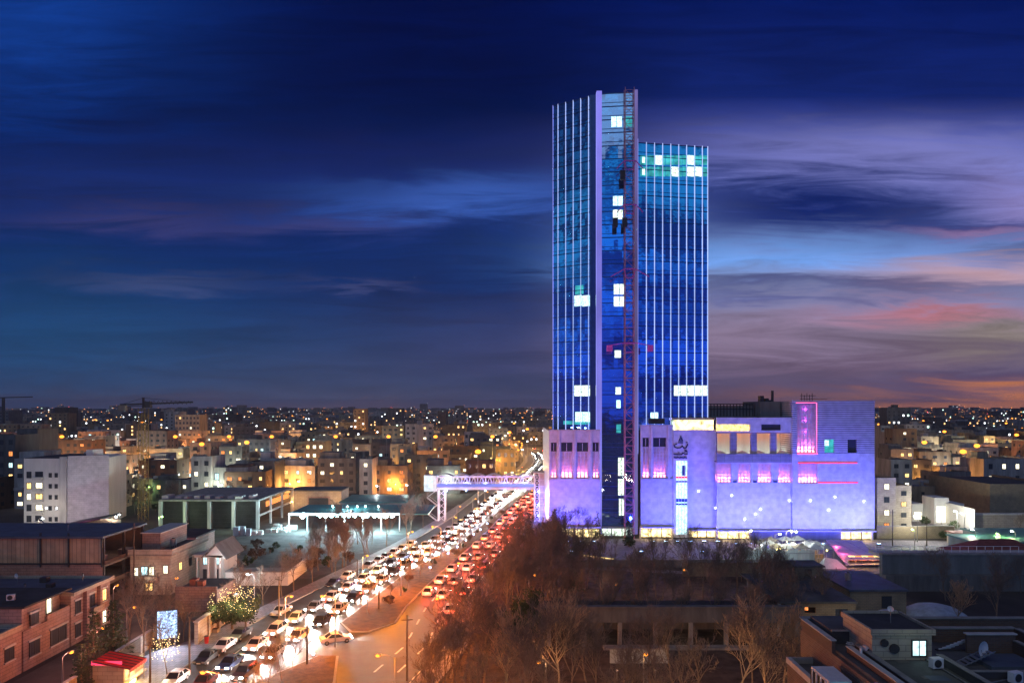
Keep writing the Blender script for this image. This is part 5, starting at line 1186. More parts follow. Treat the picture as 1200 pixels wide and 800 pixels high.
lamp('POINT', (gx1+1.5, yg-2, 4.5), 300, (.9,.95,1), None, .2)
lw = thing('boundary_wall', 'long white wall with ribbed grey coping beside the gabled house', 'wall', (0,0,0)); box('wall', 'whitewall', lw, gx1+1, XU(335,131), 131, 131.4, 0, ZV(670,131)); box('coping', 'graywall', lw, gx1+1, XU(335,131)+.2, 130.9, 134, ZV(670,131)+.003, ZV(670,131)+.2); box('side_wall', 'whitewall', lw, XU(335,131), XU(335,131)+.4, 131, 143, 0, ZV(670,131))
yb_ = thing('flat_house', 'low brown house with a cluttered dark roof before the gabled house', 'house', (0,0,0))
box('wall', 'pinkstone', yb_, XU(205,114), XU(247,114)+1, 114, 122, 0, 3.6); box('roof', 'roof_d', yb_, XU(205,114)+.2, XU(247,114)+.8, 114.2, 121.8, 3.603, 3.7)
mb = MB(); mb.box(XU(205,114),XU(247,114)+1,114,114.3,3.603,4.2); mb.build('parapet', 'pinkstone', yb_); box('roof_box', 'rust', yb_, XU(222,116), XU(229,116), 116, 117.5, 3.71, 4.9); box('roof_box', 'rust', yb_, XU(231,116), XU(238,116), 116, 117.2, 3.71, 4.6)
pk = thing('pink_house', 'small magenta tinted house with a dark roof right of the cream balcony house', 'house', (0,0,0)); yk = 146.0
box('wall', 'pinkstone', pk, XU(192,yk), XU(230,yk), yk, yk+9, 0, ZV(630,yk)); box('roof', 'roof_d', pk, XU(190,yk), XU(231,yk), yk-.4, yk+9.4, ZV(630,yk)+.003, ZV(630,yk)+.3); window(pk, 'w_orange', XU(221,yk), yk-.03, 3.6, 1.4, 1.6)
lamp('POINT', (XU(212,yk), yk-3, 6), 160, (1,.35,.55), None, .2)
mh = thing('magenta_roof_house', 'little house with a pitched roof lit magenta behind the boarded building', 'house', (0,0,0)); ym = 168.0
mb = MB(); xl, xr = XU(70,ym), XU(117,ym); mb.box(xl,xr,ym,ym+9,0,ZV(615,ym)); mb.build('wall', 'pinkstone', mh)
mb = MB(); mb.add([(xl-.3,ym-.4,ZV(617,ym)),(xr+.3,ym-.4,ZV(608,ym)),(xr+.3,ym+9,ZV(608,ym)),(xl-.3,ym+9,ZV(617,ym)),(xl-.3,ym-.4,ZV(617,ym)+.3),(xr+.3,ym-.4,ZV(608,ym)+.3),(xr+.3,ym+9,ZV(608,ym)+.3),(xl-.3,ym+9,ZV(617,ym)+.3)],[(0,3,2,1),(4,5,6,7),(0,1,5,4),(1,2,6,5),(2,3,7,6),(3,0,4,7)]); mb.build('roof', 'roof_d', mh)
window(mh, 'w_warm', XU(101,ym), ym-.03, 4.5, 1.4, 1.2); lamp('POINT', (XU(103,ym), ym-2.5, 6.5), 260, (1,.15,.6), None, .2)
# yard walls and street wall
sw = thing('street_wall', 'ochre rendered wall with pilasters along the lavender pavement', 'wall', (0,0,0))
box('wall', 'cream', sw, -45.6, -45.3, 98, 113, 0, 3.2); [box('pilaster', 'cream', sw, -45.297, -45.05, y, y+.5, 0, 3.3) for y in (98, 101.5, 105, 108.5, 112)]; box('coping', 'conc_w', sw, -45.75, -44.95, 97.9, 113.1, 3.303, 3.42)
sw2 = thing('garden_wall', 'low garden wall in front of the pink stone houses', 'wall', (0,0,0)); box('wall', 'cream', sw2, -51.6, -51.3, 66, 80.5, 0, 2.4); box('wall', 'cream', sw2, -51.6, -51.3, 88, 97.5, 0, 2.4); box('coping', 'conc_w', sw2, -51.7, -51.2, 66, 80.5, 2.403, 2.5); box('coping', 'conc_w', sw2, -51.7, -51.2, 88, 97.5, 2.403, 2.5)
gt = thing('iron_fence', 'dark iron railing between the kiosk and the lit screen', 'fence', (0,0,0)); mb = MB(); [mb.beam((-50.9, 88+k*.22, .1), (-50.9, 88+k*.22, 2.7), .05) for k in range(26)]; mb.beam((-50.9,88,.3),(-50.9,93.5,.3),.07); mb.beam((-50.9,88,2.6),(-50.9,93.5,2.6),.07); mb.build('railing', 'wood', gt)
# LED screen
Ys = 97.0; ls = thing('led_screen', 'tall tilted white blue LED screen glowing over the pavement', 'screen', (XU(196,Ys),Ys,0), R(18))
mb = MB(); mb.box(-1.35,1.35,0,.3,1.3,5.3); mb.build('housing', 'metald', ls); mb = MB(); mb.box(-1.27,1.27,-.03,-.004,1.38,5.22); mb.build('screen', 'led_white', ls); box('post', 'metal', ls, -1.1,-.9,.05,.25,0,1.3); box('post', 'metal', ls, .9,1.1,.05,.25,0,1.3)
l = lamp('AREA', (XU(196,Ys)+.3, Ys-.6, 3.2), 700, (.75,.82,1), None, 2.2, sy=3.5); aim(l, (XU(196,Ys)+4, Ys-8, 0))
# kiosk with the red awning
ki = thing('kiosk', 'street kiosk with red awning and yellow lit counter by the pavement', 'kiosk', (-48.6,83,0))
box('wall', 'cream', ki, -2.4, 1.4, 0, 4.4, 0, 2.7); box('counter_light', 'w_yellow', ki, 1.42, 1.5, .3, 2.1, .9, 2.3); box('counter', 'conc_w', ki, 1.41, 2.1, .2, 4.2, .7, .85); box('lit_sign', 'lampy', ki, 1.9, 2.0, .4, 1.6, .25, .6)
mb = MB(); mb.add([(-2.0,-.8,3.4),(2.6,-.8,2.5),(2.6,2.9,2.5),(-2.0,2.9,3.4),(-2.0,-.8,3.5),(2.6,-.8,2.6),(2.6,2.9,2.6),(-2.0,2.9,3.5)],[(0,3,2,1),(4,5,6,7),(0,1,5,4),(1,2,6,5),(2,3,7,6),(3,0,4,7)]); mb.build('awning', 'redfab', ki)
box('neon_sign', 'neon_red', ki, -2.5, 1.2, -.1, -.02, 2.8, 3.3); mb = MB(); mb.tube((2.4,-.6,0),(2.4,-.6,2.5),.05,.05,6); mb.build('post', 'metal', ki); mb = MB(); mb.tube((2.4,2.7,0),(2.4,2.7,2.5),.05,.05,6); mb.build('post', 'metal', ki)
lamp('POINT', (-46.2,84.5,2.2), 380, (1,.7,.3), None, .2); lamp('POINT', (-49,83,5.2), 90, (1,.08,.06), None, .3); lamp('POINT', (-53,84,3.5), 200, (1,.08,.06), None, .3)
tb = thing('litter_bin', 'red litter bin standing on the pavement near the parked cars', 'bin', (XU(242,98.5),98.5,.13)); mb = MB(); mb.tube((0,0,0),(0,0,1.0),.26,.32,10); mb.build('body','redfab',tb); mb = MB(); mb.tube((0,0,1.003),(0,0,1.1),.34,.2,10); mb.build('lid','metald',tb)
for k, (u, v) in enumerate(((262,716),(250,729))): tb = thing('planter_box', 'low stone planter under the light hung trees, '+nth(k)+' of two', 'planter', (*G(u,v+12).xy,.13)); box('trough','conc',tb,-.8,.8,-.4,.4,0,.5); box('soil','soil',tb,-.7,.7,-.3,.3,.503,.53)

# ================================================================== construction frame, canopy lot, white apartment block
cf = thing('concrete_frame', 'unfinished concrete frame building with pale columns and dark mesh bays', 'building', (0,0,0)); yc = 192.0
cx0, cx1 = XU(188,yc), XU(302,yc); zc = ZV(585,yc)
box('roof_slab', 'conc', cf, cx0-.3, cx1+.4, yc-.3, yc+30, zc-.5, zc)
for k in range(9): q0_ = cx0-.3+(cx1-cx0)*k/9; q1_ = rnd.random()*3; box('rubble_block', 'conc_w', cf, q0_, q0_+.9+rnd.random(), yc-.2+q1_, yc+1.5+q1_+rnd.random()*3, zc+.003, zc+.4+rnd.random()*.7)
for k in range(5):
    x = cx0+(cx1-cx0)*k/4; box('column', 'conc_w', cf, x-.4, x+.4, yc-.28, yc+.5, 0, zc-.503)
for k in range(4):
    xa_ = cx0+(cx1-cx0)*k/4+.4; xb_ = cx0+(cx1-cx0)*(k+1)/4-.4; mb = MB()
    for i in range(22): x = xa_+(xb_-xa_)*i/21; mb.beam((x,yc+1,.1),(x,yc+1,zc-.52),.06)
    for i in range(7): z = .6+(zc-1.4)*i/6; mb.beam((xa_,yc+1.05,z),(xb_,yc+1.05,z),.07)
    mb.build('mesh_grille', 'metald', cf); box('back_wall', 'roof_d', cf, xa_, xb_, yc+1.6, yc+2, 0, zc-.51)
for k in range(1, 4):
    y = yc+30*k/3; box('column', 'conc_w', cf, cx1-.1, cx1+.4, y-.4, y+.2, 0, zc-.503)
box('side_beam', 'conc_w', cf, cx1-.1, cx1+.38, yc+.51, yc+29, zc*.42, zc*.42+.5); box('lit_strip', 'w_orange', cf, cx1-.6, cx1-.5, yc+8, yc+28, zc*.62, zc*.8)
lamp('POINT', (cx1-6, yc-5, 5), 700, (.8,1,.7), None, .3); lamp('POINT', (cx0+6, yc-5, 4), 400, (.7,1,.6), None, .3); lamp('POINT', (cx1+5, yc+8, 3), 900, (.8,.95,1), None, .3)
for k, (x, y, w, d, h, m) in enumerate(((XU(283,182),182,5,3,2.4,'tarp'),(XU(300,184),184,3,3,1.5,'whitefab'),(XU(318,186),187,8,2.5,1.2,'conc_w'),(XU(330,190),191,6,3,1.6,'conc_w'))):
    t = thing('material_pile', ['blue white sheeted pile before the concrete frame','low white sheeted pile beside the blue one','long pale block pile near the lit canopy','pale block pile behind the long one'][k], 'material pile', (x,y,0)); mb = MB(); rr = random.Random(k)
    for i in range(7): a, c = rr.uniform(-w/2,w/2-.8), rr.uniform(-d/2,d/2-.6); mb.box(a, a+rr.uniform(.8,1.9), c, c+rr.uniform(.6,1.3), 0, h*rr.uniform(.4,1)+i*.004)
    mb.build('block_pile_tile', m, t)
cn = thing('lit_canopy', 'long low canopy with a row of blinding cyan white floodlamps', 'canopy', (0,0,0)); yn = 188.0; kx0, kx1 = XU(338,yn), XU(468,yn); zn = ZV(603,yn)
box('roof', 'tealroof', cn, kx0, kx1+8, yn, yn+18, zn, zn+.3); box('fascia', 'steelw', cn, kx0, kx1, yn-.2, yn-.003, zn-.1, zn+.5)
for k in range(7): x = kx0+(kx1-kx0)*k/6; mb = MB(); mb.tube((x,yn+.4,0),(x,yn+.4,zn-.003),.12,.12,8); mb.build('post', 'steelw', cn)
for k, u in enumerate((355,376,382,389,396,403,409,416,427,431,439,445,452,460)):
    x = XU(u,yn); mb = MB(); mb.ball((x,yn-.4,zn-.2),.5 if u not in (427,355,452) else .75,8,5); mb.build('floodlamp', 'lampc', cn)
    if k % 3 == 0: lamp('POINT', (x, yn-2.0, zn+.2), 9000, (.55,.92,1), None, .3)
box('glow_strip', 'lampc', cn, XU(372,yn), XU(424,yn), yn-.35, yn-.22, zn-.05, zn+.22)  # added glowing strip for the bright band along the floodlamps
for k, u in enumerate((380,398,410,420,436)): mb = MB(); mb.ball((XU(u,yn),yn+9,zn+1),.2,8,5); mb.build('roof_lamp', 'lampc', cn)
lamp('POINT', (XU(400,yn), yn+8, zn+2.4), 3500, (.55,.92,1), None, .3)
lo = thing('low_shed', 'long tan low building behind the canopy lot, its wall lamp lit orange', 'shed', (0,0,0)); yl = 225.0
box('wall', 'cream', lo, XU(340,yl), XU(400,yl), yl, yl+10, 0, ZV(575,yl)); box('roof', 'roof', lo, XU(339,yl), XU(401,yl), yl-.3, yl+10.3, ZV(575,yl)+.003, ZV(575,yl)+.3); box('door', 'metald', lo, XU(362,yl), XU(385,yl), yl-.12, yl-.02, .2, 4.4); box('door_frame', 'pinkstone', lo, XU(360.5,yl), XU(387,yl), yl-.07, yl-.003, 0, 4.9)
for u in (350, 395): lamp('POINT', (XU(u,yl), yl-4, 4), 800, (1,.5,.15), None, .3)
lo2 = thing('low_shed', 'very long dark roofed shed between the tan building and the footbridge stairs', 'shed', (0,0,0)); box('wall', 'graywall', lo2, XU(402,yl), XU(478,yl), yl-4, yl+14, 0, 3.4); box('roof', 'tealroof', lo2, XU(401,yl), XU(479,yl), yl-4.5, yl+14.5, 3.403, 3.7)
# white apartment block with the blank wall
ab = thing('apartment_block', 'six storey white apartment block with a blank windowless side wall tinted lilac', 'building', (0,0,0))
ya = 196.0; ax0, ax1, ax2 = XU(28,ya), XU(79,ya), XU(128,ya+4); za = ZV(537,ya)
mb = MB(); mb.prism([(ax0,ya+6),(ax0,ya),(ax1,ya),(ax2,ya+4),(ax2-4,ya+20),(ax0,ya+20)], 0, za); mb.build('wall', 'whitewall', ab)
mb = MB(); mb.prism([(ax1+.2,ya-.25),(ax2,ya+3.75),(ax2,ya+3.98),(ax1+.2,ya-.02)], 0, za+.7); mb.build('blank_wall', tiled('pale_block_wall', (.60,.56,.58,1), (.56,.52,.55,1), (.4,.38,.4,1), 1.6, .6, .85, .03), ab)
box('roof', 'roof_d', ab, ax0+.2, ax1, ya+.2, ya+19, za+.003, za+.15); box('stair_head', 'whitewall', ab, ax1+3.5, ax1+5.5, ya+3, ya+8, za+.01, za+2.3); box('corner_pier', 'conc_w', ab, ax1-2.0, ax1-.1, ya-.4, ya-.003, 0, za+.5)
for f in range(5):
    z = .9+f*3.15+ .4
    for x, w in ((ax0+1.5,1.4),(ax0+4.4,2.2)):
        lit = (f, x) ; m = rnd.choice(['w_yellow','w_warm','w_white']) if rnd.random() < .62 else 'glass_w'; window(ab, m, x, ya-.03, z, w, 1.9)
    box('balcony', 'conc_w', ab, ax0+3.1, ax0+5.7, ya-1.1, ya-.06, z-.5, z+.35)
    for x in (ax0+7.6, ax0+9.3): window(ab, 'glass_w' if rnd.random() < .9 else 'w_cool', x, ya-.03, z+.2, .9, 1.3)
lamp('POINT', (ax1+9, ya-9, 7), 1500, (1,.75,.95), None, .4); lamp('POINT', (ax0+4, ya-9, 4), 900, (1,.85,.7), None, .4)
for k, (u, v) in enumerate(((20,613),(45,613),(50,600),(131,611),(124,609),(135,608))): x, y = lamp_at(u, v, 5); street_lamp('sodium_low' if k == 0 else 'white', x, y, 0, 'yard lamp at the foot of the white apartment block, '+nth(k)+' of six', 'yard lamps of the apartment block', 350, (1,.8,.5))
# tower crane wound with lights
cr_ = thing('tower_crane', 'yellow lattice tower crane with a short jib rising above the city skyline', 'crane', (XU(168,206),206,0)); zj = ZV(478,206)
mb = MB()
for s in (-1,1):
    for q in (-1,1): mb.beam((s*1,q*1,0),(s*1,q*1,zj),.16)
z = 0; k = 0
while z < zj-2:
    for q in (-1,1): mb.beam((-1 if k%2 else 1,q,z),(1 if k%2 else -1,q,z+2),.09); mb.beam((q,-1 if k%2 else 1,z),(q,1 if k%2 else -1,z+2),.09); mb.beam((-1,q,z+2),(1,q,z+2),.09)
    z += 2; k += 1
mb.build('mast', 'yellowst', cr_); box('cab', 'metald', cr_, .8, 2.3, -.8, .8, zj+.1, zj+2); 
mb = MB(); mb.beam((0,0,zj),(0,0,zj+3.2),.5); mb.beam((-7,0,zj+1.0),(15,0,zj+1.8),.3,.5); mb.beam((0,0,zj+3.1),(12,0,zj+1.9),.1); mb.beam((0,0,zj+3.1),(-6.5,0,zj+1.1),.1); 
for k in range(11): mb.beam((k*1.3,0,zj+1.1),(k*1.3+.6,0,zj+2.2),.08); mb.beam((k*1.3+.6,0,zj+2.2),(k*1.3+1.3,0,zj+1.2),.08)
mb.build('jib', 'metald', cr_); box('counterweight', 'conc_d', cr_, -7.2, -5.2, -.8, .8, zj-.9, zj+.9)
for z in (5, 13, 21, 28): lamp('POINT', (XU(168,206)+2.5, 202, z), 140, (1,.65,.15), None, .2)
mb = MB(); rr = random.Random(4)
for z in range(2, 30): mb.ball((rr.choice((-1.1,1.1)), -1.15, z+rr.random()), .05, 4, 3)
o = mb.build('fairy_lights', 'bulbs'); o.location = cr_.location; tag(o, 'string of tiny yellow lights wound up the crane mast', 'fairy lights')
for k, (u, v, h) in enumerate(((2,466,40),(590/4+0,476,30))):
    Y = 700 if k == 0 else 900; t = thing('tower_crane', ['dark far tower crane over a tall unfinished block at the picture edge','faint far crane jib beside the lit crane'][k], 'crane', (XU(u+2,Y),Y,0)); zt_ = ZV(v,Y); mb = MB(); mb.beam((0,0,0),(0,0,zt_),2.0); mb.build('mast','metald',t); mb = MB(); mb.beam((-10,0,zt_),(30,0,zt_+1),1.0); mb.build('jib','metald',t)

# ================================================================== middle: concrete arcade in the park
ar = thing('park_arcade', 'long low concrete arcade with square pillars and a deep beam in the park', 'arcade', (0,0,0)); yr = 97.5; rx0, rx1 = XU(640,yr), XU(938,yr); z2 = ZV(712,yr); z1_ = ZV(729,yr)
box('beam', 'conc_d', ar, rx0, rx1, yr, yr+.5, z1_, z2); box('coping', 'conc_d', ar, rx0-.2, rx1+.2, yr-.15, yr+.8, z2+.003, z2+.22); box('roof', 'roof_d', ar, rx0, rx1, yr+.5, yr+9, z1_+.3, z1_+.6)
n = 8
for k in range(n): x = rx0+.4+(rx1-rx0-.8)*k/(n-1); box('pillar', 'conc', ar, x-.28, x+.28, yr-.05, yr+.5, 0, z1_-.003)
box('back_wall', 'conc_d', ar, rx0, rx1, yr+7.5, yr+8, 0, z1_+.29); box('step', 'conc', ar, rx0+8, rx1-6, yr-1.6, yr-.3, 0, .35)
for k in range(3): lamp('POINT', (rx0+6+k*13, yr+3.5, 2.6), 45, (1,.8,.5), None, .2)
# graffiti-pale low wall in front of the arcade
gw = thing('low_wall', 'stained pale low wall below the arcade steps', 'wall', (0,0,0)); yw = 91; box('wall', 'fence', gw, XU(715,yw), XU(784,yw), yw, yw+.35, 0, 1.9); box('coping', 'conc', gw, XU(714,yw), XU(785,yw), yw-.1, yw+.45, 1.903, 2.02)
for k, (u, v) in enumerate(((723,784),(768,785))): p = G(u, 797); t = thing('bollard_lamp', ['unlit post lamp on the dark lawn below the arcade','second unlit post lamp nearer the poplars'][k], 'lamp', (p.x,p.y,0)); mb = MB(); mb.tube((0,0,0),(0,0,1.1),.06,.06,8); mb.build('post','metal',t); mb = MB(); mb.ball((0,0,1.25),.17,8,5); mb.build('globe','whitefab',t)
ob = thing('lit_pillar', 'orange brown lit advertising pillar among the park trees', 'pillar', (*G(679,690).xy,0)); box('body', 'brick', ob, -1.0,1.0,-.3,.3,.3,5.2); box('base','conc',ob,-1.1,1.1,-.4,.4,0,.3); box('cap','metald',ob,-1.1,1.1,-.4,.4,5.203,5.35)
l = lamp('POINT', (G(679,690).x-.6, G(679,690).y-2.2, 3.6), 130, (1,.35,.1), None, .2)
lr = thing('lit_ramp', 'low curved plaza kerb with a glowing warm strip', 'light strip', (0,0,0)); mb = MB(); [mb.beam((XU(680+k*7.4,154-.8*k**.5),154-.9*k,.7),(XU(680+(k+1)*7.4,154-.8*(k+1)**.5),154-.9*(k+1),.7),.3,.5) for k in range(5)]; mb.build('kerb','conc_w',lr); mb = MB(); [mb.beam((XU(680+k*7.4,154-.8*k**.5),153.8-.9*k,1.02),(XU(680+(k+1)*7.4,154-.8*(k+1)**.5),153.8-.9*(k+1),1.02),.12) for k in range(5)]; mb.build('lit_strip','w_yellow',lr)
# plaza screen wall
pw = thing('plaza_wall', 'long low dark wall closing the plaza towards the park', 'wall', (0,0,0)); box('wall','graywall',pw, 12, 56, 146.0, 146.4, 0, 1.5); box('coping','conc',pw,12,56,145.9,146.5,1.503,1.62)
bw = thing('boundary_wall', 'buff block wall running behind the park trees to the flat roofs', 'wall', (0,0,0)); yw = 138; box('wall','brickyel',bw, XU(800,yw), XU(940,yw), yw, yw+.4, 0, 2.8); box('coping','conc_d',bw,XU(800,yw),XU(940,yw),yw-.1,yw+.5,2.803,2.92)

# ================================================================== night market
nm = thing('market_fence', 'pale weathered sheet fence around the night market below the violet wall', 'fence', (0,0,0)); ym = 148.0; fx0, fx1 = XU(872,ym), XU(955,ym); n = 26; mb = MB()
for k in range(n): x = fx0+(fx1-fx0)*k/n; h = 3.3+rnd.uniform(-.25,.3); mb.box(x+.02, x+(fx1-fx0)/n-.02, ym+rnd.uniform(0,.05), ym+.12, 0, h)
mb.build('fence_panel_tile', 'fence', nm); mb = MB(); mb.beam((fx0,ym-.06,1),(fx1,ym-.06,1),.1); mb.beam((fx0,ym-.06,2.6),(fx1,ym-.06,2.6),.1); mb.build('rail','metal',nm)
rr = random.Random(9)
stall_m = ['tarp','tarp','conc','violetfab','tarp','conc']
stall_c = {'tarp':'pale blue','conc':'grey','violetfab':'violet'}
k = 0
for row, Y in enumerate((151, 155.5, 160)):
    for i in range(7-row):
        u = 878+i*15+row*6+rr.uniform(-3,3); x = XU(u,Y); w = rr.uniform(2.2,3.2)/2; hh = rr.uniform(2.4,3.3); m = rr.choice(stall_m)
        t = thing('market_stall', stall_c[m]+' roofed market stall, '+nth(i)+' in the '+ONES[row]+' row behind the pale fence', 'market stall', (x,Y,0), rr.uniform(-.2,.2), 'stalls of the night market')
        mb = MB(); [mb.beam((a*w,c*1.2,0),(a*w,c*1.2,hh),.08) for a in (-1,1) for c in (-1,1)]; mb.build('frame','metal',t)
        mb = MB(); mb.add([(-w-.2,-1.4,hh),(w+.2,-1.4,hh),(w+.2,1.4,hh),(-w-.2,1.4,hh),(-w*.1,0,hh+.9),(w*.1,0,hh+.9)], [(0,1,5,4),(1,2,5),(2,3,4,5),(3,0,4),(3,2,1,0)]); mb.build('canopy', m, t)
        box('counter','boards',t,-w,w,-1.1,-.5,0,.95)
        if i % 2 == 0: mb = MB(); mb.ball((0,-.6,hh-.35),.12,6,4); mb.build('bulb', 'lampy' if rr.random() < .6 else 'lampw', t); lamp('POINT', (x, Y-1.9, hh-.2), 50, (1,.85,.55) if i % 4 else (.8,.95,1), None, .15)
for k, (u, v, c, e) in enumerate(((880,628,(1,.9,.6),700),(914,632,(1,.85,.4),500),(927,628,(1,.9,.6),700),(933,629,(1,.95,.8),600))):
    x, y = lamp_at(u, v, 5.0); street_lamp('white', x-1.1, y, 0, 'bright post lamp above the night market stalls, '+nth(k)+' of four', 'market lamps', e, c)
va = thing('market_canopy', 'big violet striped canopy sloping over the orange lit market end', 'canopy', (0,0,0))
def CP(u, v, Y): return P(u, v, Y)
q = [CP(968,633,166), CP(1010,634,166), CP(1032,662,146), CP(992,663,146)]; mb = MB(); mb.add([tuple(p) for p in q]+[tuple(p+Vector((0,0,.2))) for p in q], [(3,2,1,0),(4,5,6,7),(0,1,5,4),(1,2,6,5),(2,3,7,6),(3,0,4,7)]); mb.build('canopy_sheet','violetfab',va)
for p in q: mb = MB(); mb.tube((p.x*.995,p.y+.1,0),(p.x*.995,p.y+.1,p.z),.08,.08,6); mb.build('post','metal',va)
for k, (u, Y, c) in enumerate(((1000,147.5,(1,.5,.1)),(1012,147.5,(1,.45,.08)),(1024,148,(1,.55,.12)),(988,154,(1,.12,.2)),(980,160,(1,.1,.2)))): lamp('POINT', (XU(u,Y), Y, 1.9), 240, c, None, .2)
for k, u in enumerate((998,1006,1013,1020,1027)): t = thing('fruit_stand', 'orange lit fruit stand under the violet canopy, '+nth(k)+' along its open side', 'market stand', (XU(u,147.6),147.6,0), 0, 'stands under the violet canopy'); box('table','boards',t,-.65,.65,-.4,.4,0,.85); box('display','w_orange' if k % 2 else 'w_yellow',t,-.6,.6,-.3,.3,1.9,2.1); box('goods','redroof',t,-.55,.55,-.35,.3,.853,1.15)
tt = thing('pink_tent', 'pink lit low tent before the violet canopy', 'tent', (XU(975,146),146,0)); mb = MB(); mb.add([(-2.6,-1.5,0),(2.6,-1.5,0),(2.6,1.5,0),(-2.6,1.5,0),(-1.5,0,2.1),(1.0,0,1.7)], [(0,1,5,4),(1,2,5),(2,3,4,5),(3,0,4),(3,2,1,0)]); mb.build('tent_sheet','whitefab',tt); box('pole','metal',tt,-1.54,-1.46,-.04,.04,0,2.3); lamp('POINT', (XU(975,146)+1.0,143.4,1.8), 110, (1,.2,.35), None, .2)

# ================================================================== right foreground: low house with roof hut
ch = thing('low_house', 'sprawling low grey concrete house with a square roof hut', 'house', (0,0,0)); yh = 102.0
hx0, hx1 = XU(921,yh), XU(1003,yh); zh = ZV(706,yh)
mb = MB(); grid_wall(mb, hx0, hx1, 0, zh, yh, .3, [(XU(943,yh),XU(956,yh),ZV(718,yh),ZV(711,yh)),(XU(979,yh),XU(994,yh),ZV(722,yh),ZV(713,yh))]); mb.build('wall','brickyel',ch)
box('inner_wall','roof_d',ch,hx0+.3,hx1-.3,yh+1.2,yh+1.4,0,zh-.1); box('lit_window','w_orange',ch,XU(943.5,yh),XU(949,yh),yh+.6,yh+.7,ZV(716,yh),ZV(711.5,yh)); box('window','glass_w',ch,XU(979,yh),XU(994,yh),yh+.15,yh+.2,ZV(722,yh),ZV(713,yh))
box('side_wall','conc_d',ch,hx0,hx0+.3,yh+.31,yh+17,0,zh); box('roof','roof',ch,hx0-1.2,hx1,yh-.4,yh+17,zh+.003,zh+.3); box('porch_pillar','conc_w',ch,hx0-1.3,hx0-.9,yh-.3,yh+.1,0,zh)
zu = ZV(684,112); box('wall','brickyel',ch,XU(996,108),XU(1062,108),108,120,0,ZV(692,108)); box('roof','roof_b',ch,XU(994,108),XU(1063,108),107.6,120.4,ZV(692,108)+.003,ZV(692,108)+.3)
box('window','glass_w',ch,XU(1033,108),XU(1045,108),107.95,107.99,ZV(712,108),ZV(698,108))
hh_ = [XU(932,117),XU(964,117)]; box('hut','brickyel',ch,hh_[0],hh_[1],117,121,zh+.31,ZV(664,117)); box('hut_roof','roof',ch,hh_[0]-.3,hh_[1]+.3,116.7,121.3,ZV(664,117)+.003,ZV(664,117)+.25); box('hut_door','wood',ch,XU(943,117),XU(951,117),116.9,116.99,zh+.31,ZV(666.5,117))
lamp('POINT', (hx1-2, yh-5, 5), 130, (1,.85,.6), None, .3)
def dome(u, v, Y, r, sz, label, m='tarp'):
    t = thing('covered_mound', label, 'covered mound', (XU(u,Y),Y,0)); mb = MB(); n = 20; vs = []; fs = []; q_ = random.Random(u)
    for j in range(6):
        for k in range(n): a = 2*math.pi*k/n; rr_ = r*math.cos(j/5*math.pi/2)*(1+q_.uniform(-.04,.04)); vs.append((rr_*math.cos(a), rr_*math.sin(a), sz*math.sin(j/5*math.pi/2)))
    for j in range(5):
        for k in range(n): fs.append((j*n+k, j*n+(k+1)%n, (j+1)*n+(k+1)%n, (j+1)*n+k))
    mb.add(vs, fs); mb.build('sheet', m, t, smooth=True); mb = MB(); [mb.beam((r*math.cos(a),r*math.sin(a),0.02),(r*1.1*math.cos(a),r*1.1*math.sin(a),.3),.1) for a in (0,1,2,3,4,5)]; mb.build('peg_screw','metal',t)
dome(1096, 718, 108, 5.2, 3.0, 'pale blue sheeted mound beyond the flat roofs'); dome(1045, 718, 98, 4.8, 5.0, 'low pale blue sheeted mound behind the cream roof hut', 'tarp')
tank((XU(994,113),113,zh+.31), 'round grey dome vent on the low house roof', None, .9, 'metal')
# retaining wall and red-roofed pavilion
rw = thing('retaining_wall', 'long high grey blue retaining wall crossing the rough ground', 'wall', (0,0,0)); yw = 128.0; zw = ZV(650,yw); box('wall','graywall',rw,XU(1034,yw),118,yw,yw+1.0,0,zw); box('coping','conc',rw,XU(1034,yw),118,yw-.15,yw+1.2,zw+.003,zw+.25); box('ledge','conc_d',rw,XU(1034,yw),118,yw-1.2,yw-.003,0,zw*.45)
mb = MB(); [mb.beam((XU(1034,yw)+k*1.6,yw+2.2,zw+.05),(XU(1034,yw)+k*1.6,yw+2.2,zw+1.2),.07) for k in range(18)]; mb.beam((XU(1034,yw),yw+2.2,zw+1.2),(XU(1034,yw)+27,yw+2.2,zw+1.2),.08); mb.build('railing','steelw',rw); box('road_deck','conc_w',rw,XU(1034,yw),118,yw+1.25,yw+5,zw-.6,zw-.1)
pv = thing('red_roof_pavilion', 'pavilion with a low hipped red tiled roof behind the retaining wall', 'pavilion', (0,0,0)); yv = 133.5; vx0, vx1 = XU(1134,yv), XU(1134,yv)+17
box('wall','brick',pv,vx0+.6,vx1-.6,yv+.6,yv+8,0,ZV(652,yv)); mb = MB(); z0 = ZV(652,yv); mb.add([(vx0,yv,z0),(vx1,yv,z0),(vx1,yv+9,z0),(vx0,yv+9,z0),(vx0+5.5,yv+4.5,z0+2.6),(vx1-5,yv+4.5,z0+2.6)],[(0,1,5,4),(1,2,5),(2,3,4,5),(3,0,4),(3,2,1,0)]); mb.build('roof','redroof',pv)
for k, (u0, u1, v0, v1, Y) in enumerate(((1142,1200,632,648,150),(1158,1216,624,636,160))):
    t = thing('teal_roof_shed', ['dark teal sheet roofed shed behind the red roof','second teal roofed shed further behind'][k], 'shed', (0,0,0)); z = ZV(v0+4,Y); box('wall','graywall',t,XU(u0,Y),XU(u1,Y)+8,Y,Y+9,0,z); box('roof','tealroof',t,XU(u0,Y)-.4,XU(u1,Y)+8,Y-.5,Y+9.5,z+.003,z+.3)

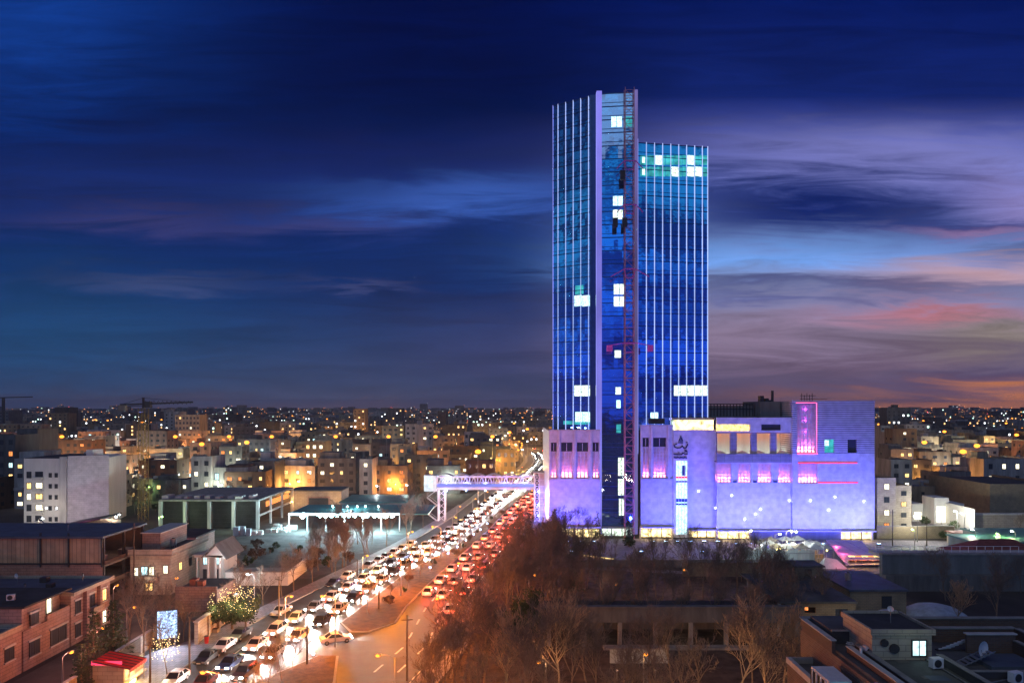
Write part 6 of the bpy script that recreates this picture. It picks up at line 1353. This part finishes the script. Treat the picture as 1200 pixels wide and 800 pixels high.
# ================================================================== right foreground: the near flat roofs (z = 14)
nr = thing('near_roof_building', 'near building with dark stepped flat roofs, brick parapets and a glazed bay', 'building', (0,0,0)); zr = 14.0
box('wall','brick',nr,26.8,62,44,63.4,0,zr-.5); box('roof','roof',nr,27.1,61.6,44.4,63.1,zr-.497,zr-.2)
def NR(name, m, *b): return box(name, m, nr, *b)
NR('parapet','parapet',26.8,62,63.1,63.4,zr-.197,zr+.55); NR('coping','conc',26.7,62.1,63.0,63.55,zr+.553,zr+.65)
NR('parapet','parapet',26.8,27.1,57.2,63.09,zr-.497,zr+.5); NR('coping','conc_w',26.7,27.2,57.2,62.99,zr+.503,zr+.6)
NR('parapet','parapet',28.6,28.9,44,57,zr-.197,zr+.3); NR('coping','conc',28.5,29.0,44,57,zr+.303,zr+.38)
NR('raised_roof','roof',27.5,31.0,58.6,62.9,zr-.197,zr+.9); NR('black_wall_face','roof_d',27.4,31.1,58.5,58.58,zr-.19,zr+.9); NR('coping','conc',27.4,31.1,58.4,58.66,zr+.91,zr+1.0)  # thin black face in front of the raised roof
NR('parapet','parapet',27.7,28.0,44,56.5,zr-.197,zr+.3); NR('coping','conc_w',27.6,28.1,44,56.5,zr+.303,zr+.38)
NR('annex','brick',24.6,26.79,44,61,0,11.2); NR('annex_roof','roof',24.7,26.75,44.1,60.9,11.203,11.3); NR('coping','conc_w',24.5,24.9,44,61,11.31,11.8); NR('coping','conc',24.91,26.78,60.7,61,11.31,11.8)
NR('parapet','parapet',36.4,43.4,59.0,59.3,zr-.197,zr+.95); NR('coping','conc',36.3,43.5,58.9,59.4,zr+.953,zr+1.05)
NR('parapet','parapet',43.4,43.7,46,59.3,zr-.197,zr+.95); NR('coping','conc',43.35,43.8,46,58.89,zr+.953,zr+1.05)
NR('parapet','parapet',37.6,41.6,56.4,56.65,zr-.197,zr+1.3); NR('coping','conc_w',37.5,41.7,56.3,56.75,zr+1.303,zr+1.4); NR('parapet','parapet',41.35,41.6,52,56.39,zr-.197,zr+.8); NR('coping','conc',41.3,41.7,52,56.29,zr+.803,zr+.9)
NR('parapet','roof_d',33.8,34.05,47,54.2,zr-.197,zr+.45); NR('coping','conc',33.7,34.15,47,54.2,zr+.453,zr+.52); NR('parapet','roof_d',34.06,41.3,50.9,51.1,zr-.197,zr+.35); NR('coping','conc',34.16,41.3,50.85,51.15,zr+.353,zr+.42)
NR('raised_roof','roof_b',37,40.8,52.6,55.4,zr-.197,zr+.1)
for k in range(9):   # patched membrane, pipes
    xx, yy = rnd.uniform(28.3,33), rnd.uniform(46,56); NR('roof_patch', rnd.choice(('roof_d','roof_b','conc_d')), xx, xx+rnd.uniform(.6,2), yy, yy+rnd.uniform(.5,1.6), zr-.196, zr-.19+k*.001)
mb = MB(); mb.tube((28.4,57.6,zr-.1),(33.2,55.2,zr-.1),.06,.06,6); mb.tube((33.2,55.2,zr-.1),(33.3,47,zr-.1),.06,.06,6); mb.tube((35,50,zr-.1),(41,52.2,zr-.1),.05,.05,6); NRP = mb.build('pipe','metal',nr)
# cream roof hut (its own shape with parapet and round fans)
x0, x1 = XU(1022,54.8), XU(1092,54.8); NR('hut_wall','cream',x0,x1,54.8,59.6,zr-.19,zr+2.05); NR('hut_cornice','cream',x0-.2,x1+.2,54.6,54.79,zr+1.85,zr+2.3); NR('hut_cornice','cream',x0-.2,x0-.003,54.8,59.8,zr+1.85,zr+2.3); NR('hut_cornice','cream',x1+.003,x1+.2,54.8,59.8,zr+1.85,zr+2.3); NR('hut_cornice','cream',x0-.2,x1+.2,59.61,59.8,zr+1.85,zr+2.3); NR('hut_roof','roof_d',x0,x1,54.8,59.6,zr+2.053,zr+2.1)
window(nr, 'w_cool', x0+3.75, 54.77, zr+.1, 1.25, 1.35); M['w_teal'].node_tree
for xx, zz, r_ in ((x0+.95, zr+1.2, .30), (x0+1.75, zr+.75, .38)): mb = MB(); mb.tube((xx,54.79,zz),(xx,54.62,zz),r_,r_,16); mb.build('fan_vent','metald',nr)
lamp('POINT', (x0+3, 52.0, zr+2.6), 26, (.75,1,.6), None, .3)
NR('glazed_bay','steelw',24.5,26.3,52.8,55.9,11.31,12.9); NR('bay_glass','w_teal',24.7,26.1,52.7,52.79,11.4,12.7)
for y in (53.2, 54.0, 54.8, 55.5): NR('bay_bar','steelw',24.38,24.49,y-.05,y+.05,11.4,12.8); NR('bay_glass','glass_w',24.42,24.49,y+.08,y+.62 if y < 55 else y+.35,11.5,12.7)
NR('skylight_light','w_white',XU(1135,47.3),XU(1148,47.3),47.0,47.3,zr-.19,zr-.1)
for k, (u, v, lab) in enumerate(((1019,762,'white air conditioner on the dark roof beside the cream roof hut'),(1097,776,'white upright cooler standing just past the cream roof hut'),(1190,793,'pale blue cooler at the lowest roof corner'))):
    Y = (CAMZ-zr)*800/(v+4-478); ac_unit((XU(u,Y),Y,zr-.19), R(8*k), lab)
dish((XU(1150,54),54,zr-.19), R(25), 'round satellite dish by the roof parapet', 1.25); dish((XU(1036,58),57.0,zr+2.1), R(-30), 'small dish standing on the cream roof hut', .5)
for k, (u, v) in enumerate(((1007,735),(1009,757),(1028,800))): Y = (CAMZ-zr-.9)*800/(v-478); t = thing('vent_pipe', 'pale vent pipe on the near dark roof, '+nth(k)+' from the back', 'vent pipe', (XU(u,Y),Y,zr+(.9 if k < 1 else -.19)), 0, 'vent pipes on the near roof'); mb = MB(); mb.tube((0,0,0),(0,0,1.0),.1,.1,8); mb.build('pipe','steelw',t); mb = MB(); mb.tube((0,0,1.003),(0,0,1.15),.17,.05,8); mb.build('cap','metal',t)
ldr = thing('metal_ladder', 'metal ladder lying on the dark near roof', 'ladder', (XU(990,58),57.8,zr+.05), R(-35)); mb = MB(); mb.beam((0,0,.05),(3.4,0,.05),.06); mb.beam((0,.45,.05),(3.4,.45,.05),.06); mb.build('rail','steelw',ldr); mb = MB(); [mb.beam((.2+k*.3,0,.05),(.2+k*.3,.45,.05),.04) for k in range(11)]; mb.build('rung_tread','steelw',ldr)
sr = thing('pipe_rack', 'stack of pale pipes leaning beyond the cream roof hut', 'pipe rack', (XU(1100,57),57,zr-.19)); mb = MB(); [mb.beam((k*.32,0,.1+k*.12),(k*.32+1.2,.3,.1+k*.12),.08) for k in range(8)]; mb.build('pipe_rib','steelw',sr); box('base','metald',sr,-.2,3.6,-.2,.2,0,.08)
st = thing('roof_stair', 'cranked metal roof stair before the satellite dish', 'stair', (XU(1115,55),53.5,zr-.19)); mb = MB(); [mb.box(k*.35,k*.35+.3,0,.9,k*.16,k*.16+.05) for k in range(7)]; mb.build('tread','metal',st); mb = MB(); mb.beam((0,0,0),(2.5,0,1.15),.07); mb.beam((0,.9,0),(2.5,.9,1.15),.07); mb.build('stringer','metal',st)

# pipes, cables and clutter on the left-hand roofs
for k, (x, y, z) in enumerate(((-77,100,7.41),(-70.5,98.8,7.41),(-66,105,7.41),(-74,88.8,8.46),(-90,100,8.81),(-96,96,8.81),(-80,123,zt+.36),(-98,125,zt+.36))):
    t = thing('roof_chimney', 'short flue pipe on the roofs by the pink houses, '+nth(k)+' of eight', 'flue', (x,y,z), 0, 'flue pipes on the pink house roofs'); mb = MB(); mb.tube((0,0,0),(0,0,1.1),.12,.12,8); mb.build('pipe','metal',t); mb = MB(); mb.tube((0,0,1.103),(0,0,1.3),.2,.04,8); mb.build('cap','metald',t)

lamp('POINT', (XU(895,144),142.5,5.5), 420, (.75,.95,1), None, .3); lamp('POINT', (XU(935,144),142.5,5.5), 420, (.75,.95,1), None, .3)  # cool lights added to brighten the market fence
# lamps added between the trees to brighten the dark middle of the park
for k, (x, y) in enumerate(((3,121),(17,114),(32,124),(12,139))): street_lamp('sodium_low', x, y, k, 'added dim fill lamp between the trees behind the arcade, '+nth(k)+' of four', 'added dim fill lamps', 300, (1,.55,.4))
# cloth battens and valance on the kiosk awning
for k in range(6):
    y = -.8+3.7*k/5; mb = MB(); mb.beam((-2.0,y,3.53),(2.6,y,2.63),.07); mb.build('awning_batten', 'metald', ki)
mb = MB()
for k in range(12): y = -.8+3.7*k/12; mb.box(2.6,2.64,y+.01,y+.29,2.18+.05*(k%2),2.6)
mb.build('valance_fringe', 'redfab', ki)
# sagging overhead cables along the oncoming pavement
cb = thing('overhead_cable', 'thin dark cables sagging between the bare poles over the pavement', 'cable', (0,0,0))
for off in (-.5, .5):
    pts_c = [(XU(176,84.5)+off,84.5,7.0),(XU(222,88.6)+off,88.6,7.0),(XU(327,110)+off,110,6.8),(XU(419,134)+off,134,6.6)]; mb = MB()
    for p_, q_ in zip(pts_c, pts_c[1:]):
        prev = None
        for j in range(9):
            s_ = j/8; w_ = (p_[0]+(q_[0]-p_[0])*s_, p_[1]+(q_[1]-p_[1])*s_, p_[2]+(q_[2]-p_[2])*s_-1.6*s_*(1-s_)*2)
            if prev: mb.tube(prev, w_, .022, .022, 4, cap=False)
            prev = w_
    mb.build('cable', 'metald', cb)
# ================================================================== right side behind the market
def simple_block(name, label, cat, u0, u1, vt, Y, d, wm, rm='roof_d', floors=3, lit=.3, side=0, win=True, cols=None, group=None):
    if Y > 215 and 'k_'+wm in M: wm = 'k_'+wm
    t = thing(name, label, cat, (0,0,0), 0, group); x0, x1 = XU(u0,Y), XU(u1,Y); h = ZV(vt,Y)
    box('wall', wm, t, x0, x1, Y, Y+d, 0, h); box('roof', rm, t, x0+.25, x1-.25, Y+.25, Y+d-.25, h+.003, h+.1)
    mb = MB(); mb.box(x0,x1,Y,Y+.22,h+.003,h+.8); mb.box(x0,x0+.22,Y+.221,Y+d,h+.003,h+.8); mb.box(x1-.22,x1,Y+.221,Y+d,h+.003,h+.8); mb.build('parapet', wm, t)
    if win:
        fh = h/floors; n = cols or max(1, int((x1-x0)/2.7))
        for f in range(floors):
            for k in range(n):
                x = x0+(x1-x0)*(k+.5)/n; window(t, rnd.choice(LITW) if rnd.random() < lit else 'glass_w', x, Y-.03, f*fh+fh*.32, min(1.5,(x1-x0)/n*.55), fh*.45)
    return t
simple_block('apartment_block','cream four storey apartment block touching the violet cube','building',1028,1050,563,186,14,'cream',floors=4,lit=.12,cols=1)
simple_block('apartment_block','cream block with wide windows just beyond the cube side','building',1050,1068,572,188,14,'cream',floors=4,lit=.3,cols=1)
simple_block('apartment_block','pale block with a lit top floor behind the two cream blocks','building',1044,1069,541,232,14,'conc_w',floors=5,lit=.2)
simple_block('warehouse','wide cream blank walled warehouse at the picture edge','warehouse',1160,1245,570,205,30,'brickyel',win=False)
simple_block('apartment_block','pale block with greenish lit windows above the warehouse','building',1153,1200,540,262,14,'conc_w',floors=3,lit=.5,cols=3)
wc = thing('white_compound', 'brilliantly floodlit white walled compound with a stepped gate front', 'building', (0,0,0))
a = G(1070,632); 
for k, (u0, u1, v0, Y) in enumerate(((1069,1082,590,205),(1095,1112,583,200),(1113,1130,590,198))): box('wall','whitewall',wc,XU(u0,Y),XU(u1,Y),Y,Y+6,0,ZV(v0,Y)); box('lit_opening','w_white',wc,XU(u0,Y)+.6,XU(u1,Y)-.6,Y-.06,Y-.01,.6,ZV(v0,Y)-2.5)
mb = MB(); p0 = (XU(1112,198),198); p1 = (XU(1142,186),186); mb.prism([p0,p1,(p1[0]+.4,p1[1]+.3),(p0[0]+.4,p0[1]+.3)],0,6.5); mb.build('wall','whitewall',wc)
mb = MB(); mb.prism([(XU(1138,190),190),(XU(1215,190),190),(XU(1215,190),191),(XU(1138,190),191)],0,ZV(603,190)); mb.build('wall','cream',wc); box('coping','conc_w',wc,XU(1137,190),XU(1215,190),189.7,191.3,ZV(603,190)+.003,ZV(603,190)+.4)
for k, (u, v, e, c) in enumerate(((1075,607,2300,(1,.98,.85)),(1103,597,2600,(1,.98,.85)),(1122,597,3000,(1,.98,.85)),(1130,603,2400,(1,.98,.85)),(1072,617,500,(.6,1,.3)),(1172,622,700,(.8,1,.3)),(1190,624,500,(1,.9,.3)),(1143,622,900,(1,.9,.6)))):
    x, y = lamp_at(u, v, 6); y = min(y, 182+k*.5); x = XU(u,y); street_lamp('green' if c[0] < .9 else 'white', x, y, R(90), 'yard lamp flooding the white compound, '+nth(k)+' counted from the cube', 'lamps of the white compound', e*1.1, c)
ks = thing('lit_kiosk', 'small orange lit kiosk before the white compound', 'kiosk', (XU(1128,170),170,0)); box('wall','cream',ks,-2,2,0,3,0,2.8); box('lit_front','w_yellow',ks,-1.7,1.7,-.08,-.02,.8,2.4); box('roof','redroof',ks,-2.4,2.4,-.8,3.3,2.803,3.0); lamp('POINT',(XU(1128,170),167.5,2.4),420,(1,.6,.15),None,.2)
t = thing('yard_wall', 'stained buff wall with low gate below the cream apartment blocks', 'wall', (0,0,0)); box('wall','brickyel',t,XU(1028,178),XU(1118,178),178,178.4,0,3.2); box('coping','conc',t,XU(1028,178),XU(1118,178),177.9,178.5,3.203,3.35)
for k, (u, v0, v1) in enumerate(((1046,597,640),(1086,605,640),(1112,570,590))): Y = 27200/(v1-478) if k < 2 else 240; copy_tree(pp, (XU(u,Y),Y,0), 0, ['tall bare pole before the cream blocks beyond the cube','wooden pole before the floodlit white wall','slim pole over the white compound'][k], (1,1,ZV(v0,Y)/8))

# ================================================================== the city
WALLS = [('conc_w','pale grey'),('cream','cream'),('graywall','dark grey'),('brickyel','buff brick'),('brick','brown brick'),('whitewall','white'),('conc','grey concrete'),('pinkstone','pinkish')]
ROOFS = [('roof','grey'),('roof_d','black'),('roof_b','bluish')]
EXTRA = ['stair hut','twin coolers','water tank','bare roof','tall aerial','roof shed']
cityr = random.Random(2024)
GRPC = 'flat roofed blocks of the city'
def street_zone(x, y):
    if y < 523 and wl(y)-9 < x < orr(y)+5: return True
    if y >= 500:
        for (c, w) in FAR:
            if math.hypot(x-c[0], y-c[1]) < w+12: return True
        for (a, wa), (b, wb) in zip(FAR, FAR[1:]):
            ax, ay = a; bx, by = b; L2_ = (bx-ax)**2+(by-ay)**2; t = max(0, min(1, ((x-ax)*(bx-ax)+(y-ay)*(by-ay))/L2_))
            if math.hypot(x-ax-t*(bx-ax), y-ay-t*(by-ay)) < wa+8: return True
    return False
n_city = 0
def city_block(x, y, w, d, floors, wi, ri, ex, rz, where, litp):
    global n_city
    fh = cityr.uniform(3.0, 3.35); h = floors*fh+.4
    t = thing('city_block', '', 'building', (x,y,0), rz, GRPC)
    wm = 'k_'+WALLS[wi][0]
    mb = MB(); mb.box(-w/2,w/2,-d/2,d/2,0,h); mb.box(-w/2,w/2,-d/2,-d/2+.25,h+.003,h+.8); mb.box(-w/2,-w/2+.25,-d/2+.251,d/2,h+.003,h+.8); mb.box(w/2-.25,w/2,-d/2+.251,d/2,h+.003,h+.8)
    n = max(2, int(w/cityr.uniform(2.8,3.8))); near = y < 330; lit = []
    side = 1 if x < 0 else -1; balc = cityr.random() < .4
    if near:
        for _ in range(cityr.randrange(2,6)): xx = cityr.uniform(-w/2+.6,w/2-.6); zz = cityr.uniform(2,h-1); mb.box(xx-.4,xx+.4,-d/2-.4,-d/2-.005,zz,zz+.55)
        xx = cityr.uniform(-w/2+.5,w/2-.5); mb.box(xx-.06,xx+.06,-d/2-.1,-d/2-.006,0,h)
    if balc:
        for f in range(1, floors):
            k = cityr.randrange(n); xx = -w/2+w*(k+.5)/n; mb.box(xx-1.5,xx+1.5,-d/2-1.0,-d/2-.004,f*fh-.1,f*fh+.85)
    if cityr.random() < .35: q_ = cityr.uniform(.4,.7); mb.box(-w/2+.3,-w/2+w*q_,-d/2+2.2,d/2-.3,h+.004,h+2.9)
    if cityr.random() < .4: xx = cityr.uniform(-w/3,w/3); mb.box(xx-1,xx+1,-d/2-.35,-d/2-.004,0,h+.5)
    mb.mi = 1
    for f in range(floors):
        for k in range(n):
            xx = -w/2+w*(k+.5)/n; z = f*fh+fh*.32; ww = min(1.6, w/n*.52); m = None
            if cityr.random() < .12: continue
            ww *= cityr.choice((.7,1,1,1.25))
            if cityr.random() < litp: m = cityr.choice(LITW); lit.append((xx,z,ww,m))
            elif near: lit.append((xx,z,ww,'glass_w'))
            else: mb.box(xx-ww/2,xx+ww/2,-d/2-.05,-d/2-.003,z,z+fh*.45)
        for k in range(max(1,int(d/4))):
            yy = -d/2+d*(k+.5)/max(1,int(d/4)); z = f*fh+fh*.35; s = side
            if cityr.random() < .7: mb.box(*( (w/2+.003,w/2+.05) if s > 0 else (-w/2-.05,-w/2-.003) ), yy-.6, yy+.6, z, z+1.3)
    nl = sum(1 for l in lit if l[3] != 'glass_w')
    for xx, z, ww, m in lit: window(t, m, xx, -d/2-.03, z, ww, fh*.45)
    mb.build('wall', [wm, 'glass_w'], t)
    mb = MB(); mb.box(-w/2+.26,w/2-.26,-d/2+.26,d/2-.1,h+.003,h+.1); mb.build('roof', ROOFS[ri][0], t)
    mb = MB(); zr_ = h+.101
    if ex == 0: mb.box(-1.8,1.8,0,3.6,zr_,zr_+2.6); nm_ = 'stair_hut'
    elif ex == 1: mb.box(-w/4-.6,-w/4+.6,-1,0.2,zr_,zr_+1.1); mb.box(w/4-.6,w/4+.6,0,1.2,zr_,zr_+1.1); nm_ = 'cooler_tile'
    elif ex == 2: mb.tube((w*.2,0,zr_),(w*.2,0,zr_+1.9),.8,.8,10); nm_ = 'water_tank'
    elif ex == 4: mb.tube((0,0,zr_),(0,0,zr_+4),.06,.04,5); mb.beam((-.7,0,zr_+3.4),(.7,0,zr_+3.4),.05); mb.beam((-.5,0,zr_+2.9),(.5,0,zr_+2.9),.05); nm_ = 'aerial'
    elif ex == 5: mb.box(-w/2+.5,0,-d/4,d/4,zr_,zr_+1.9); nm_ = 'roof_shed'
    if ex != 3: mb.build(nm_, wm if ex in (0,5) else 'metal' if ex != 1 else 'conc_w', t)
    fl = num(floors)
    t['label'] = '%s %s storey block, %s, %s lit, %s' % (WALLS[wi][1], fl, EXTRA[ex], num(nl) if nl else 'none', where)
    n_city += 1
    return t
# rows from near to far
rowsY = [236, 257, 279, 303, 328, 354, 381, 410, 440, 471, 497, 541]
hot = []
for ri_, Y in enumerate(rowsY):
    for zone, (xa_, xb_) in (('left', (-.78*Y, None)), ('right', (.545*Y, .78*Y))):
        if zone == 'left': xb_ = min(wl(min(Y,520))-12, .055*Y) if Y < 500 else .05*Y
        x = xa_; idx = 0
        if zone == 'right': x += cityr.uniform(0,4)
        while x < xb_-6:
            w = cityr.uniform(9.5, 15.5) if Y < 330 else cityr.uniform(12, 21)
            cxm = x+w/2; dd = cityr.uniform(10,14); yy = Y+cityr.uniform(-3,3)
            u = 600+800*cxm/yy
            skip = street_zone(cxm, yy) or cxm+w/2 > xb_+4 or cityr.random() < .05
            if Y < 262 and 330 < u < 545: skip = True
            if Y < 240 and zone == 'left' and u > 170: skip = True
            if zone == 'right' and Y < 270 and u > 1085: skip = u > 1150 or cityr.random() < .3
            if 505 < Y < 530 and zone == 'left': skip = True
            if not skip:
                fl = cityr.choices([1,2,3,4,5,6,7],[2,5,8,8,4,1.2,.5])[0]
                if Y < 262 and 170 < u < 345: fl = min(fl, 3)
                if Y < 330: fl = min(fl, cityr.choice((2,3,3,4,5)))
                if Y > 430: fl = max(2, fl)
                warm = 0.18+.24*cityr.random()
                city_block(cxm, yy, w, dd, fl, cityr.choices(range(8),[4,4,4,3,3,2,4,2])[0], cityr.randrange(3), cityr.randrange(6), cityr.uniform(-.12,.12), nth(idx)+' in '+nth(ri_)+' '+('avenue' if zone == 'left' else 'cube')+' side row', warm)
            idx += 1; x += w+cityr.choice((.3,.3,1,3,7))
# landmark blocks picked out of the skyline
for a in (('apartment_block','tan eight storey tower block with a stair hut above its neighbours',205,234,487,545,14,'cream',7,.10),
          ('apartment_block','yellow lit cream block with glowing open balconies',357,380,519,300,12,'brickyel',5,.75),
          ('apartment_block','pale plain block with one lit window between dark ones',421,436,540,262,12,'conc_w',4,.15),
          ('apartment_block','slim tan block with lit narrow windows',467,483,524,300,12,'cream',5,.3),
          ('office_slab','narrow black office slab standing alone on the skyline',513,523,482.5,760,16,'roof_d',9,.04),
          ('apartment_block','broad white block before the bend of the avenue',544,566,507,420,14,'whitewall',4,.12),
          ('apartment_block','tan flat block with an orange lit wall beside the avenue bend',581,604,528,330,14,'brickyel',3,.15),
          ('apartment_block','brown brick block beyond the footbridge deck',546,580,541,285,13,'brick',3,.1),
          ('apartment_block','white three storey block with lit windows behind the concrete frame',224,248,537,250,12,'whitewall',4,.3),
          ('apartment_block','low pale house joined to the white block behind the frame',249,290,550,252,12,'conc_w',2,.4),
          ('apartment_block','grey block with two orange lit windows behind the frame',291,322,543,262,12,'graywall',4,.25),
          ('apartment_block','dark tall block at the picture edge with yellow balcony windows',-14,18,512,238,12,'graywall',6,.5),
          ('apartment_block','grey block with red awning floor beyond the white apartments',20,44,505,262,12,'graywall',7,.12),
          ('unfinished_tower','tall half built dark tower at the picture edge skyline',-8,10,482,700,20,'conc_d',9,.0),
          ('apartment_block','pale blue grey block beyond the cube',1032,1043,500,420,14,'conc_w',8,.1),
          ('apartment_block','second pale blue grey block beyond the cube',1047,1058,508,400,14,'conc_w',7,.06),
          ('apartment_block','orange lit block beside the busy far streets',1153,1166,512,430,14,'brickyel',5,.5)):
    simple_block(a[0], a[1], 'building', a[2], a[3], a[4], a[5], a[6], a[7], floors=a[8], lit=a[9])
for k, (u, v, c, m, e, Y) in enumerate(((148,476,(1,.1,.15),'neon_red',0,1500),(165,482,(.6,.2,1),'led_fin_b',0,1400),(553,489,(.2,.3,1),'lampb',0,900),(552,494,(.3,.5,1),'led_fin_b',0,900))):
    t = thing('lit_sign_tower', ['far slim tower with red neon crown','far slim tower washed in violet light','far blue lit mast beyond the avenue bend','far blue glowing block beyond the avenue bend'][k], 'tower', (XU(u,Y),Y,0)); h = ZV(v,Y); box('shaft','conc_d',t,-5,5,0,10,0,h); box('lit_crown',m,t,-4,4,-.3,-.1,h-12,h-1)
# warm pools of light in the streets between the blocks
for k in range(130):
    Y = cityr.choice(rowsY[2:]*2+rowsY[:2])+cityr.uniform(9,13); left_ = cityr.random() < .78
    x = cityr.uniform(-.72*Y, -.02*Y) if left_ else cityr.uniform(.56*Y,.74*Y)
    if street_zone(x,Y): continue
    c = cityr.choice([(1,.40,.08),(1,.40,.08),(1,.45,.12),(1,.35,.06),(1,.75,.4),(.9,1,.8),(.7,.9,1),(1,.3,.1)])
    street_lamp('sodium_low' if c[1] < .5 else 'white' if c[0] > .6 else 'green', x, Y, cityr.uniform(0,6.28), 'small street lamp between city blocks, '+nth(k)+' set out', 'street lamps of the city', (1500+Y*14)*(1 if c[1] > .5 else 1.7), c)
# hot orange places: the market street at left centre, the bright quarter at right, the bend
for k, (u, v, e, c) in enumerate(((215,527,16000,(1,.3,.08)),(245,530,14000,(1,.4,.1)),(285,527,14000,(1,.3,.1)),(265,520,10000,(1,.5,.2)),(600,540,9000,(1,.6,.15)),(612,548,9000,(1,.55,.12)),(655,515,9000,(1,.5,.15)),(590,520,16000,(1,.5,.15)),(1170,500,30000,(1,.45,.08)),(1075,500,24000,(1,.45,.08)),(1180,530,14000,(1,.9,.5)))):
    x, y = lamp_at(u, v, 7); street_lamp('sodium_tall', x, y, R(90), 'sodium lamp over a glowing orange street, '+nth(k)+' of eleven', 'lamps of the glowing quarters', e*2.6, c)
for k, (u, v, e) in enumerate(((1085,519,26000),(1147,523,36000),(1131,530,22000),(1072,497,30000),(1142,494,46000),(1180,496,46000),(1193,510,30000),(1108,506,26000),(618,503,26000),(597,507,26000),(577,512,20000),(640,509,22000),(560,530,9000),(235,521,14000),(288,519,14000))):
    Y = (CAMZ-18.4)*800/(v-478); street_lamp('mast', XU(u,Y), Y, R(90), 'tall glaring mast lamp above '+('the streets beyond the cube, ' if u > 900 else 'the blocks near the avenue bend, ' if u > 500 else 'the glowing market street, ')+nth(k)+' of its kind', 'mast lamps of the city', e, (1,.42,.09))
for k in range(34):
    Y = cityr.uniform(620,1500); u = cityr.choice((cityr.uniform(1030,1200),cityr.uniform(1040,1200),cityr.uniform(20,640),cityr.uniform(540,650))); street_lamp('mast', XU(u,Y), Y, R(90), 'far mast lamp among the small blocks towards the horizon, '+nth(k)+' of many', 'far mast lamps', 60000, (1,.42,.09))
# ------------------------------------------------------------------ the far city that nobody could count
mb = MB(); rr = random.Random(77); mats = ['k_conc_w','k_graywall','k_brickyel','k_conc','roof_d','w_warm','w_white','w_cool','sodium','lampw','w_orange','redlamp','k_cream']
M['far_warm'] = emit('far_warm', (1,.55,.2), 2.4); M['far_white'] = emit('far_white', (.9,.95,1), 4); M['far_sod'] = emit('far_sodium', (1,.33,.04), 4.5); M['far_red'] = emit('far_red', (1,.08,.08), 5); M['far_green'] = emit('far_green', (.6,1,.8), 4)
mats[5:12] = ['far_warm','far_white','far_green','far_sod','far_white','far_sod','far_red']
Y = 585.0
while Y < 5200:
    step = 22+ (Y-560)*.035; xw = .80*Y; x = -xw
    while x < xw:
        w = rr.uniform(10,24)*(1+(Y-560)/2600); u = 600+800*(x+w/2)/Y
        if (650 < u < 835 and Y < 99999) or (835 < u < 1018 and Y < 3000) or street_zone(x+w/2, Y) or rr.random() < .12: x += w; continue
        h = rr.choice((5,8,9,12,12,15,15,18,20)) if Y < 1200 else rr.choice((8,10,12,15,18,20,22)); 
        if rr.random() < .025: h = rr.uniform(24,36)
        if Y > 2500: h += (rr.random()**3)*18
        d = min(step*.55, 26); mb.mi = rr.choice((0,1,1,2,3,3,4,12)); y0 = Y+rr.uniform(-4,4); mb.box(x, x+w*.93, y0, y0+d, 0, h)
        if Y < 1500 and rr.random() < .5: mb.box(x+w*.3, x+w*.5, y0+2, y0+6, h+.01, h+2.5)
        if Y < 1300:
            mb.mi = 4; nf = int(h/3.2); nc = max(1,int(w/4))
            for f in range(nf):
                for c in range(nc):
                    xx = x+w*.93*(c+.5)/nc; z = f*3.2+1.1; q = rr.random()
                    mb.mi = 4 if q > .24 else rr.choice((5,5,5,6,6,7)); mb.box(xx-.7,xx+.7,y0-.1,y0-.01,z,z+1.5)
        else:
            for _ in range(rr.choice((0,0,1,1,2))):
                s = Y/2100*rr.uniform(.5,1.4); xx = x+rr.random()*w*.8; z = h*rr.uniform(.3,.95); mb.mi = rr.choice((5,5,5,6,6,7,8,8)); mb.box(xx, xx+s*1.3, y0-.4, y0-.05, z, z+s)
        x += w
        if rr.random() < .6*(1.6 if u > 1030 or 440 < u < 660 else 1):
            s = max(.42, Y/1500*rr.uniform(.5,1.0))*(1.5 if rr.random() < .12 else 1); mb.mi = rr.choice((8,8,8,9,6,8)) if rr.random() > .06 else 11; zz = rr.uniform(6, 13) if rr.random() < .6 else h+rr.uniform(.5,2.5); mb.ball((x, y0-2, zz), s*.6, 5, 3)
    Y += step
for _ in range(420):
    Y = rr.uniform(900,5000); u = rr.uniform(1022,1200) if rr.random() < .55 else rr.uniform(0,650); x = (u-600)*Y/800; s = Y/1300*rr.uniform(.35,.95); mb.mi = rr.choice((8,8,8,5,10,6)); mb.ball((x, Y, rr.uniform(14,26)), s*.6, 5, 3)
o = mb.build('distant_city', mats); tag(o, 'mass of far low blocks and lights reaching the horizon', 'city', kind='stuff')
print('city blocks', n_city)
print('objects', len(bpy.data.objects))
